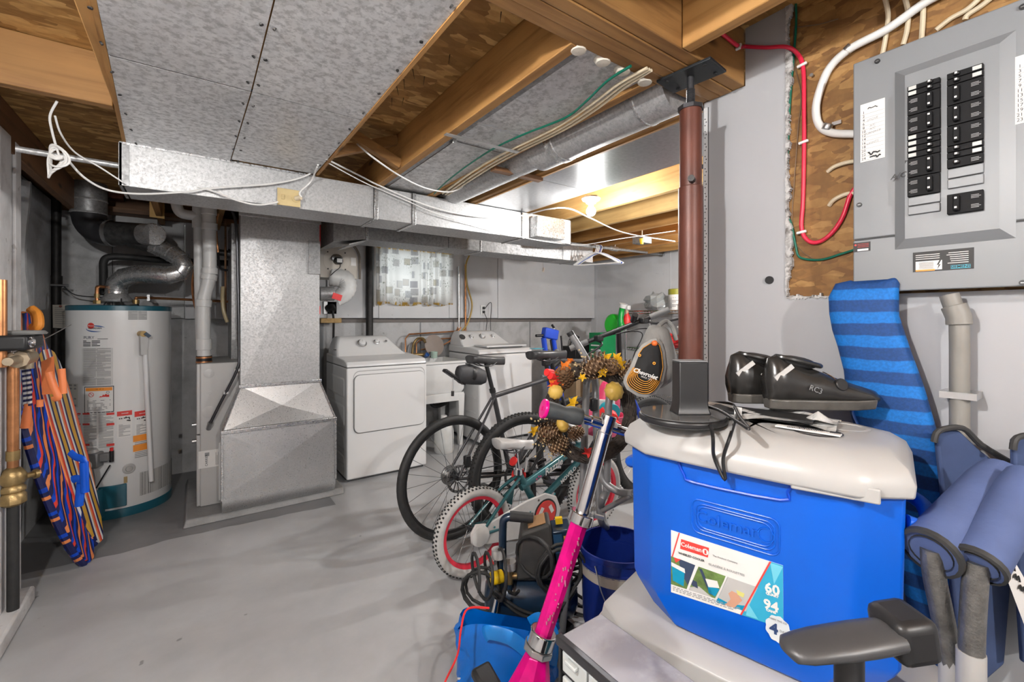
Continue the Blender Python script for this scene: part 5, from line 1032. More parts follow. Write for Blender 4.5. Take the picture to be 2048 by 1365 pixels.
wire('bare_copper_wire', 'thin brown bare wire twisting beside the green wire', [SW(1676,38,.004), SW(1640,48,.004), SW(1600,54,.004), SW(1588,58,.004), SW(1590,130,.004), SW(1602,190,.004), SW(1596,260,.004), SW(1588,370,.004), SW(1584,440,.004), SW(1588,480,.004), SW(1606,505,.004), SW(1630,520,.004)], .0016, mat('bare_wire', (.20,.13,.08), .5, .5), 6)
gw = wire('service_cable', 'thick white service cable curving off the panel and over the ceiling', [SW(1900,-20,.02), SW(1850,5,.02), SW(1775,58,.02), SW(1700,98,.02), SW(1660,135,.015), SW(1640,180,.014), SW(1632,220,.014), SW(1640,252,.014), SW(1665,266,.014), SW(1712,268,.014)], .0105, M_wcable, 12)
for u, v, r in ((1698,98,.6),(1655,254,1.1)): c = SW(u,v,.018); cl = obj('cable_clamp', MB().lathe([(.0118,-.008),(.0128,-.006),(.0128,.006),(.0118,.008)], c, 14, axis=V((0,-math.cos(r),math.sin(r)))), M_steel, gw); obj('clamp_screw', MB().obox(c+V((.012,-.018,.008)), .004, .022, .010), M_steel, gw)
NM = [([SW(1768,-10), SW(1776,28), SW(1772,70), SW(1765,108)], 'cream cable left-most of those entering the panel top'), ([SW(1808,-10), SW(1816,24), SW(1814,60), SW(1806,90)], 'cream cable second from left entering the panel top'), ([SW(1846,-10), SW(1846,30), SW(1843,78)], 'straight cream cable entering the panel top behind the service cable'),
      ([SW(1966,-10), SW(1935,18), SW(1900,38), SW(1872,60)], 'cream cable slanting right to left into the panel top'), ([SW(1990,-10), SW(1962,12), SW(1935,30), SW(1930,40)], 'cream cable right-most entering the panel top'),
      ([SW(1655,344,.004), SW(1668,334), SW(1690,326), SW(1714,322)], 'short cream cable entering the left of the panel, upper one'), ([SW(1658,412,.004), SW(1668,400), SW(1690,389), SW(1714,385)], 'short cream cable entering the left of the panel, lower one')]
for pts, lb in NM: wire('panel_cable', lb, pts, .0055, M_cream, 8, 6, group='cream cables at the panel')
c = SW(1624,151); one('nail_head', MB().cyl(c, c+V((-.006,0,0)), .005, n=8), M_steel, 'shiny nail head in the bare sheathing right of the red cable', 'nail', loc=c)
# cables along the top corner beyond the beam
for k, (p, lb) in enumerate((([W(1490,22,y=.70), W(1520,-6,y=.66), W(1550,-30,y=.62)], 'cream cable bundle strand nearest the beam end'), ([W(1478,40,y=.71), W(1510,25,y=.68), W(1560,-20,y=.62)], 'cream cable strand crossing the grey wall top'), ([W(1484,46,y=.715), W(1520,20,y=.68), W(1580,-20,y=.6)], 'lowest cream cable strand at the wall top'))):
    wire('ceiling_cable', lb, p, .005, M_cream, 8, 6, group='cable strands above the wall end')
wire('ceiling_cable', 'black cable among the cream strands at the wall top', [W(1482,36,y=.705), W(1515,18,y=.67), W(1545,-12,y=.63)], .005, M_black, 8, 6, group='cable strands above the wall end')
# conduit under the panel
CX_ = XR-.045
cn = thing('grey_conduit', 'grey plastic conduit leaving the bottom of the panel down the wall', 'pipe', tuple(W(1918,800,x=CX_)))
p = [W(1898,590,x=CX_), W(1906,612,x=CX_), W(1918,636,x=CX_), W(1919,700,x=CX_)]; p.append(V((p[-1].x,p[-1].y,.02)))
obj('pipe', MB().tube(p, .0175, 16), mat('conduit_grey', (.23,.22,.20), .5), cn); obj('coupling', MB().tube([W(1907,612,x=CX_), W(1917,634,x=CX_), W(1918,650,x=CX_)], .0225, 16), MATS['conduit_grey'], cn, bevel=.002); obj('strap', MB().box(CX_-.02,XR,p[3].y-.03,p[3].y+.03,1.12,1.135), M_steel, cn)

# ------------------------------------------------------------------ adjustable steel post
PXY = V((1.235,.79,0))
ps = thing('steel_post', 'red-oxide adjustable steel post with screw jack under the main beam', 'post', (PXY.x, PXY.y, 0))
zj = W(1380,222,t=1.36).z; zc = W(1380,375,t=1.36).z
obj('lower_tube', MB().cyl(PXY+V((0,0,.01)), PXY+V((0,0,zc)), .0355, n=28), M_rust, ps, bevel=.002); obj('upper_tube', MB().cyl(PXY+V((0,0,zc)), PXY+V((0,0,zj)), .032, n=28), M_rust, ps)
obj('base_plate', MB().box(PXY.x-.07,PXY.x+.07,PXY.y-.07,PXY.y+.07,0,.01), M_rust, ps); obj('collar_nut', MB().cyl(PXY+V((0,0,zj)), PXY+V((0,0,zj+.012)), .038, n=8), M_dark, ps)
mb = MB(); zz = zj+.012
obj('screw_rod', MB().cyl(PXY+V((0,0,zz)), PXY+V((0,0,JB-.012)), .0105, n=14), M_dark, ps)
while zz < JB-.05: mb.lathe([(.0105,0),(.013,.002),(.0105,.004)], PXY+V((0,0,zz)), 12); zz += .0045
obj('screw_thread', mb, M_dark, ps)
Mr = Matrix.Rotation(.10,3,'Z'); obj('top_plate', MB().obox((PXY.x,PXY.y+.0,JB-.0085), .105, .17, .008, Mr), mat('plate_steel', (.035,.04,.045), .35, .6), ps, bevel=.001)
for dx, dy in ((-.035,-.06),(.035,-.06),(-.035,.06),(.035,.06)): obj('plate_bolt', MB().cyl(PXY+Mr@V((dx,dy,JB-.016)), PXY+Mr@V((dx,dy,JB-.012)), .006, n=6), M_black, ps)
c = PXY+V((-.026,-.022,zc+.012)); obj('lock_pin', MB().cyl(c, c+V((-.022,-.010,0)), .010, n=10), M_blackpipe, ps); c = PXY+V((.024,-.022,zc+.062)); obj('pin_hole', MB().cyl(c, c+V((.002,-.003,0)), .007, n=10), M_ink, ps)
# ------------------------------------------------------------------ bicycles
def rowloft(rows, t, n=18, cap=True, pw=1.0):
    """solid from level rows (photo row, left, right, half depth) at depth t"""
    secs = []
    for v, a, b, d in rows:
        c = W((a+b)/2, v, t=t); hw_ = (b-a)/2/FPX*t
        S = []
        for i in range(n):
            q = 2*math.pi*i/n; cs_, sn = math.cos(q), math.sin(q)
            S.append(c + R3*(hw_*math.copysign(abs(cs_)**pw, cs_)) + F3*(d*math.copysign(abs(sn)**pw, sn)))
        secs.append(S)
    return MB().loft(secs, cap=cap)
M_spoke = mat('spoke_steel', (.30,.30,.30), .3, .9)
def wheel(par, c, R, tr, tire, rim, spokes, knob=0, name='rear', rimw=.012, plane=0):
    """wheel in the local x-z plane, turned by plane about z"""
    Mz = Matrix.Rotation(plane,3,'Z'); ex, ey = Mz@V((1,0,0)), Mz@V((0,1,0)); c = V(c); ez = V((0,0,1))
    tb_ = obj('tire', MB().tube([c+ex*((R-tr)*math.cos(a))+ez*((R-tr)*math.sin(a)) for a in [2*math.pi*i/64 for i in range(64)]], tr, 12, closed=True), tire, par, world=False)
    if knob:
        mb = MB()
        for i in range(knob):
            a = 2*math.pi*i/knob
            for k, w in enumerate((-.62, 0, .62)):
                aa = a+(.5*2*math.pi/knob if k == 1 else 0); rr = R-tr+tr*math.cos(w); d = ex*math.cos(aa)+ez*math.sin(aa); tg = -ex*math.sin(aa)+ez*math.cos(aa)
                p = c+d*rr+ey*(tr*math.sin(w)); mb.obox(p, .008, .010, .005, Matrix((tg, ey, d)).transposed())
        o = obj('tread_knobs', mb, tire if knob < 0 else M_rubber, tb_, world=False); o['kind'] = 'stuff'
    Rr = R-2*tr; obj('rim', MB().lathe([(Rr+.006,-rimw),(Rr+.006,rimw),(Rr-.012,rimw*.6),(Rr-.012,-rimw*.6),(Rr+.006,-rimw)], c, 48, axis=ey), rim, par, world=False)
    hb = obj('hub', MB().cyl(c-ey*.05, c+ey*.05, .014, n=12), M_dark, par, world=False); mb = MB()
    for i in range(spokes):
        a = 2*math.pi*i/spokes; s = 1 if i % 2 else -1; b = a+(.9 if (i//2) % 2 else -.9)
        mb.cyl(c+ey*(.03*s)+(ex*math.cos(b)+ez*math.sin(b))*.02, c+(ex*math.cos(a)+ez*math.sin(a))*(Rr-.008), .0013, n=5, cap=False)
    o = obj('spokes', mb, M_spoke, hb, world=False); return hb
def saddle(par, c, L, w, m, tilt=0):
    c = V(c); secs = []
    for k in range(9):
        s = k/8; hw_ = w/2*(1-.78*min(1,(s/.62))**1.2) if s < .62 else w/2*.22*(1-.5*(s-.62)); x = c.x-L*.45+L*s; z = c.z+.012*math.cos(s*3.1)+tilt*(s-.5)
        if k == 0: hw_ *= .7
        secs.append([(x, c.y+hw_*math.cos(a), z+(.016 if math.sin(a) > 0 else .03)*math.sin(a)-(.008 if math.sin(a) < 0 else 0)) for a in [2*math.pi*i/12 for i in range(12)]])
    sd = obj('saddle', MB().loft(secs), m, par, world=False, smooth=80)
    for s in (-1,1): obj('saddle_rail', MB().tube(spline([c+V((-L*.35,s*.03,-.02)), c+V((-L*.1,s*.022,-.045)), c+V((L*.15,s*.02,-.045)), c+V((L*.42,0,-.01))],4), .0035, 6), M_dark, sd, world=False)
def tubes(par, lst, m):
    for nm_, a, b, r in lst: obj(nm_, MB().cyl(a, b, r, n=14), m, par, world=False)
def drivetrain(par, bb, rear, r, teeth_m, cranklen=.165, side=-.05):
    bb, rear = V(bb), V(rear); cr = obj('crankset', MB().lathe([(r,-.002),(r+.004,0),(r,.002),(r*.82,.002),(r*.82,-.002),(r,-.002)], bb+V((0,side,0)), 36, axis=(0,1,0)), teeth_m, par, world=False)
    for k in range(4): a = k*1.571+.4; obj('spider_arm', MB().bar(bb+V((0,side,0)), bb+V((r*.85*math.cos(a),side,r*.85*math.sin(a))), .004, .014), teeth_m, cr, world=False)
    for s, a in ((1,.5),(-1,.5+math.pi)):
        e = bb+V((cranklen*math.cos(a), side*1.25*s if s > 0 else -side*1.25, cranklen*math.sin(a))); arm = obj('crank_arm', MB().bar(bb+V((0, side*1.15*s if s>0 else -side*1.15, 0)), e, .012, .024), M_dark, par, world=False, bevel=.004)
        obj('pedal', MB().obox(e+V((0,-.05*s if s>0 else .05,0)), .085, .08, .018), M_black, arm, world=False, bevel=.003)
    obj('chain', MB().tube([bb+V((0,side,r)), rear+V((0,side,.03))], .0035, 6).tube([bb+V((0,side,-r)), rear+V((.03,side,-.07))], .0035, 6), M_dark, par, world=False)
# --- dark gravel bicycle with drop bars
rz = math.atan2(.07, 1.02)
gb_ = thing('gravel_bicycle', 'dark grey gravel bicycle with saddle bag and drop handlebar, nearest the dryer', 'bicycle', (1.25, 2.33, 0), (-.05, 0, rz))
M_frame = mat('frame_grey', (.075,.075,.08), .35, .4, .1); A_, BB_, SC_, HT_, HB_ = V((0,0,.36)), V((.43,0,.285)), V((.31,0,.83)), V((.865,0,.90)), V((.90,0,.755)); FX_ = V((1.03,0,.36))
wheel(gb_, A_, .36, .022, M_rubber, M_black, 24); wheel(gb_, FX_, .36, .022, M_rubber, M_black, 24)
tubes(gb_, [('seat_tube', BB_, SC_, .016), ('top_tube', SC_+V((.0,0,-.03)), HT_+V((0,0,-.02)), .016), ('down_tube', BB_, HB_, .022), ('head_tube', HB_, HT_, .021)], M_frame)
for s in (-1,1):
    obj('chain_stay', MB().cyl(BB_+V((0,s*.02,0)), A_+V((0,s*.06,0)), .009, n=10), M_frame, gb_, world=False); obj('seat_stay', MB().cyl(SC_+V((0,s*.015,-.04)), A_+V((0,s*.06,.01)), .008, n=10), M_frame, gb_, world=False); obj('fork_blade', MB().cyl(HB_+V((.005,s*.03,-.02)), FX_+V((0,s*.055,0)), .012, n=10), M_frame, gb_, world=False)
obj('seat_post', MB().cyl(SC_, SC_+V((-.05,0,.19)), .0135, n=12), M_black, gb_, world=False); saddle(gb_, SC_+V((-.05,0,.215)), .27, .145, mat('saddle_black', (.05,.05,.052), .35))
obj('seat_clamp', MB().cyl(SC_+V((0,0,-.005)), SC_+V((-.006,0,.02)), .02, n=12), M_black, gb_, world=False)
sb = SC_+V((-.155,0,.12)); secs = [[sb+V((x, w*math.cos(a), h*math.sin(a)+z)) for a in [2*math.pi*i/12 for i in range(12)]] for x, w, h, z in ((-.115,.02,.035,.01),(-.10,.04,.055,.01),(-.02,.045,.065,.005),(.06,.035,.055,-.015),(.10,.02,.04,-.02))]
bg = obj('saddle_bag', MB().loft(secs), mat('bag_black', (.035,.035,.038), .6), gb_, world=False, smooth=60, bevel=.006); obj('bag_strap', MB().lathe([(.05,-.012),(.052,0),(.05,.012)], sb+V((-.01,0,.005)), 16, axis=(1,0,-.2)), M_black, bg, world=False)
fn = obj('rear_light', MB().bar(sb+V((-.20,0,.045)), sb+V((-.06,0,-.05)), .045, .02), M_black, gb_, world=False, bevel=.006); obj('light_cord', MB().cyl(sb+V((-.14,0,0)), sb+V((-.145,0,-.085)), .004, n=6), M_steel, fn, world=False); obj('cord_toggle', MB().cyl(sb+V((-.145,0,-.085)), sb+V((-.147,0,-.115)), .009, n=8), M_black, fn, world=False)
obj('brake_rotor', MB().lathe([(.080,-.001),(.080,.001),(.064,.001),(.064,-.001),(.080,-.001)], A_+V((0,-.055,0)), 36, axis=(0,1,0)), M_steel, gb_, world=False)
mb = MB()
for k in range(12): a = k*.5236; mb.bar(A_+V((.02*math.cos(a),-.055,.02*math.sin(a))), A_+V((.068*math.cos(a+.5),-.055,.068*math.sin(a+.5))), .003, .005)
for k in range(18): a = k*.349; mb.cyl(A_+V((.072*math.cos(a),-.0575,.072*math.sin(a))), A_+V((.072*math.cos(a),-.0565,.072*math.sin(a))), .004, n=6)
obj('rotor_spider', mb, M_dark, gb_, world=False)
obj('cassette', MB().lathe([(.030,.0),(.030,.006),(.036,.006),(.036,.012),(.042,.012),(.042,.018),(.05,.018),(.05,.024),(.058,.024),(.058,.03),(.001,.03)], A_+V((0,.02,0)), 30, axis=(0,1,0)), M_steel, gb_, world=False)
obj('caliper', MB().obox(A_+V((.06,-.06,.09)), .04, .03, .07), M_black, gb_, world=False, bevel=.006)
drivetrain(gb_, BB_, A_, .085, M_dark)
obj('stem', MB().cyl(HT_+V((-.01,0,.05)), HT_+V((.075,0,.09)), .016, n=12), M_black, gb_, world=False); obj('steerer', MB().cyl(HT_, HT_+V((-.02,0,.08)), .018, n=12), M_black, gb_, world=False)
bc = HT_+V((.08,0,.09)); M_tape = mat('bar_tape', (.13,.13,.135), .6, 0, .1, 40, .2)
for s in (-1,1):
    obj('drop_bar', MB().tube(spline([bc, bc+V((0,s*.16,0)), bc+V((.03,s*.205,0)), bc+V((.10,s*.21,-.02)), bc+V((.12,s*.21,-.07)), bc+V((.09,s*.215,-.12)), bc+V((.0,s*.22,-.13))],6), .0155, 12), M_tape, gb_, world=False)
    obj('brake_hood', MB().tube(spline([bc+V((.09,s*.21,-.01)), bc+V((.15,s*.21,.02)), bc+V((.17,s*.21,.075))],5), [.018,.019,.02,.02,.02,.021,.021,.021,.022,.02,.012], 12), M_tape, gb_, world=False); obj('brake_lever', MB().tube(spline([bc+V((.17,s*.21,.03)), bc+V((.185,s*.21,-.04)), bc+V((.16,s*.215,-.11))],5), .006, 8), M_dark, gb_, world=False)
# --- black mountain bicycle
mt = thing('mountain_bicycle', 'black mountain bicycle with knobbly tyres and wide flat handlebar, in the middle of the row', 'bicycle', (1.61, 2.13, 0), (-.03, 0, -.06))
A2, B2, S2, H2, G2, F2 = V((0,0,.365)), V((.44,0,.30)), V((.27,0,.72)), V((.83,0,.90)), V((.87,0,.78)), V((1.10,0,.365))
M_mfr = mat('frame_black', (.03,.03,.032), .3, .2); wheel(mt, A2, .365, .029, M_rubber, M_black, 28, knob=90); wheel(mt, F2, .365, .029, M_rubber, M_black, 28, knob=90, plane=.0)
tubes(mt, [('seat_tube', B2, S2, .017), ('top_tube', S2+V((.01,0,-.02)), H2+V((0,0,-.03)), .017), ('down_tube', B2, G2, .024), ('head_tube', G2, H2, .024)], M_mfr)
for s in (-1,1):
    obj('chain_stay', MB().cyl(B2+V((0,s*.025,0)), A2+V((0,s*.065,0)), .011, n=10), M_mfr, mt, world=False); obj('seat_stay', MB().cyl(S2+V((0,s*.02,-.05)), A2+V((0,s*.065,.01)), .009, n=10), M_mfr, mt, world=False); obj('fork_leg', MB().cyl(G2+V((.01,s*.06,-.04)), F2+V((0,s*.06,0)), .018, n=12), M_sblue if s < 0 else M_mfr, mt, world=False)
obj('fork_crown', MB().obox(G2+V((.01,0,-.03)), .05, .16, .04), M_mfr, mt, world=False, bevel=.008)
obj('seat_post', MB().cyl(S2, S2+V((-.09,0,.31)), .0145, n=12), M_black, mt, world=False); obj('post_clamp', MB().obox(S2+V((-.085,0,.305)), .05, .04, .05), M_black, mt, world=False, bevel=.008); saddle(mt, S2+V((-.08,0,.36)), .28, .15, MATS['saddle_black'], .02)
sdm = obj('saddle_stripe', MB().obox(S2+V((-.155,0,.392)), .07, .06, .003), mat('stripe_cyan', (.02,.33,.45), .4), mt, world=False)
drivetrain(mt, B2, A2, .075, M_dark); obj('cassette', MB().lathe([(.03,0),(.03,.008),(.045,.008),(.045,.016),(.06,.016),(.06,.024),(.078,.024),(.078,.03),(.001,.03)], A2+V((0,-.06,0)), 30, axis=(0,1,0)), M_steel, mt, world=False)
obj('derailleur', MB().obox(A2+V((.02,-.075,-.10)), .03, .02, .12), M_black, mt, world=False, bevel=.004)
invm = ROOT[mt.name]; ha, hb_ = invm@W(1140,698,t=3.0), invm@W(1338,620,t=2.9); hc = ha+(hb_-ha)*.5; hd = (hb_-ha).normalized()
obj('stem', MB().cyl(H2+V((0,0,.02)), hc, .018, n=12), M_black, mt, world=False); obj('handlebar', MB().tube(spline([ha, ha+(hb_-ha)*.3, hc, ha+(hb_-ha)*.7, hb_],4), .0155, 12), M_black, mt, world=False)
obj('steerer_spacer', MB().cyl(H2, H2+V((-.01,0,.05)), .02, n=12), M_steel, mt, world=False)
for s, e in ((1,hb_),(-1,ha)): obj('grip', MB().cyl(e, e-hd*s*.13, .0205, n=14), mat('grip_grey', (.16,.16,.16), .7), mt, world=False); obj('brake_lever', MB().tube(spline([e-hd*s*.17, e-hd*s*.16+V((.03,-.06,-.03)), e-hd*s*.03+V((.04,-.08,-.05))],5), .007, 8), M_black, mt, world=False); obj('lever_mount', MB().obox(e-hd*s*.19+V((0,-.02,0)), .05, .05, .04), M_black, mt, world=False, bevel=.008)
obj('cables', MB().tube(spline([hc-hd*.12, hc+V((.10,-.1,-.02)), hc+V((.08,-.05,-.18)), G2+V((-.05,-.03,-.05))],8), .0035, 6), M_black, mt, world=False); obj('cables', MB().tube(spline([hc-hd*.18, hc+V((.14,-.14,-.0)), hc+V((.12,-.06,-.22)), G2+V((.02,-.06,-.05))],8), .0035, 6), M_black, mt, world=False)
obj('accessory', MB().cyl(hc+hd*.1+V((0,0,.02)), hc+hd*.1+V((-.02,-.04,.06)), .02, n=12), M_black, mt, world=False)
# --- child's teal bicycle
kb = thing('child_bicycle', 'small teal child bicycle with white saddle, red rims and white tyres', 'bicycle', (1.146, 1.945, 0), (.03, 0, .02))
M_tealf = mat('frame_teal', (.03,.13,.145), .3, .3, .05, coat=.4); M_wt = mat('white_tyre', (.50,.49,.47), .7, 0, .1, 30); M_rim = mat('rim_red', (.72,.03,.06), .4)
A3, B3, F3_ = V((0,0,.225)), V((.43,0,.215)), V((.885,0,.225))
for c in (A3, F3_): wheel(kb, c, .225, .026, M_wt, M_rim, 20, knob=64, rimw=.016)
S3, H3, G3 = V((.275,0,.47)), V((.735,0,.56)), V((.765,0,.455))
tubes(kb, [('seat_tube', B3+V((-.02,0,.03)), S3, .019), ('top_tube', S3+V((.02,0,-.09)), H3+V((0,0,-.03)), .021), ('down_tube', B3+V((.03,0,.07)), G3+V((0,0,.0)), .019), ('head_tube', G3, H3, .022)], M_tealf)
for s in (-1,1):
    obj('seat_stay', MB().tube(spline([S3+V((0,s*.015,-.03)), S3+V((-.11,s*.04,-.10)), A3+V((0,s*.055,0))],4), .009, 10), M_tealf, kb, world=False); obj('chain_stay', MB().cyl(B3+V((0,s*.03,0)), A3+V((0,s*.055,0)), .01, n=10), M_tealf, kb, world=False); obj('fork_blade', MB().cyl(G3+V((.01,s*.045,0)), F3_+V((0,s*.05,0)), .013, n=10), M_tealf, kb, world=False)
obj('seat_gusset', MB().prism([S3+V((-.02,-.003,-.06)), S3+V((-.12,-.003,-.12)), S3+V((-.04,-.003,-.17))], (0,.006,0)), M_tealf, kb, world=False)
obj('seat_post', MB().cyl(S3, S3+V((-.02,0,.13)), .013, n=12), M_chrome, kb, world=False); saddle(kb, S3+V((-.035,0,.165)), .24, .14, mat('saddle_white', (.62,.61,.60), .3), -.02)
cl = obj('seat_clamp', MB().cyl(S3+V((0,0,-.012)), S3+V((0,0,.018)), .025, n=12), M_chrome, kb, world=False); obj('clamp_lever', MB().bar(S3+V((.03,-.02,0)), S3+V((.045,-.02,.075)), .010, .012), M_chrome, cl, world=False)
obj('reflector', MB().cyl(S3+V((-.045,-.02,.07)), S3+V((-.052,-.02,.075)), .025, n=12), M_redp, kb, world=False); obj('reflector', MB().cyl(S3+V((.02,.02,-.03)), S3+V((.03,.03,-.03)), .04, n=12), M_redp, kb, world=False)
gy = -.055; secs = []                                       # chain guard
pts = [(A3.x-.045,A3.z-.03),(A3.x-.05,A3.z+.02),(A3.x-.02,A3.z+.06),(.05,.27),(.30,.325),(.43,.335),(.51,.30),(.545,.225),(.53,.15),(.45,.105),(.36,.115),(.05,.165)]
gd = obj('chain_guard', MB().prism([V((x,gy,z)) for x, z in pts], (0,.014,0)), mat('guard_white', (.62,.61,.59), .35), kb, world=False, bevel=.005)
obj('guard_window', MB().cyl(V((.43,gy-.001,.222)), V((.43,gy+.003,.222)), .082, n=28), M_ink, gd, world=False); cg = obj('chainring', MB().cyl(V((.43,gy-.005,.222)), V((.43,gy-.001,.222)), .072, n=28), M_ored, gd, world=False)
for k in range(3): a = .5+k*2.094; obj('ring_slot', MB().obox(V((.43+.042*math.cos(a),gy-.006,.222+.042*math.sin(a))), .045, .002, .022, Matrix.Rotation(-a-1.57,3,'Y')), M_paper, cg, world=False)
obj('crank_arm', MB().bar(V((.43,gy-.015,.222)), V((.36,gy-.02,.14)), .016, .026), M_white2, kb, world=False, bevel=.006); obj('pedal', MB().obox(V((.35,gy-.06,.135)), .07, .07, .02), M_white2, kb, world=False, bevel=.004)
obj('axle_cover', MB().lathe([(.001,.02),(.03,.02),(.05,.012),(.052,0)], A3+V((0,gy,0)), 20, axis=(0,-1,0)), MATS['guard_white'], kb, world=False)
random.seed(8)
for k in range(9):
    x = .03+.058*k; z = .20+.10*(x/.45)+random.uniform(-.025,.025); p = V((x,gy-.0012,z)); r = .011
    obj('flower_print', MB().add([p+V((r*math.cos(a)*(1 if i % 2 else .35),0,r*math.sin(a)*(1 if i % 2 else .35))) for i, a in enumerate([2*math.pi*j/10 for j in range(10)])], [tuple(range(10))]), mat('flower_teal', (.03,.26,.27), .4) if k % 3 else M_ink, gd, world=False)
dt = (H3+V((0,0,-.03))-(S3+V((.02,0,-.09)))).normalized(); mid = S3+V((.02,0,-.09))+dt*.23
text('lettering', 'Razzle', .055, mid+V((0,-.0222,.0)), dt, V((-dt.z,0,dt.x)), M_paper, kb, world=False, shear=.3, bold=.0006)
dd = (G3-(B3+V((.03,0,.07)))).normalized(); mid = B3+V((.03,0,.07))+dd*.20; text('lettering', 'MOVELO', .034, mid+V((0,-.0202,0)), dd, V((-dd.z,0,dd.x)), M_paper, kb, world=False, bold=.0006)
for k in range(3): p = S3+V((.02,-.022,-.09))+dt*(.10+.015*k); obj('blossom_print', MB().cyl(p+V((0,0,.006*(k % 2))), p+V((0,-.0006,.006*(k % 2))), .006, n=8), mat('blossom', (.55,.08,.22), .5), kb, world=False)
obj('handlebar_stem', MB().cyl(H3, H3+V((-.02,0,.08)), .012, n=10), M_white2, kb, world=False); obj('handlebar', MB().tube(spline([H3+V((-.07,-.22,.14)), H3+V((-.04,-.16,.15)), H3+V((-.02,-.05,.09)), H3+V((-.02,.05,.09)), H3+V((-.04,.16,.15)), H3+V((-.07,.22,.14))],5), .010, 10), M_white2, kb, world=False)

bk = obj('front_basket', MB().loft([[V((x0_,-y_,z_)),V((x1_,-y_,z_)),V((x1_,y_,z_)),V((x0_,y_,z_))] for x0_,x1_,y_,z_ in ((.84,1.04,.10,.58),(.82,1.07,.13,.70),(.83,1.06,.12,.70),(.85,1.03,.09,.59))], cap=False), mat('basket_pink', (.66,.10,.20), .5), kb, world=False); obj('basket_floor', MB().box(.84,1.04,-.1,.1,.578,.59), MATS['basket_pink'], bk, world=False)
# ------------------------------------------------------------------ grey tubular folding chairs between bikes and cooler
def frame_tubes(name, label, lst, base, m, cat='chair frame', extra=()):
    t = thing(name, label, cat, base, group='grey tubular folding chair frames')
    for pts, r in lst: obj('frame_tube', MB().tube(spline(pts, 6), r, 12), m, t)
    return t
M_tubeg = mat('tube_grey', (.24,.24,.245), .4, .4, .08)
Tq = lambda u, v, t=1.78: W(u, v, t=t)
def floor_under(p): return V((p.x, p.y, .014))
e1 = Tq(1146,1215); 
f1 = frame_tubes('folding_chair', 'folded grey tubular chair with bent top bar, left of the two', [([Tq(1142,669,1.86), Tq(1160,697,1.86), Tq(1180,732,1.86), Tq(1190,765,1.84), Tq(1192,830,1.82), Tq(1196,960,1.8), Tq(1202,1040,1.8), Tq(1216,1062,2.05), Tq(1228,1136,2.30)], .0145),
     ([Tq(1173,768), Tq(1170,850), Tq(1166,960), Tq(1158,1040), Tq(1140,1130), Tq(1122,1280,1.80)], .0145), ([Tq(1173,768), Tq(1178,757), Tq(1192,752,1.79)], .0145)], tuple(floor_under(Tq(1170,900))), M_tubeg)
obj('end_cap', MB().cyl(Tq(1139,664,1.86), Tq(1143,671,1.86), .0155, n=12), M_black, f1); obj('hinge_bracket', MB().obox(Tq(1188,810,1.80), .03, .02, .05), M_black, f1, bevel=.004)
for v in (915, 985): obj('rivet', MB().cyl(Tq(1170-(v-915)*.06,v,1.765), Tq(1170-(v-915)*.06,v,1.75), .008, n=10), M_black, f1)
frame_tubes('folding_chair', 'folded grey tubular chair with U-shaped top, right of the two', [([Tq(1213,985,1.72), Tq(1216,880,1.72), Tq(1217,815,1.72), Tq(1223,786,1.72), Tq(1240,771,1.70), Tq(1262,768,1.66), Tq(1285,772,1.62)], .0145), ([Tq(1213,985,1.72), Tq(1203,1005,1.72), Tq(1206,1045,2.0), Tq(1214,1136,2.30)], .0145),
     ([Tq(1197,872,1.74), Tq(1197,925,1.74), Tq(1210,965,1.72), Tq(1240,985,1.68), Tq(1268,988,1.62)], .0145), ([Tq(1268,988,1.62), Tq(1205,1022,1.74)], .010)], tuple(floor_under(Tq(1240,900,1.7))), M_tubeg)

# ------------------------------------------------------------------ autumn wreath hung on the chair frame
TW = 1.70; wc = W(1180,828,t=TW); wr_ = thing('autumn_wreath', 'autumn wreath of twigs, pine cones, small pumpkins and leaves hung on the chair frame', 'wreath', tuple(wc))
M_twig = mat('twigs', (.055,.042,.034), .8, 0, .5, 90, .8); WRd = 80/FPX*TW
ring_pts = [wc+R3*(WRd*math.cos(a))+V((0,0,WRd*1.08*math.sin(a))) for a in [2*math.pi*i/40 for i in range(40)]]
random.seed(2); obj('twig_ring', MB().tube(ring_pts, [.024+.004*math.sin(i*2.1) for i in range(40)], 10, closed=True), M_twig, wr_, smooth=0)
mb = MB()
for k in range(16): ph = k*.39; mb.tube([p+(p-wc).normalized()*(.024*math.cos(ph+i*.35))+F3*(.024*math.sin(ph+i*.35)) for i, p in enumerate(ring_pts)], .0028, 4, closed=True)
obj('wound_twigs', mb, M_twig, wr_)['kind'] = 'stuff'
M_cone = mat('pine_cone', (.14,.075,.035), .7, 0, .4, 60); M_tip = mat('cone_tip', (.40,.27,.16), .7)
def cone_mesh(L=.07, r=.027):
    mb = MB(); mb.ball((0,0,0), r*.7, r*.7, L*.48, 10, 8); 
    for k in range(110):
        s = k/110; z = -L*.5+L*s; a = k*2.39996; rr = r*(.25+.85*math.sin(math.pi*min(1,.16+.80*s))); d = V((math.cos(a),math.sin(a),0)); up = V((0,0,1)); c = d*rr*.8+up*z
        mb.m = 1 if k % 1 == 0 else 0; tg = V((-d.y,d.x,0)); p0, p1, p2, p3 = c-tg*.004, c+tg*.004, c+d*.006+tg*.005+up*.003, c+d*.006-tg*.005+up*.003
        mb.m = 0; mb.add([p0,p1,p2,p3,(p2+p3)/2+d*.002+up*.002], [(0,1,2,3),(3,2,4)]); mb.m = 1; q = (p2+p3)/2+d*.0012+up*.0005; mb.add([q-tg*.0045,q+tg*.0045,q+up*.0035+d*.001], [(0,1,2)])
    return mb
cone0 = obj('pine_cone', cone_mesh(), [M_cone, M_tip], wr_, world=False, smooth=0)
inv_w = ROOT[wr_.name]
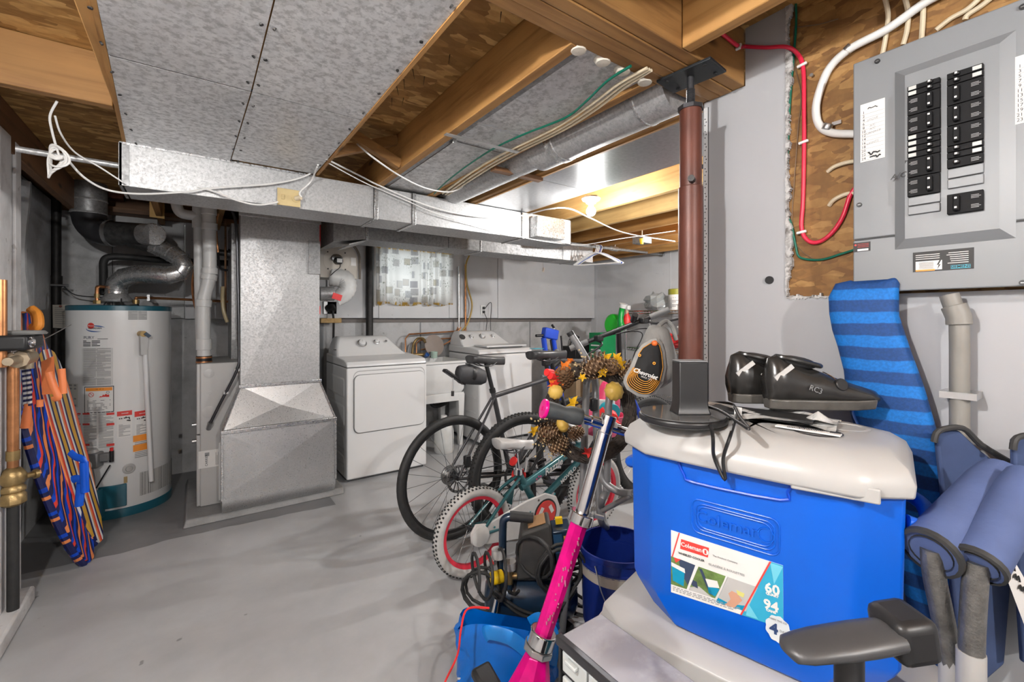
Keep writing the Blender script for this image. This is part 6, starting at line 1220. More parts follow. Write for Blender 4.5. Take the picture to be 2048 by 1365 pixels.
def setl(o, u, v, t, rot, s=1): o.location = inv_w@W(u,v,t=t); o.rotation_euler = rot; o.scale = (s,)*3
spots = [(1190,732,1.655,(.9,.3,.2),1.55), (1128,756,1.655,(.5,-.7,0),1.25), (1258,740,1.66,(1.3,0,.6),1.25), (1097,866,1.655,(1.4,.6,.3),1.35), (1116,892,1.66,(.5,.9,.2),1.1), (1224,732,1.66,(.2,1.2,.4),1.1), (1150,868,1.66,(.2,1.3,0),.9)]
for i, (u, v, t, r, s) in enumerate(spots): setl(cone0 if i == 0 else share(cone0, parent=wr_), u, v, t, r, s)
lf = []
for j in range(15):
    a = 2*math.pi*j/15; rr = (.030 if j % 3 == 0 else .020 if j % 3 == 1 else .013); lf.append(V((rr*math.cos(a),.004*math.cos(3*a),rr*math.sin(a))))
leafm = [mat('leaf_yellow', (.75,.42,.01), .5), mat('leaf_orange', (.80,.20,.02), .5), mat('leaf_red', (.62,.03,.02), .5)]
leaf0 = [obj('maple_leaf', MB().prism(lf, (0,.002,0)), m, wr_, world=False, smooth=0) for m in leafm]
for i, (u, v, k, r, s) in enumerate(((1212,720,0,(.3,.4,.8),1.1),(1240,730,0,(.2,-.3,.2),1.1),(1205,745,0,(.5,.9,.5),.9),(1130,735,1,(.2,.3,.4),1.0),(1112,752,1,(.5,1.0,.7),.9),(1106,768,1,(.1,.2,.3),.8),(1146,806,0,(.2,.2,.5),1.0),(1118,764,2,(.2,-.6,.5),.9),(1068,862,0,(.4,.3,.5),.8),(1098,870,2,(.3,.3,.3),.7),(1108,772,2,(.4,.1,.2),.7),(1140,722,1,(.9,.2,.2),.6),(1165,755,0,(.2,.4,.1),.6))):
    setl(share(leaf0[k], parent=wr_), u, v, 1.64, (r[0], r[1], r[2]-YAW), s)
for q, (u, v) in zip(leaf0, ((1234,716),(1124,762),(1176,905))): setl(q, u, v, 1.645, (.2,.3,-YAW), .8)
mb = MB(); secs = []
for j in range(1,10): a = math.pi*j/10; secs.append([V((.03*math.sin(a)*(1-.10*abs(math.sin(5*b)))*math.cos(b), .03*math.sin(a)*(1-.10*abs(math.sin(5*b)))*math.sin(b), -.024*math.cos(a))) for b in [2*math.pi*i/30 for i in range(30)]])
M_pump = mat('pumpkin_yellow', (.62,.40,.08), .5, 0, .12, 20); pk0 = obj('mini_pumpkin', mb.loft(secs), M_pump, wr_, world=False, smooth=60)
for i, (u, v, r, s) in enumerate(((1228,783,(1.2,.2,-.5),1.25),(1111,784,(1.4,.5,-.5),1.0),(1125,850,(.6,1.2,0),.95))): setl(pk0 if i == 0 else share(pk0, parent=wr_), u, v, 1.645, r, s)
for u, v, w_ in ((1097,745,1.64),(1104,752,1.63)): obj('red_spool', MB().cyl(W(u-4,v,t=w_), W(u+8,v+2,t=w_+.02), .014, n=12), M_redp, wr_)
random.seed(31); mb = MB()
for k in range(70):
    u, v = random.choice([(1078,836),(1085,880),(1098,905),(1150,742),(1165,716),(1125,905)]); u += random.gauss(0,9); v += random.gauss(0,8); mb.ball(W(u,v,t=1.66+random.uniform(-.02,.02)), .0038, n=6, m=4)
obj('seed_sprays', mb, mat('seed_cream', (.55,.42,.22), .6), wr_)['kind'] = 'stuff'
# bottles of detergent behind the wreath
db = thing('detergent_jug', 'pink detergent jug with turquoise cap behind the wreath', 'bottle', tuple(W(1205,858,t=2.8)))
obj('jug_body', rowloft([(858,1192,1238,.05),(850,1190,1240,.055),(800,1190,1240,.055),(772,1200,1232,.04),(764,1205,1225,.03)], 2.80), mat('jug_pink', (.75,.06,.16), .35), db); obj('jug_label', rowloft([(835,1194,1230,.02),(800,1194,1230,.02)], 2.745), M_paper, db); a = W(1211,820,t=2.72); obj('jug_cap', MB().cyl(a, a+(R3*.03-F3*.08), .05, n=16), mat('cap_turquoise', (.01,.30,.38), .4), db, bevel=.004)
rn = thing('spray_nozzle', 'red plastic funnel pointing towards the camera below the small pumpkin', 'funnel', tuple(W(1225,850,t=2.6))); obj('funnel_cone', MB().cyl(W(1214,831,t=2.68), W(1224,841,t=2.60), .06, .04, n=18), M_redp, rn); obj('funnel_spout', MB().cyl(W(1222,841,t=2.60), W(1236,854,t=2.46), .027, .023, n=14), M_redp, rn)
# ------------------------------------------------------------------ air compressor
AP = W(1062,1244,z=.012); A0 = V((AP.x, AP.y, 0))
ac = thing('air_compressor', 'small black and blue air compressor with coiled hose in front of the child bicycle', 'compressor', tuple(A0), (0,0,0))
M_navy = mat('tank_navy', (.012,.03,.06), .3, .1, .3, 12, coat=.3); M_dusty = mat('dusty_black', (.045,.043,.04), .6, 0, .4, 9)
tx = R3; c = A0+V((0,0,.115))+F3*.02
mb = MB().lathe([(.001,-.20),(.05,-.195),(.085,-.17),(.095,-.12),(.095,.12),(.085,.17),(.05,.195),(.001,.20)], c, 28, axis=tx); obj('tank', mb, M_navy, ac, smooth=60)
for s in (-.12,.12): obj('foot', MB().obox(A0+tx*s+V((0,0,.015)), .04, .14, .03), M_rubber, ac, bevel=.004)
Mz = Matrix.Rotation(-YAW,3,'Z'); obj('saddle_plate', MB().obox(c+tx*.03+V((0,0,.10)), .22, .12, .012, Mz), M_dusty, ac, bevel=.003)
Mt = Mz@Matrix.Rotation(-.12,3,'Y'); hd_ = c+tx*.02+V((0,0,.20)); sh_ = obj('pump_shroud', MB().hexa([hd_+Mt@V(q) for q in ((-.10,-.075,-.09),(.075,-.075,-.09),(.075,.075,-.09),(-.10,.075,-.09),(-.05,-.065,.10),(.075,-.065,.125),(.075,.065,.125),(-.05,.065,.10))]), M_dusty, ac, bevel=.012, seg=3)
obj('warning_sticker', MB().hexa([hd_+Mt@V(q) for q in ((-.02,-.05,.109),(.055,-.05,.123),(.055,.045,.123),(-.02,.045,.109),(-.02,-.05,.112),(.055,-.05,.126),(.055,.045,.126),(-.02,.045,.112))]), mat('sticker_kraft', (.36,.20,.09), .6), sh_)
mo_ = obj('motor_box', MB().obox(hd_+tx*.115+V((0,0,.015)), .08, .11, .17, Mt), M_navy, ac, bevel=.006); obj('motor_label', MB().obox(hd_+tx*.135-F3*.057+V((0,0,.05)), .035, .002, .06, Mt), M_orange, mo_); obj('motor_label', MB().obox(hd_+tx*.095-F3*.057+V((0,0,.03)), .035, .002, .11, Mt), mat('label_blue', (.02,.07,.15), .4), mo_)
obj('switch_tab', MB().obox(hd_+tx*.10+V((0,0,.118)), .03, .02, .025, Mt), M_yellow, mo_)
p = hd_+tx*-.14; obj('carry_handle', MB().tube(spline([p+V((0,0,-.09)), p+V((0,0,.08)), p+tx*.01+V((0,0,.125)), p+tx*.06+V((0,0,.135)), p+tx*.12+V((0,0,.128))],6), .017, 12), M_navy, ac); obj('handle_grip', MB().cyl(p+tx*.03+V((0,0,.136)), p+tx*.13+V((0,0,.127)), .022, n=14), M_rubber, ac)
rg = c+tx*-.09-F3*.07+V((0,0,.12)); obj('pressure_knob', MB().cyl(rg+tx*-.03, rg+tx*-.075+F3*-.02, .026, n=16), M_yellow, ac, bevel=.004); obj('brass_valve', MB().cyl(rg+V((0,0,-.03)), rg+V((0,0,.03)), .015, n=10).cyl(rg+tx*-.03, rg+tx*.03, .012, n=10), M_brass, ac); obj('gauge', MB().cyl(rg+V((0,0,.03)), rg+V((0,0,.062)), .026, n=18), M_lid, ac); obj('gauge', MB().cyl(rg+tx*-.05+F3*.05+V((0,0,.05)), rg+tx*-.05+F3*.05+V((0,0,.085)), .028, n=18), M_lid, ac); obj('riser_pipe', MB().cyl(rg+V((0,0,-.10)), rg+V((0,0,-.03)), .011, n=10), M_navy, ac)
ah = thing('air_hose', 'coiled black air hose draped around the compressor', 'hose', tuple(A0+tx*-.2)); random.seed(6)
def coil(c0, axis_dir, n, rad, r, jit, name='hose_coil'):
    pts = []; N = n*14; ax = V(axis_dir).normalized(); mb = MB(); x, y = mb.frame(ax)
    for i in range(N): a = 2*math.pi*i/14; pts.append(c0+ax*(jit*(i/N-.5))+x*(rad*math.cos(a)*(1+.12*math.sin(i*.37)))+y*(rad*math.sin(a)*(1+.12*math.cos(i*.23))))
    obj(name, mb.tube(pts, r, 8), M_rubber, ah)
coil(c+tx*-.16-F3*.10+V((0,0,.14)), tx+F3*.4, 3, .088, .0065, .17); coil(c+tx*-.20-F3*.04+V((0,0,.04)), F3+tx*.3, 3, .085, .0065, .06); coil(c+tx*.22+F3*.0+V((0,0,.02)), F3+tx*.5, 5, .088, .0065, .14); coil(c+tx*.02-F3*.10+V((0,0,.21)), tx*.7+F3, 2, .085, .0065, .05); coil(c+tx*.12-F3*.10+V((0,0,.16)), F3+tx*-.2, 3, .095, .0065, .06)
obj('hose_run', MB().tube(spline([c+tx*-.15-F3*.11+V((0,0,.08)), c+tx*-.05-F3*.125+V((0,0,.0)), c+tx*.08-F3*.13+V((0,0,-.01)), c+tx*.18-F3*.10+V((0,0,.08))],8), .0065, 8), M_rubber, ah); obj('hose_run', MB().tube(spline([c+tx*-.15-F3*.12+V((0,0,.09)), c+tx*-.04-F3*.135+V((0,0,.02)), c+tx*.08-F3*.14+V((0,0,.01)), c+tx*.18-F3*.11+V((0,0,.10))],8), .0065, 8), M_rubber, ah)
q = c+tx*-.14-F3*.11+V((0,0,.05)); obj('hose_coupling', MB().cyl(q, q+V((-.02,0,-.07)), .012, n=10), M_chrome, ah); obj('blow_tip', MB().cyl(q+tx*-.02+V((0,0,.14)), q+tx*-.03+V((0,0,.16)), .008, n=8), M_redp, ah)
# ------------------------------------------------------------------ blue pail
BK = V((1.42,1.245,0)); bk_ = thing('plastic_pail', 'dark blue plastic pail with pale paint runs, behind the coolers', 'bucket', tuple(BK)); M_pail = mat('pail_blue', (.008,.025,.20), .3, 0, .06)
obj('pail_shell', MB().lathe([(.001,.0),(.128,0),(.13,.01),(.145,.30),(.151,.30),(.152,.31),(.145,.315),(.147,.345),(.155,.35),(.155,.37),(.148,.37),(.138,.06),(.001,.05)], BK, 40), M_pail, bk_)
obj('paint_drips', MB().lathe([(.1485,.262),(.1505,.30),(.1522,.305)], BK, 20, arc=(2.4,4.6)), mat('paint_tan', (.48,.43,.36), .7), bk_)
bw = [BK+V((.155*math.cos(a),.155*math.sin(a),.335)) for a in (3.3, 5.6)]; obj('wire_bail', MB().tube(spline([bw[0], BK+V((-.16,-.10,.22)), BK+V((-.04,-.19,.12)), BK+V((.08,-.16,.22)), bw[1]],6), .0025, 6), M_steel, bk_)
for k, (pts) in enumerate((((-.03,.0),(-.02,.06),(-.008,.03),(.004,.06),(.014,.0)),)): obj('pail_print', MB().tube([BK+V((-.1355*math.cos(.75+x*7)*1.01, -.1355*math.sin(.75+x*7)*1.01, .10+z*1.3)) for x, z in pts], .004, 6), M_paper, bk_)
# ------------------------------------------------------------------ blue tote bag on the floor
bgc = W(1010,1300,z=.12); tt = thing('tote_bag', 'bright blue crinkled plastic tote bag on the floor in the foreground', 'bag', (bgc.x, bgc.y, 0)); M_tote = mat('tote_blue', (.0,.14,.56), .32, 0, .12, 10)
random.seed(14); secs = []
for k in range(9):
    z = .003+.22*k/8; w_ = .165+.012*math.sin(k*1.1); d_ = .095-.05*(k/8)**2; S = []
    for i in range(28):
        a = 2*math.pi*i/28; n_ = 1+.06*math.sin(3*a+k)+.075*random.uniform(-1,1); cs_, sn = math.cos(a), math.sin(a)
        S.append(V((bgc.x,bgc.y,z+(.02*math.sin(a*3+1) if k == 8 else 0)))+R3*(w_*math.copysign(abs(cs_)**.6,cs_)*n_)+F3*(d_*math.copysign(abs(sn)**.7,sn)*n_))
    secs.append(S)
mb = MB().loft(secs, cap=False); mb.add(secs[0], [tuple(range(27,-1,-1))]); obj('bag_shell', mb, M_tote, tt, smooth=28)
b0 = V((bgc.x,bgc.y,.225)); M_tote2 = mat('tote_strap', (.01,.22,.66), .3)
obj('handle', MB().tube(spline([b0+R3*-.07-F3*.06+V((0,0,-.01)), b0+R3*-.05-F3*.08+V((0,0,.012)), b0+R3*.02-F3*.09+V((0,0,-.0)), b0+R3*.09-F3*.095+V((0,0,-.05))],6), .022, 8, flat=(.2,1)), M_tote2, tt); obj('handle', MB().tube(spline([b0+R3*.09+F3*.0+V((0,0,-.01)), b0+R3*.13-F3*.02+V((0,0,.02)), b0+R3*.17-F3*.03+V((0,0,-.03)), b0+R3*.16-F3*.05+V((0,0,-.12))],6), .02, 8, flat=(.2,1)), M_tote2, tt)
for k, (du, dz) in enumerate(((.10,-.07),(.10,-.13),(.12,-.19))): obj('yellow_print', MB().obox(b0+R3*(.115+du*.2)-F3*.089+V((0,0,dz)), .035, .002, .012, Mz@Matrix.Rotation(-.4,3,'Y')), M_yellow, tt)
for k in range(3): obj('white_print', MB().obox(b0+R3*(-.145)-F3*.072+V((0,0,-.15-.018*k)), .03-.005*k, .002, .006, Mz), M_paper, tt)
obj('red_drawstring', MB().tube(spline([W(978,1217,t=1.50), W(935,1219,t=1.46), W(922,1260,t=1.42), W(915,1310,t=1.40), W(890,1365,t=1.38), W(880,1400,t=1.36)],6), .0035, 6), M_redp, tt)
# ------------------------------------------------------------------ pink scooter
G_ = lambda u, v, t: W(u, v, t=t)
sc_ = thing('kick_scooter', 'hot pink and chrome kick scooter leaning beside the coolers', 'scooter', (W(1060,1360,t=1.33).x, W(1060,1360,t=1.33).y, 0))
top, mid1, mid2, low = G_(1213,848,1.46), G_(1163,1032,1.42), G_(1085,1272,1.39), G_(1060,1385,1.37)
obj('upper_tube', MB().cyl(top, mid1+(mid2-mid1)*.05, .0225, n=20), M_chrome, sc_); ax = (mid2-mid1).normalized()
obj('lower_tube', MB().tube([mid1, mid2], .0285, 8), M_pink, sc_, smooth=0)
obj('quick_clamp', MB().cyl(mid1-ax*.012, mid1+ax*.022, .040, n=20), M_chrome, sc_, bevel=.003); obj('clamp_bolt', MB().cyl(mid1+R3*.04-F3*.0, mid1+R3*.07+V((0,0,-.008)), .008, n=8), M_steel, sc_)
obj('head_clamp', MB().cyl(mid2-ax*.015, mid2+ax*.03, .043, n=20), M_chrome, sc_, bevel=.004); obj('headset', MB().cyl(mid2+ax*.03, mid2+ax*.05, .048, n=8), M_steel, sc_, bevel=.003)
b2 = low; nrm = ax; xx = R3
obj('head_gusset', MB().loft([[mid2+ax*.05+R3*(w_*math.cos(a))+F3*(w_*math.sin(a)) for a in [2*math.pi*i/8 for i in range(8)]] if k == 0 else [b2+R3*(w_*1.2*math.cos(a)-.01)+F3*(w_*math.sin(a)) for a in [2*math.pi*i/8 for i in range(8)]] for k, w_ in ((0,.036),(1,.062))]), M_pink, sc_, smooth=0, bevel=.004)
fw = V((low.x-.02,low.y+.02,.05)); obj('front_wheel', MB().lathe([(.001,-.012),(.04,-.012),(.05,-.006),(.05,.006),(.04,.012),(.001,.012)], fw, 24, axis=(.2,1,0)), M_black, sc_)
dk0, dk1 = fw+V((.12,-.02,.05)), fw+V((.55,-.16,.03)); 
obj('fork', MB().bar(low, fw+V((0,0,.02)), .05, .02), M_chrome, sc_); obj('deck', MB().bar(fw+V((-.08,-.05,.05)), fw+V((-.40,-.25,.02)), .10, .02), M_pink, sc_, bevel=.004)
obj('rear_wheel', MB().lathe([(.001,-.012),(.04,-.012),(.05,0),(.04,.012),(.001,.012)], V((fw.x-.46,fw.y-.29,.05)), 24, axis=(.5,-.8,0)), M_black, sc_); obj('foot_brake', MB().obox(G_(975,1365,1.22), .06, .09, .03, Matrix.Rotation(.3,3,'X')), M_black, sc_, bevel=.01)
ga, gbm, gc_ = G_(1088,818,1.40), G_(1162,835,1.43), G_(1282,872,1.50); hb = obj('handlebar', MB().cyl(gbm-(gc_-gbm)*.2, gc_, .0125, n=14), M_chrome, sc_)
obj('grip', MB().lathe([(.024,0),(.027,.01),(.026,.04),(.022,.07),(.027,.085),(.029,.10),(.027,.128),(.014,.132)], ga, 18, axis=(gbm-ga)), mat('grip_charcoal', (.045,.05,.052), .6), sc_); gd_ = (gbm-ga).normalized()
obj('grip_cap', MB().lathe([(.030,.006),(.0315,0),(.030,-.005),(.008,-.006),(.007,-.002),(.001,-.002)], ga, 22, axis=gd_), M_pink, sc_)
obj('bar_sleeve', MB().cyl(gbm+(gc_-gbm)*.15, gbm+(gc_-gbm)*.62, .0165, n=14), M_chrome, sc_); obj('paper_label', MB().cyl(gbm+(gc_-gbm)*.30+V((0,0,.002)), gbm+(gc_-gbm)*.55+V((0,0,.002)), .0168, n=14), M_lid, sc_); obj('blue_stripe', MB().bar(gbm+(gc_-gbm)*.05+V((0,0,-.014))-F3*.008, gc_+V((0,0,-.014))-F3*.008, .006, .005), mat('stripe_blue', (.01,.06,.42), .4), sc_)
obj('tee_joint', MB().cyl(top-ax*.03, top+ax*.03, .026, n=18), M_chrome, sc_, bevel=.002)
obj('right_grip', MB().cyl(G_(1300,878,1.51), G_(1340,890,1.53), .027, n=16), MATS['grip_charcoal'], sc_)
mb = MB(); random.seed(17)
for k in range(26): p = mid1+(mid2-mid1)*random.uniform(.15,.85)-F3*.029+R3*random.uniform(-.012,.012); mb.obox(p, .004, .0015, random.uniform(.004,.012), Mz)
obj('worn_glitter', mb, mat('glitter', (.80,.35,.45), .3, .4), sc_)['kind'] = 'stuff'
# ------------------------------------------------------------------ drawer cabinet
dc = thing('drawer_cabinet', 'black small-parts cabinet with grey top and clear drawers at the bottom edge', 'cabinet', (.69,.52,0))
dx0_, dx1_, dy0_, dy1_, dzt = .632, .762, .32, .715, .62
for z0 in (): pass
obj('cabinet_top', MB().box(dx0_+.008, dx1_, dy0_, dy1_, dzt-.012, dzt), painted('marbled_grey', (.30,.29,.31), (.55,.54,.56), .6, 9, .4, .1), dc, bevel=.003); obj('top_edge', MB().box(dx0_-.006, dx0_+.010, dy0_-.004, dy1_+.004, dzt-.016, dzt+.004), M_dark, dc, bevel=.003)
obj('shell', MB().box(dx1_-.006, dx1_, dy0_, dy1_, .30, dzt-.012).box(dx0_, dx1_-.006, dy0_, dy0_+.006, .30, dzt-.012).box(dx0_, dx1_-.006, dy1_-.006, dy1_, .30, dzt-.012).box(dx0_, dx1_, dy0_, dy1_, 0, .30), M_black, dc)
M_clear = mat('drawer_clear', (.55,.58,.57), .25); nd_ = 5; dw = (dy1_-dy0_-.012)/nd_
for r in range(5):
    obj('divider', MB().box(dx0_+.004, dx1_-.006, dy0_+.006, dy1_-.006, dzt-.016-.055*(r+1)-.002, dzt-.016-.055*(r+1)+.001), M_black, dc)
    for k in range(nd_):
        y0 = dy0_+.006+dw*k; z1 = dzt-.018-.055*r; d = obj('drawer', MB().box(dx0_+.002, dx1_-.01, y0+.003, y0+dw-.003, z1-.050, z1-.006), M_clear, dc, bevel=.003); obj('drawer_pull', MB().box(dx0_-.010, dx0_+.002, y0+dw*.3, y0+dw*.7, z1-.018, z1-.010), M_clear, d, bevel=.002)
# ------------------------------------------------------------------ the two coolers
CR = math.atan2(-.971, .2385)
def plan(hl, hd, cx_=.075, cy_=.05, bow=.0, n=4):
    """rounded, slightly bowed plan of a cooler"""
    P = []; pts = [(-hl+cx_,-hd),(hl-cx_,-hd),(hl,-hd+cy_),(hl,hd-cy_),(hl-cx_,hd),(-hl+cx_,hd),(-hl,hd-cy_),(-hl,-hd+cy_)]
    for i in range(8):
        a, b = pts[i], pts[(i+1) % 8]
        for k in range(n): s = k/n; x = a[0]+(b[0]-a[0])*s; y = a[1]+(b[1]-a[1])*s; y -= bow*(1-(x/hl)**2)*(1 if y < 0 else -1); P.append((x, y))
    return P
def csec(z, hl, hd, **k): return [V((x, y, z)) for x, y in plan(hl, hd, **k)]
C1 = V((1.0706,.5125,.602)); HD = .17
c1 = thing('wheeled_cooler', 'bright blue cooler with pale grey lid and product label, on top of the other cooler', 'cooler', tuple(C1), (0,0,CR))
obj('body', MB().loft([csec(.0,.205,HD-.012), csec(.06,.245,HD-.001), csec(.075,.252,HD), csec(.385,.258,HD)]), M_blue, c1, world=False, smooth=35, bevel=.006)
LZ = .382
mb = MB().loft([csec(LZ,.258,HD+.002,bow=.012), csec(LZ+.004,.270,HD+.012,bow=.014), csec(LZ+.026,.272,HD+.014,bow=.014), csec(LZ+.05,.262,HD+.004,bow=.012), csec(LZ+.072,.235,HD-.03,bow=.010), csec(LZ+.078,.20,HD-.06,bow=.006), csec(LZ+.078,.05,.03)]); ld = obj('lid', mb, M_lid, c1, world=False, smooth=50, bevel=.004)
obj('lid_skirt', MB().loft([[V((x,-HD-.0255+.02*(x/.26)**2,z_)) for x, z_ in ((.095,LZ-.003),(.225,LZ-.003),(.225,LZ+.024),(.095,LZ+.024))], [V((x,-HD+.0,z_)) for x, z_ in ((.095,LZ-.003),(.225,LZ-.003),(.225,LZ+.024),(.095,LZ+.024))]]), M_lid, ld, world=False, bevel=.003)
for x, y in ((.16,.05),(.12,-.04)): obj('cup_recess', MB().lathe([(.045,.0785),(.041,.0798),(.036,.0795),(.034,.0775),(.001,.0772)], V((x,y,LZ)), 28), M_lid if y > 0 else M_dark, ld, world=False)
for s in (-1,1): obj('side_handle', MB().tube(spline([V((s*.258,-.09,.33)), V((s*.285,-.07,.32)), V((s*.292,0,.315)), V((s*.285,.07,.32)), V((s*.258,.09,.33))],5), .014, 10), M_blue, c1, world=False)
I1 = ROOT[c1.name]; M1 = I1.inverted()
def CWp(u, v, off=.002):
    """point on the cooler's front face (local coordinates) under a photo pixel"""
    o = I1@V((0,0,CAM_H)); d = I1.to_3x3()@(F3+R3*((u-CX)/FPX)+V((0,0,(CY-v)/FPX))); t = (-HD-off-o.y)/d.y; return o+d*t
# grip recess and embossed maker's plate
rp = [CWp(u,v) for u, v in ((1357,925),(1368,950),(1388,966),(1560,1001),(1575,985),(1582,972))]; obj('grip_recess', MB().tube(spline(rp,3), .0032, 6), mat('blue_shade', (.0,.055,.50), .35), c1, world=False)
a_, b_ = CWp(1392,1012), CWp(1532,1062); ex = V((1,0,0)); ez = V((0,0,1)); em = (CWp(1380,1060)+CWp(1545,1066))/2
cx_e = CWp(1466,1053); w2, h2 = .083, .036
for k, e in enumerate((0, .008, .013)):
    P = [V((cx_e.x+x, -HD-.001, cx_e.z+z)) for x, _, z in rrect(-w2+e, w2-e, -h2+e, h2-e, .016, 0, 4)]; o = obj('embossed_ring', MB().tube(P, .0016, 6, closed=True), M_blue, c1, world=False)
text('embossed_name', 'Coleman', .034, V((cx_e.x-.012,-HD-.0012,cx_e.z)), ex, ez, M_blue, c1, world=False, ex=.0016); p = V((cx_e.x+.060,-HD-.001,cx_e.z)); obj('embossed_emblem', MB().tube(arc_pts(p,.014,0,6.28,20), .0016, 5), M_blue, c1, world=False)
# product label
lp = lambda u, v, off=.0012: CWp(u, v, off)
TLc, TRc, BRc, BLc = lp(1342,1061), lp(1566,1132), lp(1567,1258), lp(1342,1185)
def LL(s, t, off=.0015):
    p = (TLc*(1-s)+TRc*s)*(1-t)+(BLc*(1-s)+BRc*s)*t; return V((p.x, -HD-off, p.z))
def lpoly(name, m, pts, off, parent, th=.0003):
    return obj(name, MB().prism([LL(s, t, off) for s, t in pts], (0,th,0)), m, parent, world=False, smooth=0)
lb = lpoly('product_label', M_paper, ((0,0),(1,0),(1,1),(0,1)), .0012, c1, .001)
M_cy = mat('label_sky', (.03,.36,.56), .45); M_cy2 = mat('label_sky_light', (.15,.55,.70), .45)
lpoly('cyan_side', M_cy, ((.905,0),(1,0),(1,1),(.66,1)), .0016, lb); lpoly('cyan_shape', M_cy2, ((.90,.02),(1,.02),(.93,.34)), .0019, lb); lpoly('cyan_shape', M_cy2, ((.70,.98),(.80,.98),(.72,.78)), .0019, lb)
lpoly('red_stripe', M_ored, ((.895,0),(.910,0),(.665,1),(.65,1)), .002, lb); lpoly('red_stripe', M_ored, ((.08,0),(.092,0),(.02,.42),(.008,.42)), .002, lb)
M_grass = mat('photo_grass', (.12,.20,.05), .6, 0, .4, 60); M_navyp = mat('photo_navy', (.03,.05,.10), .6); M_cool = mat('photo_teal', (.0,.25,.42), .5); M_skin = mat('photo_skin', (.55,.30,.20), .6); M_gph = mat('photo_grey', (.45,.45,.44), .6)
lpoly('photo', M_grass, ((.0,.42),(.245,.44),(.16,.87),(.0,.87)), .0017, lb); lpoly('photo', M_grass, ((.275,.445),(.53,.46),(.43,.87),(.18,.87)), .0017, lb); lpoly('photo', M_gph, ((.545,.46),(.80,.475),(.70,.92),(.44,.92)), .0017, lb)
lpoly('photo_trousers', M_navyp, ((.08,.42),(.245,.44),(.17,.80),(.10,.62)), .0019, lb); lpoly('photo_jacket', M_ored, ((.03,.42),(.10,.425),(.05,.50)), .0021, lb); lpoly('photo_cooler', M_cool, ((.01,.56),(.14,.60),(.13,.84),(.02,.80)), .0021, lb); lpoly('photo_cooler_lid', M_paper, ((.005,.51),(.14,.55),(.145,.62),(.005,.57)), .0023, lb)
lpoly('photo_path', M_gph, ((.19,.82),(.28,.76),(.40,.87),(.18,.87)), .0019, lb); lpoly('photo_strap', M_navyp, ((.28,.47),(.31,.47),(.41,.83),(.38,.83)), .0021, lb); lpoly('photo_shoe', M_navyp, ((.20,.68),(.26,.70),(.27,.80),(.21,.78)), .0021, lb); lpoly('photo_cooler', M_cool, ((.36,.68),(.47,.70),(.43,.84),(.37,.81)), .0021, lb); lpoly('photo_cooler_lid', M_paper, ((.34,.60),(.45,.58),(.47,.68),(.37,.72)), .0023, lb)
lpoly('photo_cooler', M_cool, ((.45,.84),(.56,.88),(.70,.83),(.68,.92),(.44,.92)), .0019, lb); lpoly('photo_hand', M_skin, ((.52,.92),(.60,.92),(.67,.76),(.63,.68),(.58,.66),(.55,.72),(.57,.80)), .0023, lb); lpoly('photo_sponge', mat('photo_sponge', (.60,.58,.18), .6), ((.62,.62),(.69,.64),(.68,.71),(.63,.69)), .0025, lb)
for s0, s1 in ((.245,.275),(.53,.545)): lpoly('photo_gap', M_paper, ((s0,.44),(s1,.445),(s1-.095,.87),(s0-.085,.87)), .0024, lb)
pl = lpoly('logo_plate', M_ored, ((.105,.09),(.375,.09),(.365,.25),(.095,.25)), .0021, lb); text('lettering', 'Coleman', .0128, LL(.205,.168,.0026), LL(.36,.165,0)-LL(.1,.165,0), ez, M_paper, pl, world=False, bold=.0003, ex=.0002, sx=.95); p = LL(.343,.17,.0026); obj('logo_lamp', MB().lathe([(.0065,0),(.0065,.0002),(.001,.0002)], p, 16, axis=(0,-1,0)), M_paper, pl, world=False); obj('logo_flame', MB().obox(p+V((0,-.0004,0)), .004, .0003, .008), M_ored, pl, world=False)
lx = LL(.9,.3,0)-LL(.1,.3,0)
text('lettering', 'WHEELED COOLER', .0064, LL(.205,.325,.0022), lx, ez, M_ink, lb, world=False, bold=.0001, ex=.0002); text('lettering', 'GLACIÈRE À ROULETTES', .0064, LL(.53,.35,.0022), lx, ez, M_inkg, lb, world=False, ex=.0002)
text('lettering', 'The Outdoor Company', .005, LL(.52,.19,.0022), lx, ez, M_inkg, lb, world=False, ex=.0002)
mb = MB(); random.seed(9)
for r in range(3):
    s = .02
    while s < .62-.03*r: w_ = random.uniform(.015,.05); mb.prism([LL(s,.895+.026*r,.002), LL(s+w_,.895+.026*r,.002), LL(s+w_,.908+.026*r,.002), LL(s,.908+.026*r,.002)], (0,.0003,0)); s += w_+.012
obj('small_print', mb, M_inkg, lb, world=False)
text('lettering', '60', .026, LL(.915,.43,.0022), lx, ez, M_paper, lb, world=False, bold=.0008, ex=.0002); text('lettering', 'QUART', .0065, LL(.915,.52,.0022), lx, ez, M_paper, lb, world=False, bold=.0004, ex=.0002); text('lettering', '94', .026, LL(.905,.70,.0022), lx, ez, M_paper, lb, world=False, bold=.0008, ex=.0002); text('lettering', 'CANS', .0065, LL(.905,.785,.0022), lx, ez, M_paper, lb, world=False, bold=.0004, ex=.0002)
p = lp(1556,1260,.0022); bd = obj('ice_badge', MB().prism([p+V((.0215*(1+.05*math.cos(9*a))*math.cos(a),0,.0255*(1+.05*math.cos(9*a))*math.sin(a))) for a in [2*math.pi*i/36 for i in range(36)]], (0,.0008,0)), mat('badge_white', (.66,.70,.73), .4), c1, world=False); text('lettering', '4', .028, p+V((-.007,-.0006,-.002)), ex, ez, mat('badge_navy', (.03,.06,.16), .5), bd, world=False, bold=.001, ex=.0002); text('lettering', 'DAYS', .006, p+V((.010,-.0006,-.001)), ex, ez, M_inkg, bd, world=False, ex=.0002); text('lettering', 'KEEPS THE ICE', .0046, p+V((0,-.0006,.017)), ex, ez, M_inkg, bd, world=False, ex=.0002)
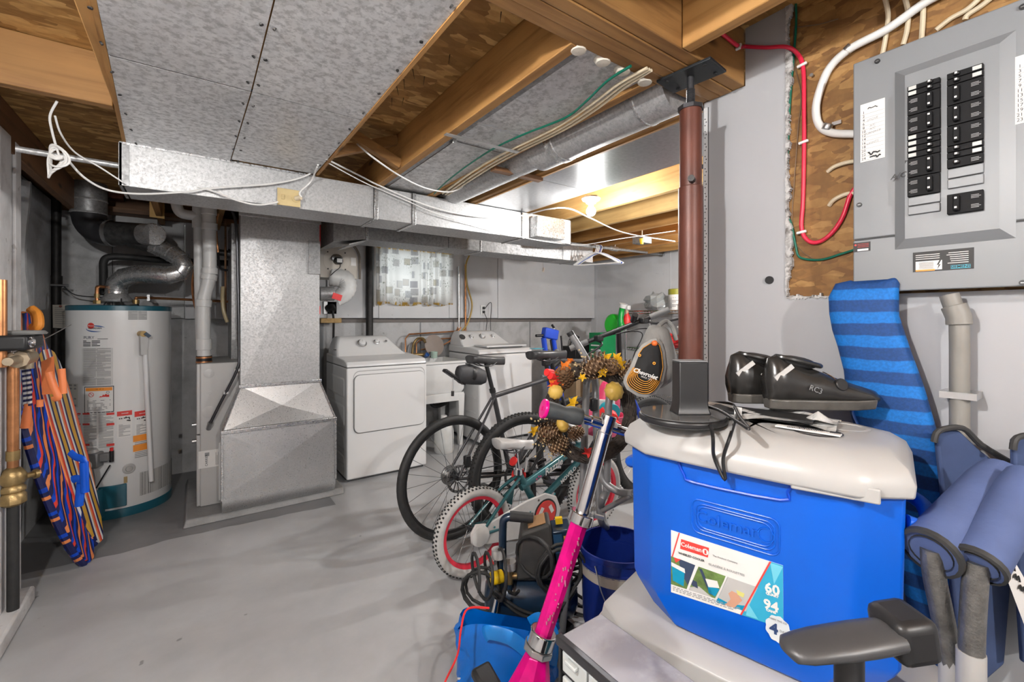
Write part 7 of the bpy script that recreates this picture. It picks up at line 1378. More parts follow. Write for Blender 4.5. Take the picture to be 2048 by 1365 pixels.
# lower cooler
C2 = V((1.052,.508,0)); c2 = thing('large_cooler', 'teal cooler with thick white lid standing under the blue cooler', 'cooler', tuple(C2), (0,0,CR))
obj('body', MB().loft([csec(.0,.285,.145), csec(.48,.315,.175), csec(.50,.315,.175)]), M_teal, c2, world=False, smooth=35, bevel=.006)
obj('lid', MB().loft([csec(.495,.318,.178,bow=.012), csec(.502,.330,.19,bow=.014), csec(.542,.330,.19,bow=.014), csec(.552,.324,.184,bow=.013), csec(.575,.320,.18,bow=.012), csec(.594,.292,.155,bow=.01), csec(.600,.265,.13,bow=.01)]), M_lid, c2, world=False, smooth=45, bevel=.004)
# ------------------------------------------------------------------ things on the blue cooler
ZL = C1.z+LZ+.0785
def CL(x, y, z=0): q = M1@V((x, y, 0)); return V((q.x, q.y, ZL+z))
dsk = W(1364,838,z=ZL+.004); rt_ = thing('round_stand', 'black round glass stand with an upright black block on the blue cooler', 'stand', tuple(V((dsk.x,dsk.y,ZL))))
dsk.z = ZL; obj('disc', MB().lathe([(.001,0),(.092,0),(.097,.004),(.097,.013),(.094,.016),(.001,.016)], dsk, 40), M_black, rt_, bevel=.002); obj('glass_top', MB().lathe([(.001,.0165),(.093,.0165),(.093,.0185),(.001,.0185)], dsk, 40), mat('dark_glass', (.10,.10,.10), .08, 0, .1), rt_)
p = dsk+R3*.018+F3*.0; secs = [[p+Mz@V((x*w_+(.014 if k else 0)*0, y*d_, z)) for x, y in ((-.5,-.5),(.5,-.5),(.5,.5),(-.5,.5))] for k, (z, w_, d_) in enumerate(((.0185,.078,.06),(.022,.074,.056),(.035,.068,.050),(.05,.066,.048),(.138,.066,.048)))]
obj('upright_block', MB().loft(secs), M_black, rt_, bevel=.003); obj('block_top', MB().obox(p+V((0,0,.139)), .064, .046, .002, Mz), M_grey, rt_)
def shoe(label, heel, yaw, s=1):
    t = thing('cycling_shoe', label, 'shoe', tuple(heel), (0,0,yaw), group='black cycling shoes on the cooler'); L = .245*s; secs = []
    M_up = mat('shoe_black', (.020,.019,.018), .25, 0, .2, 8)
    for k in range(15):
        q = k/14; x = L*q; w_ = (.030+.006*math.sin(q*3.1)+.014*max(0,math.sin((q-.25)*2.6)))*(1 if .03 < q < .97 else .55); h = .122-.038*min(1,q/.35)**1.5 if q < .45 else .084-.052*((q-.45)/.55)**.8
        if k == 0: h = .11
        S = []
        for i in range(16):
            a = 2*math.pi*i/16; cs_, sn = math.cos(a), math.sin(a); zz = h*(.5+.5*sn) if sn > 0 else h*.5*(1+sn); wf_ = w_*(1-.45*max(0,sn)**1.5 if q < .5 else 1-.25*max(0,sn))
            S.append(V((x+(-.008*math.sin(math.pi*min(1,zz/.09)) if q < .2 else 0), wf_*math.copysign(abs(cs_)**.7,cs_), .012+zz)))
        secs.append(S)
    obj('upper', MB().loft(secs), M_up, t, world=False, smooth=70)
    obj('opening', MB().tube([V((.075+.052*math.cos(a),.0235*math.sin(a),.126-.024*(.5+.5*math.cos(a)))) for a in [2*math.pi*i/24 for i in range(24)]], .006, 8, closed=True), M_up, t, world=False); obj('lining', MB().ball(V((.072,0,.112)), .05, .021, .014, M=Matrix.Rotation(.19,3,'Y')), M_ink, t, world=False)
    so = []
    for k in range(13): q = k/12; w_ = (.028+.006*math.sin(q*3.1)+.014*max(0,math.sin((q-.25)*2.6)))*(1 if .03 < q < .97 else .5); z0 = .002+.012*max(0,q-.75)*4*.3; so.append([V((L*q-.003,-w_-.002,z0+.024)), V((L*q-.003,w_+.002,z0+.024)), V((L*q-.003,w_-.004,z0)), V((L*q-.003,-w_+.004,z0))])
    obj('sole', MB().loft(so), mat('sole_grey', (.085,.08,.072), .35, 0, .3, 30), t, world=False, bevel=.003)
    for s_ in (-1,1): obj('reflective_tab', MB().bar(V((.003,s_*.026,.075)), V((.042,s_*.0295,.106)), .003, .011, up=(0,0,1)), mat('reflective', (.50,.50,.49), .4), t, world=False)
    dl = obj('dial', MB().cyl(V((.150,-.026,.058)), V((.152,-.042,.064)), .015, n=16), M_black, t, world=False, bevel=.002); obj('dial_lace', MB().tube(spline([V((.13,-.02,.078)), V((.135,.0,.088)), V((.145,-.02,.078)), V((.15,-.03,.066))],5), .0012, 5), M_chrome, t, world=False)
    text('lettering', 'RC3', .018, V((.088,-.0425,.052)), V((.93,0,-.35)), V((.35,0,.93)), M_steel, t, world=False, ex=.0004)
    return t
h1 = CL(-.085,.085,.016); h2_ = CL(-.03,.07,.012)
shoe('black cycling shoe further back, beside the round stand', W(1462,806,z=ZL+.022), CR+.70, 1.05); shoe('black cycling shoe nearer the right end of the lid', W(1535,818,z=ZL+.020), CR+.74, 1.05)
pk = thing('plastic_packet', 'clear plastic packet with dark card lying under the shoes', 'packet', tuple(CL(0,.03)))
def pkf(i, j): x, y = -.15+.30*i, -.06+.14*j+.03*i; q = CL(x, y); return V((q.x, q.y, ZL+.007+.008*abs(math.sin(i*9+j*4))*math.sin(i*3.1)+.006*math.sin(j*7+i*11)))
obj('film', MB().grid(pkf, 18, 8), mat('packet_film', (.50,.50,.49), .15, 0, .3, 18), pk, smooth=0); q = CL(-.01,.0,.012); Mc = Matrix.Rotation(CR,3,'Z'); obj('dark_card', MB().obox(CL(.0,.02,.012), .22, .075, .008, Mc), M_black, pk, bevel=.002); obj('price_tag', MB().obox(CL(-.035,-.028,.020), .016, .002, .018, Mc), M_paper, pk)
def pkf2(i, j): q = CL(.08+.07*i, .0+.06*j); return V((q.x, q.y, ZL+.012+.024*max(0,1-abs(i-.5)*2.6)*max(0,1-abs(j-.4)*2)))
obj('film_peak', MB().grid(pkf2, 8, 6), MATS['packet_film'], pk, smooth=0)
tg = thing('barcode_tag', 'white barcode tag over the dark cup recess on the blue cooler lid', 'tag', tuple(CL(.12,-.05))); obj('tag_strip', MB().obox(CL(.105,-.06,.0045), .115, .018, .003, Mc@Matrix.Rotation(-.1,3,'Z')), M_paper, tg)
mb = MB(); random.seed(3)
for k in range(22): mb.obox(CL(.07+.003*k,-.0605+(.0003*k),.0062), random.uniform(.0006,.0018), .011, .0006, Mc)
obj('bars', mb, M_ink, tg); obj('black_end', MB().obox(CL(.152,-.0545,.0062), .018, .014, .0006, Mc), M_ink, tg)
cb = thing('black_cord', 'thin black cord looped on the lid and hanging in a V over the cooler front', 'cord', tuple(CL(-.12,-.06)))
Lq = lambda u, v: W(u, v, z=ZL+.03)
vf = [W(1412,822,z=ZL+.012), W(1425,868,z=ZL+.006), V(M1@V((CWp(1438,915).x,-HD-.036,.415))), M1@CWp(1450,960,.036), V(M1@V((CWp(1456,915).x,-HD-.036,.415))), W(1462,868,z=ZL+.006), W(1476,822,z=ZL+.012)]
obj('hanging_loop', MB().tube(spline(vf,6), .0036, 8), M_black, cb); obj('lid_loop', MB().tube(spline([Lq(1380,803), Lq(1400,809), Lq(1440,822), Lq(1478,846), Lq(1498,858), Lq(1480,835), Lq(1470,815)],6), .0036, 8), M_black, cb); obj('lid_loop', MB().tube(spline([W(u,v,z=ZL+.008) for u, v in ((1392,818),(1412,808),(1450,806),(1468,812),(1440,818),(1410,816),(1398,826),(1420,832))],6), .0036, 8), M_black, cb)
# ------------------------------------------------------------------ cap hung on the chair frame
TC = 1.52; cp_ = thing('baseball_cap', 'grey cap with black front panel and orange stitching hung beside the post', 'cap', tuple(W(1300,730,t=TC))); M_capg = mat('cap_grey', (.30,.295,.28), .8, 0, .08, 30, .2)
obj('crown', rowloft([(651,1300,1326,.02),(660,1294,1336,.04),(685,1284,1344,.055),(712,1278,1352,.06),(740,1270,1354,.06),(762,1268,1342,.05),(775,1276,1325,.03)], TC+.02), M_capg, cp_, smooth=80)
obj('back_strap', MB().tube(spline([W(1318,652,t=TC), W(1332,643,t=TC+.02), W(1345,655,t=TC+.04), W(1352,680,t=TC+.05)],6), .008, 8), M_capg, cp_)
def cpatch(outline, t, dep, name, m, parent, cen=None):
    cu_, cv_ = cen or (sum(p[0] for p in outline)/len(outline), sum(p[1] for p in outline)/len(outline)); secs = []
    for k in range(5): s = 1-k*.24; secs.append([W(cu_+(u-cu_)*s, cv_+(v-cv_)*s, t=t-dep*(1-s*s)) for u, v in outline])
    mb = MB().loft(secs, cap=False); mb.add([q+F3*.006 for q in secs[0]], [tuple(range(len(outline)))]); mb.add(secs[-1], [tuple(range(len(outline)))]); return obj(name, mb, m, parent, smooth=80)
ol = [(1317,676),(1300,680),(1284,690),(1272,706),(1260,735),(1250,752),(1247,765),(1254,780),(1275,793),(1292,796),(1312,788),(1326,768),(1333,735),(1330,705),(1325,688)]
cpatch(ol, TC-.045, .025, 'brim_rim', M_capg, cp_); il = [(1313,683),(1300,687),(1286,696),(1276,710),(1266,735),(1256,752),(1253,764),(1260,776),(1278,787),(1294,789),(1308,782),(1320,765),(1327,735),(1324,706),(1320,690)]
fp = cpatch(il, TC-.052, .025, 'front_panel', mat('cap_black', (.012,.012,.013), .8), cp_); M_gold = mat('stitch_orange', (.80,.34,.03), .6)
ctr = (1293,742)
for k in range(7): kk = .97-.085*k; pts = [W(ctr[0]+(u-ctr[0])*kk, ctr[1]+(v-ctr[1])*kk, t=TC-.0545-.025*(1-kk*kk)) for u, v in il[4:12]]; obj('stitch_line', MB().tube(spline(pts,3), .0011, 5), M_gold, fp)
obj('stitch_line', MB().tube([W(ctr[0]+(u-ctr[0])*.99, ctr[1]+(v-ctr[1])*.99, t=TC-.0548) for u, v in il[:4]+il[:0]], .0011, 5), M_gold, fp); obj('stitch_line', MB().tube([W(ctr[0]+(u-ctr[0])*.97, ctr[1]+(v-ctr[1])*.97, t=TC-.0555) for u, v in il[11:]+il[:1]], .0011, 5), M_gold, fp)
for u, v in ((1279,711),(1308,727)): obj('eyelet', MB().lathe([(.005,0),(.005,.002),(.002,.002)], W(u,v,t=TC-.073), 12, axis=-F3), M_gold, fp)
obj('button', MB().ball(W(1309,687,t=TC-.058), .010, n=12, m=7), mat('button_orange', (.80,.16,.03), .5), cp_); text('lettering', 'Chevrolet', .020, W(1290,748,t=TC-.082), R3*.94+V((0,0,-.34)), V((0,0,1)), M_paper, fp, shear=.3, bold=.0005); text('lettering', 'SINCE 1911', .0075, W(1293,757,t=TC-.081), R3*.94+V((0,0,-.34)), V((0,0,1)), M_paper, fp)
# ------------------------------------------------------------------ blue striped roll leaning on the wall
def stripes(name, a, b, scale, rough=.7):
    m, nt, bs_ = nm(name); sx = nd(nt, 'ShaderNodeSeparateXYZ'); nt.links.new(coords(nt), sx.inputs[0])
    wv = nd(nt, 'ShaderNodeTexWave', bands_direction='Z'); wv.inputs['Scale'].default_value = scale; wv.inputs['Distortion'].default_value = .6; wv.inputs['Detail Scale'].default_value = 3; nt.links.new(coords(nt), wv.inputs['Vector'])
    f = noise(nt, coords(nt, (160,160,160)), 1, 2); c = mixc(nt, ramp(nt, wv.outputs['Fac'], [(.4, (0,0,0)), (.55, (1,1,1))]), a, b); c = mixc(nt, .35, c, ramp(nt, f, [(.4, (.6,.6,.6)), (.6, (1.2,1.2,1.2))]), 'MULTIPLY'); nt.links.new(c, bs_.inputs['Base Color']); bs_.inputs['Roughness'].default_value = rough; bump(nt, bs_, f, .3, .002); return m
TR = 1.14; rows = [(562,1700,1795,.012),(568,1672,1799,.022),(590,1659,1797,.032),(630,1661,1797,.036),(660,1667,1806,.037),(700,1678,1822,.038),(750,1690,1842,.038),(790,1694,1854,.038),(850,1705,1874,.036),(930,1735,1892,.036),(1010,1768,1905,.036),(1120,1795,1915,.036),(1300,1830,1930,.036),(1480,1850,1950,.036),(1720,1860,1960,.03)]
tr_ = thing('rolled_mat', 'blue striped folded beach mat leaning upright against the grey wall', 'mat', tuple(W(1900,1720,x=1.385)))
secs_rows = [(v, a, b, d) for v, a, b, d in rows]; obj('folded_cloth', MB().loft([[(W(a,v,x=1.385)+W(b,v,x=1.385))/2+V((d*.8*math.copysign(abs(math.sin(q))**.6,math.sin(q)), (W(a,v,x=1.385).y-W(b,v,x=1.385).y)/2*math.copysign(abs(math.cos(q))**.6,math.cos(q)), .004*math.sin(q*3+v))) for q in [2*math.pi*i/24 for i in range(24)]] for v, a, b, d in secs_rows]), stripes('mat_blue', (.0,.145,.50), (.004,.05,.20), 5.4), tr_, smooth=70)
obj('side_strap', MB().tube(spline([W(1697,795,x=1.36), W(1707,830,x=1.36), W(1716,850,x=1.36)],4), .008, 8, flat=(.4,1)), mat('strap_navy', (.0,.03,.14), .6), tr_)
# ------------------------------------------------------------------ folded camping chairs at the right edge
M_arm = mat('arm_fabric', (.075,.11,.245), .75, 0, .12, 12, .15); M_ht = mat('hammered_grey', (.17,.165,.155), .35, .6, .3, 45, .4); M_navyf = mat('chair_fabric', (.04,.065,.15), .85, 0, .2, 8)
def camp(label, sl, tubes_, back, base, t0):
    t = thing('camping_chair', label, 'chair', base, group='folded blue camping chairs')
    (a, b, r) = sl; a, b = W(*a[:2], t=a[2]), W(*b[:2], t=b[2]); ax = (b-a).normalized(); n = 6
    obj('arm_sleeve', MB().tube([a+(b-a)*k/n for k in range(n+1)], [r*(.92 if k == 0 else 1) for k in range(n+1)], 18), M_arm, t, smooth=60); obj('sleeve_binding', MB().lathe([(r*.9,.006),(r*1.04,.004),(r*1.05,-.004),(r*.9,-.008),(r*.75,-.006),(r*.72,.004)], b, 20, axis=ax), M_ink, t)
    for pts in tubes_: obj('frame_tube', MB().tube(spline([W(u,v,t=q) for u, v, q in pts],5), .0165, 12), M_ht, t)
    u, v, q = tubes_[0][-2]; c = W(u,v,t=q); obj('white_sleeve', MB().cyl(c+V((0,0,.03)), c-V((0,0,.03)), .0185, n=14), M_lid, t)
    secs = [[W(u,v,t=q) for u, v, q in back[0]], [W(u,v,t=q)+F3*.012 for u, v, q in back[0]]]; obj('seat_fabric', MB().loft(secs), M_navyf, t, bevel=.004); obj('fabric_binding', MB().tube(spline([W(u,v,t=q) for u, v, q in back[1]],4), .006, 8), M_ink, t)
    return t
c = W(1935,1500,t=.80)
ca = camp('folded blue camping chair with thick arm sleeve, nearer the blue cooler', ((2004,955,.86),(1862,1105,.76),.042), [[(1864,1098,.765),(1868,1150,.765),(1880,1210,.765),(1896,1290,.765),(1905,1345,.765),(1912,1480,.77)]], ([(1875,870,.95),(1920,862,.95),(1960,900,.95),(2018,945,.95),(2030,1080,.95),(2010,1330,.95),(1930,1400,.95),(1900,1100,.95)], [(1868,885,.945),(1878,862,.945),(1925,857,.945),(1962,890,.945),(2020,925,.945)]), (c.x, c.y, 0), .8)
c = W(2010,1500,t=.70); cbk = camp('folded blue camping chair with thinner arm sleeve at the right edge', ((2056,960,.80),(1957,1130,.72),.034), [[(1953,1125,.725),(1948,1190,.725),(1944,1260,.725),(1942,1340,.725),(1940,1480,.73)]], ([(2030,880,.90),(2060,872,.90),(2120,900,.90),(2120,1300,.90),(2050,1330,.90),(2035,1100,.90)], [(2026,900,.895),(2034,876,.895),(2080,868,.895)]), (c.x, c.y, 0), .7)
pa, pb_ = W(2012,1095,t=.74), W(2046,1190,t=.74); obj('care_tag', MB().hexa([W(2003,1130,t=.735),W(2010,1090,t=.735),W(2062,1180,t=.735),W(2052,1260,t=.735),W(2003,1130,t=.737),W(2010,1090,t=.737),W(2062,1180,t=.737),W(2052,1260,t=.737)]), M_paper, cbk); mb = MB()
for k in range(3): mb.tube(spline([W(2018+10*k+dx,1135+22*k+dy,t=.733) for dx, dy in ((0,0),(3,-8),(6,4),(9,-4),(12,8))],3), .0012, 5)
obj('care_print', mb, M_ink, cbk)
# ------------------------------------------------------------------ office chair whose arm reaches into the frame
oc_ = thing('office_chair', 'black office chair whose padded armrest reaches into the lower right', 'chair', (.86,-.18,0)); TA = .56
secs = []
for k, (u, v, w_, h_) in enumerate(((1566,1296,.008,.004),(1580,1299,.022,.010),(1605,1296,.026,.012),(1640,1290,.028,.013),(1680,1285,.029,.014),(1720,1279,.029,.015),(1755,1274,.028,.015),(1785,1270,.026,.014))):
    c = W(u,v,t=TA+.0002*k); d = (R3*.97+V((0,0,.03))).normalized(); secs.append([c+F3*(w_*math.cos(a))+V((0,0,h_*math.sin(a))) for a in [2*math.pi*i/16 for i in range(16)]])
obj('arm_pad', MB().loft(secs), mat('arm_soft', (.045,.045,.047), .4), oc_, smooth=70); c = W(1698,1300,t=TA); obj('arm_post', MB().cyl(c, V((c.x,c.y,.66)), .016, n=16), M_black, oc_, bevel=.002); obj('arm_post_sleeve', MB().cyl(V((c.x,c.y,.70)), V((c.x,c.y,.56)), .021, n=16), M_dark, oc_)
d = W(1806,1270,t=TA+.01); obj('arm_hinge', MB().obox(d+V((0,0,.004)), .052, .06, .056, Mz@Matrix.Rotation(-.15,3,'Y')), M_black, oc_, bevel=.012, seg=3)
obj('arm_bracket', MB().tube(spline([V((c.x,c.y,.58)), V((c.x,c.y,.48)), V((.74,.0,.44)), V((.86,-.18,.44))],5), .018, 10), M_black, oc_); obj('seat', MB().box(.66,1.06,-.42,.0,.46,.54), mat('seat_fabric', (.03,.03,.033), .9), oc_, bevel=.03, seg=3); obj('gas_lift', MB().cyl((.86,-.2,.10),(.86,-.2,.46),.025,n=16), M_dark, oc_)
for k in range(5): a = k*1.2566; e = V((.86+.24*math.cos(a),-.2+.24*math.sin(a),.07)); obj('base_leg', MB().bar(V((.86,-.2,.11)), e, .04, .03), M_black, oc_, bevel=.004); obj('caster', MB().cyl(e+V((-.02,0,-.035)), e+V((.02,0,-.035)), .03, n=14), M_black, oc_)
# ------------------------------------------------------------------ bodyboards leaning on the left wall
def board_mat(name, cols, scale, dist, direction='DIAGONAL', detail=1.0, st=(1,1,1)):
    m, nt, b = nm(name); wv = nd(nt, 'ShaderNodeTexWave', bands_direction=direction, wave_profile='SAW'); wv.inputs['Scale'].default_value = scale; wv.inputs['Distortion'].default_value = dist; wv.inputs['Detail'].default_value = detail; wv.inputs['Detail Scale'].default_value = 2.5
    nt.links.new(coords(nt, st), wv.inputs['Vector']); n = len(cols); nt.links.new(ramp(nt, wv.outputs['Fac'], [(i/n, c) for i, c in enumerate(cols)], 'CONSTANT'), b.inputs['Base Color']); b.inputs['Roughness'].default_value = .4; return m
NV, BLc_, RDc, ORc, WHc, YLc = (.008,.012,.09), (.0,.06,.55), (.70,.05,.03), (.80,.25,.08), (.72,.72,.72), (.62,.34,.04)
bm = [board_mat('board_blue_red', [NV, BLc_, NV, RDc, BLc_, NV, ORc], 1.9, 3.0, 'DIAGONAL', 1.5, (3.2,1,.9)), board_mat('board_stripes', [ORc, WHc, NV, YLc, YLc, NV, WHc, RDc], 2.4, .9, 'X', 1, (1,1,.35)), board_mat('board_stripes_dark', [NV, WHc, YLc, RDc, NV, WHc], 2.2, 1.2, 'X', 1, (1,1,.4))]
edge_m = board_mat('board_edge', [NV, NV, ORc, NV, BLc_, NV, NV], 2.4, 1.0, 'Z')
wdir = V((-.18,-.98,0)).normalized()
for k, (bt_, tp, hw_, L_, lb) in enumerate((((-.478,3.24,.004),(-.735,3.26,1.32),.19,1.34,'blue and red patterned bodyboard with orange leash, nearest the wall corner pipe'), ((-.455,3.36,.05),(-.675,3.38,1.12),.155,1.10,'bodyboard with orange, navy and white stripes and blue straps, in front of the heater'), ((-.49,3.50,.06),(-.70,3.52,1.05),.15,1.02,'dark striped bodyboard behind the other two boards'))):
    bt_, tp = V(bt_), V(tp); zax = (tp-bt_).normalized(); xax = (wdir-zax*wdir.dot(zax)).normalized(); yax = zax.cross(xax); Mx = Matrix((xax, yax, zax)).transposed()
    t = thing('bodyboard', lb, 'bodyboard', tuple(bt_), tuple(Mx.to_euler()), group='bodyboards'); prof = [(0,.03),(.03,.07),(.10,.12),(.22,.17),(.40,.215),(.60,.225),(.80,.215),(.93,.17),(.98,.12),(1,.06)]; secs = []
    for s, w_ in prof: w_ *= hw_/.225; z = s*L_; bow = .03*(s-.5)**2; secs.append([V((w_,-.014+bow,z)), V((w_*.93,-.024+bow,z)), V((-w_*.93,-.024+bow,z)), V((-w_,-.014+bow,z)), V((-w_,.014+bow,z)), V((-w_*.93,.024+bow,z)), V((w_*.93,.024+bow,z)), V((w_,.014+bow,z))])
    obj('board_core', MB().loft(secs), bm[k], t, world=False, smooth=40); rail = [secs[i][0]*.5+secs[i][7]*.5 for i in range(len(secs))]; rail2 = [secs[i][3]*.5+secs[i][4]*.5 for i in range(len(secs))]
    for r_ in (rail, rail2): obj('rail_edge', MB().tube(spline(r_,3), .0165, 8), edge_m, t, world=False)
    if k == 0:
        obj('leash_cuff', MB().tube(spline([W(62,618,t=2.25), W(74,630,t=2.25), W(76,652,t=2.24), W(66,655,t=2.24)],4), .022, 8), M_orange, t); obj('leash_tag', MB().hexa([W(84,790,t=2.08),W(112,788,t=2.08),W(112,788,t=2.086),W(84,790,t=2.086),W(82,724,t=2.08),W(108,712,t=2.08),W(108,712,t=2.086),W(82,724,t=2.086)]), mat('strap_orange', (.85,.24,.08), .5), t)
        for dx in (0, 9): obj('leash_rope', MB().tube(spline([W(46+dx,722,t=2.05), W(50+dx,770,t=2.05), W(51+dx,812,t=2.05)],5), .008, 8), board_mat('rope', [NV, WHc], 14, .2, 'Z'), t)
        obj('leash_handle', MB().tube([W(56,808,t=2.05), W(54,830,t=2.05), W(51,856,t=2.05)], [.012,.016,.018], 10), MATS['strap_orange'], t); obj('leash_strap', MB().tube(spline([W(98,745,t=2.06), W(108,775,t=2.06), W(116,795,t=2.06), W(106,799,t=2.06)],5), .014, 8, flat=(.4,1)), MATS['strap_orange'], t); obj('leash_handle', MB().cyl(W(123,738,t=2.08), W(127,788,t=2.08), .014, n=10), MATS['strap_orange'], t)
        obj('leash_plug', MB().cyl(W(80,800,t=2.07), W(80,814,t=2.07), .012, n=10), MATS['strap_orange'], t)
    if k == 1:
        M_sb = mat('strap_blue', (.0,.09,.62), .35)
        for a in (((140,905),(152,915),(168,925),(170,985)), ((145,960),(155,958),(162,966),(158,1012))): pts = [W(u,v,t=2.14) for u, v in a]; obj('strap', MB().tube(spline(pts,4), .018, 8, flat=(.45,1)), M_sb, t); obj('strap_handle', MB().cyl(pts[2], pts[3], .017, n=12), M_sb, t)
# ------------------------------------------------------------------ water meter and pipe by the left edge
XM = -.60
wm_ = thing('water_meter', 'black water meter with grey lid and brass body on the left wall pipe', 'meter', tuple(W(40,720,x=XM))); c = W(48,683,x=XM)
obj('meter_head', MB().box(c.x-.05, c.x+.045, c.y-.16, c.y+.075, c.z-.033, c.z+.03), M_black, wm_, bevel=.012, seg=3); obj('meter_lid', MB().lathe([(.001,.012),(.06,.010),(.07,0),(.066,-.006)], c+V((0,.015,.036)), 28), mat('lid_grey', (.34,.34,.33), .35, .2), wm_)
d = W(4,690,x=XM); obj('lens_ring', MB().lathe([(.022,0),(.022,.006),(.016,.008),(.012,.002),(.001,.002)], V((c.x+.046,c.y-.13,c.z)), 20, axis=(1,-.3,0)), M_chrome, wm_); b = W(50,716,x=XM)
obj('meter_body', MB().tube([b+V((0,-.22,0)), b+V((0,-.10,0)), b+V((0,-.03,0)), b+V((0,.06,0))], [.016,.018,.03,.032], 16), mat('meter_brass', (.42,.34,.24), .45, .5, .15), wm_); obj('meter_flange', MB().cyl(b+V((0,-.10,0)), b+V((0,-.07,0)), .036, n=8), MATS['meter_brass'], wm_); obj('meter_neck', MB().cyl(b+V((0,.03,-.05)), b+V((0,.03,.06)), .022, n=14), MATS['meter_brass'], wm_)
obj('seal_wire', MB().tube(spline([b+V((0,-.15,.03)), b+V((.01,.05,.05)), W(142,650,t=2.2)],6), .002, 5), M_steel, wm_)
pp_ = thing('supply_pipe', 'old copper supply pipe with brass valve running down the left wall', 'pipe', tuple(W(25,1150,x=-.625))); x_ = -.625; a, b, c, e = W(22,735,x=x_), W(26,935,x=x_), W(28,1045,x=x_), W(32,1165,x=x_)
yv = b.y; Pz = lambda z: V((x_, yv, z)); za, zb_, zc_, ze = W(22,735,x=x_).z, W(26,935,x=x_).z, W(28,1045,x=x_).z, .02
obj('copper_pipe', MB().cyl(Pz(za+.06), Pz(zb_), .0185, n=16), M_copper, pp_); obj('pipe_joint', MB().cyl(Pz(zb_+.03), Pz(zb_+.07), .022, n=16), M_brass, pp_)
obj('valve_body', MB().lathe([(.018,0),(.03,-.01),(.042,-.03),(.042,-.06),(.032,-.075),(.04,-.085),(.04,-.10),(.034,-.105),(.042,-.115),(.042,-.15),(.03,-.16)], Pz(zb_), 8), M_brass, pp_); obj('valve_stem', MB().cyl(Pz(zb_-.05), Pz(zb_-.05)+V((.06,.035,0)), .012, n=10).cyl(Pz(zb_-.05)+V((.055,.03,0)), Pz(zb_-.05)+V((.066,.038,0)), .02, n=10), M_brass, pp_); obj('black_pipe', MB().cyl(Pz(zb_-.16), Pz(.01), .019, n=14), M_rubber, pp_)
one('wall_pipe', MB().cyl(W(2,560,x=-.64), W(2,735,x=-.64), .018, n=12), M_copper, 'copper pipe stub above the black meter at the left edge', 'pipe', loc=W(2,700,x=-.64))
# ------------------------------------------------------------------ cables and outlet on the supply trunk
YT = TY0-.012
ot = thing('duct_outlet', 'ivory outlet box screwed to the front of the long trunk', 'outlet', tuple(W(576,400,y=TY0))); p0, p1 = W(553,412,y=TY0), W(598,386,y=TY0); M_iv = mat('ivory', (.58,.45,.22), .5)
obj('box', MB().box(p0.x,p1.x,TY0-.03,TY0,p0.z,p1.z+.004), M_galv, ot, bevel=.002); obj('cover', MB().box(p0.x-.001,p1.x+.001,TY0-.034,TY0-.03,p0.z,p1.z+.003), M_iv, ot, bevel=.002); xm = (p0.x+p1.x)/2; zm_ = (p0.z+p1.z)/2
obj('switch', MB().box(xm-.035,xm-.02,TY0-.04,TY0-.034,zm_-.012,zm_+.012), M_iv, ot, bevel=.002); obj('receptacle', MB().cyl((xm+.03,TY0-.034,zm_),(xm+.03,TY0-.039,zm_),.018,n=16), M_iv, ot); obj('plug', MB().cyl((xm+.03,TY0-.039,zm_),(xm+.05,TY0-.06,zm_+.004),.012,n=10), M_cream, ot)
def wcab(label, pts, r=.0042, m=None): wire('white_cable', label, pts, r, m or M_wcable, 8, 8, group='white cables under the ceiling')
Q = lambda u, v, y=YT-.02: W(u, v, y=y)
wcab('white cable sagging along the trunk from the coil to the ceiling pan', [Q(134,318,2.36), Q(168,355,2.40), Q(215,380), Q(280,388), Q(370,384), Q(430,376), Q(540,368), Q(600,356), Q(632,340), W(636,330,z=JB-.004)])
wcab('white cable dropping from the pan corner to the ivory outlet', [W(634,334,z=JB-.006), Q(622,362), Q(600,384,YT-.05), V((xm+.052,TY0-.062,zm_+.006))])
wcab('white cable under the trunk edge left of the outlet', [Q(395,374), Q(430,384), Q(480,403,2.44), Q(520,410,2.44), Q(556,404,2.44)])
wcab('white cable looping from the bridging to the round duct', [W(704,278,z=SUB-.05), W(742,312,z=JB-.01), W(800,352,z=JB-.03), W(850,376,z=JB-.04), W(895,384,z=JB-.03), W(922,376,z=JB-.01), W(928,362,z=JB+.0)])
wcab('long white cable draped over the trunk to the bulb and the far wall', [W(652,318,z=JB+.0), Q(720,352), Q(760,372), Q(850,410), Q(930,430), Q(1000,436), Q(1050,430), W(1100,418,t=2.9), W(1140,418,t=2.9), W(1180,436,t=3.0), W(1250,466,t=3.3), W(1350,483,t=3.6)], .0045)
wcab('thin white cable along the lower edge of the trunk to the end cap', [W(656,326,z=JB-.003), Q(730,366), Q(800,396), Q(880,430), Q(960,452), Q(1040,474), Q(1110,486), Q(1165,490,2.6), W(1240,478,t=3.3), W(1350,462,t=3.6)], .003)
cc = thing('cable_coil', 'white cable tied in a loose coil hanging from the header joist', 'cable', tuple(W(110,318,y=2.30))); random.seed(19)
for k in range(4): c_ = W(108+k*2,316+k*2,y=2.30-.006*k); obj('loop', MB().tube([c_+R3*((.022+.004*k)*math.cos(a+k*.2)+(.020-.008*k)*math.sin(a))+F3*(.01*math.sin(a*2+k))+V((0,0,(.052-.004*k)*math.sin(a+k*.15)+.012*k-.02)) for a in [2*math.pi*i/24 for i in range(24)]], .0038, 7, closed=True), M_wcable, cc)
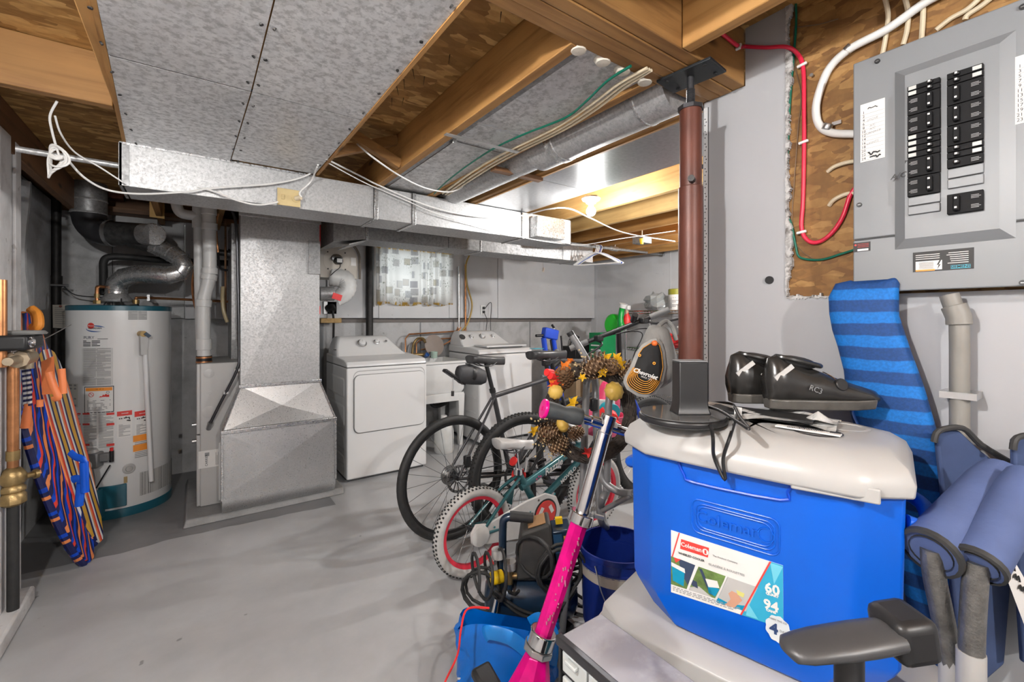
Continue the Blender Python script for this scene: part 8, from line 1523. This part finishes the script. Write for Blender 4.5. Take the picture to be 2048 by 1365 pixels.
obj('tie', MB().tube(spline([W(103,312,y=2.27), W(112,316,y=2.265), W(122,314,y=2.27)],4), .009, 7), M_wcable, cc); obj('lead', MB().tube(spline([W(114,203,z=JB+.005), W(100,232,y=2.22), W(104,262,y=2.25), W(112,292,y=2.28), W(118,310,y=2.29)],6), .0038, 7), M_wcable, cc); obj('lead', MB().tube(spline([W(120,320,y=2.30), W(134,318,y=2.36)],4), .004, 7), M_wcable, cc); obj('lead', MB().tube(spline([W(110,232,y=2.2), W(122,268,y=2.26), W(150,305,y=2.36), W(200,335,y=2.44), W(246,365,y=2.46)],6), .0032, 7), M_wcable, cc)
one('steel_conduit', MB().cyl(W(32,298,y=2.56), W(246,333,y=2.57), .0125, n=12), M_galv, 'grey steel conduit running from the left wall to the trunk end', 'pipe', loc=W(140,316,y=2.56))
# cables on the joist between narrow pan and round duct
JC = lambda u, v, d=.012: W(u, v, z=JB-d)
wire('joist_cable', 'green wire stapled along the joist beside the narrow pan', [JC(1262,132), JC(1215,162), JC(1170,205), JC(1130,236), JC(1050,268), JC(990,296), JC(940,328), JC(895,362), JC(868,388)], .0042, M_green, 8, 6, group='cables along the joist')
for k, (o, lb) in enumerate(((7, 'cream cable next to the green wire on the joist'), (15, 'second cream cable on the joist'), (22, 'outer cream cable on the joist near the round duct'))):
    wire('joist_cable', lb, [JC(1290+o*.6,134+o*.3), JC(1230+o,166+o*.3), JC(1170+o,210+o*.4), JC(1100+o,256+o*.3), JC(1000+o,305+o*.3), JC(940+o,340+o*.3), JC(880+o*.7,386+o*.2)], .0048, M_cream, 8, 6, group='cables along the joist')
for k, (u, v) in enumerate(((1192,74),(1238,102),(1276,124),(1314,150))):
    p = W(u,v,z=JB+.004); one('foam_plug', MB().lathe([(.001,-.008),(.02,-.007),(.028,.004),(.026,.02)], V((p.x,.905,p.z)), 14), mat('foam_cream', (.68,.63,.54), .6), ['pale foam plug at the beam edge beside the wide joist', 'pale foam plug at the beam edge over the narrow pan', 'pale foam plug at the beam edge by the green wire', 'pale foam plug at the beam edge next to the post plate'][k], 'plug', loc=(p.x,.905,p.z), group='foam plugs at the beam edge')
# clutter between the far joists
jb_ = thing('junction_box', 'metal junction box with yellow connector between the far joists', 'junction box', tuple(W(1280,485,t=4.0))); c = W(1284,482,t=4.0); c.z = 2.0; obj('box', MB().obox(c, .12, .12, .06), M_galvd, jb_, bevel=.004); obj('wire_nut', MB().cyl(c+V((-.08,-.06,0)), c+V((-.08,-.06,-.05)), .022, .014, n=10), M_yellow, jb_); obj('hanger_rod', MB().cyl(c+V((0,0,.03)), V((c.x,c.y,SUB)), .006, n=6), M_steel, jb_)
one('far_pipe', MB().cyl((2.76,1.30,2.0),(4.73,1.42,2.0),.034,n=14), M_galv, 'thin galvanised pipe hung below the far joists by the post', 'pipe', loc=(3.7,1.4,2.0))
struct('trim_4', MB().box(XL-.1, 1.0, YB-.045, YB+.1, 2.10, SUB), M_dwoodx); struct('trim_5', MB().box(XL-.1, -.703, YN, YB, 2.17, SUB).box(XL-.15, XL-.05, YN, YB, 2.1, SUB), M_dwood)
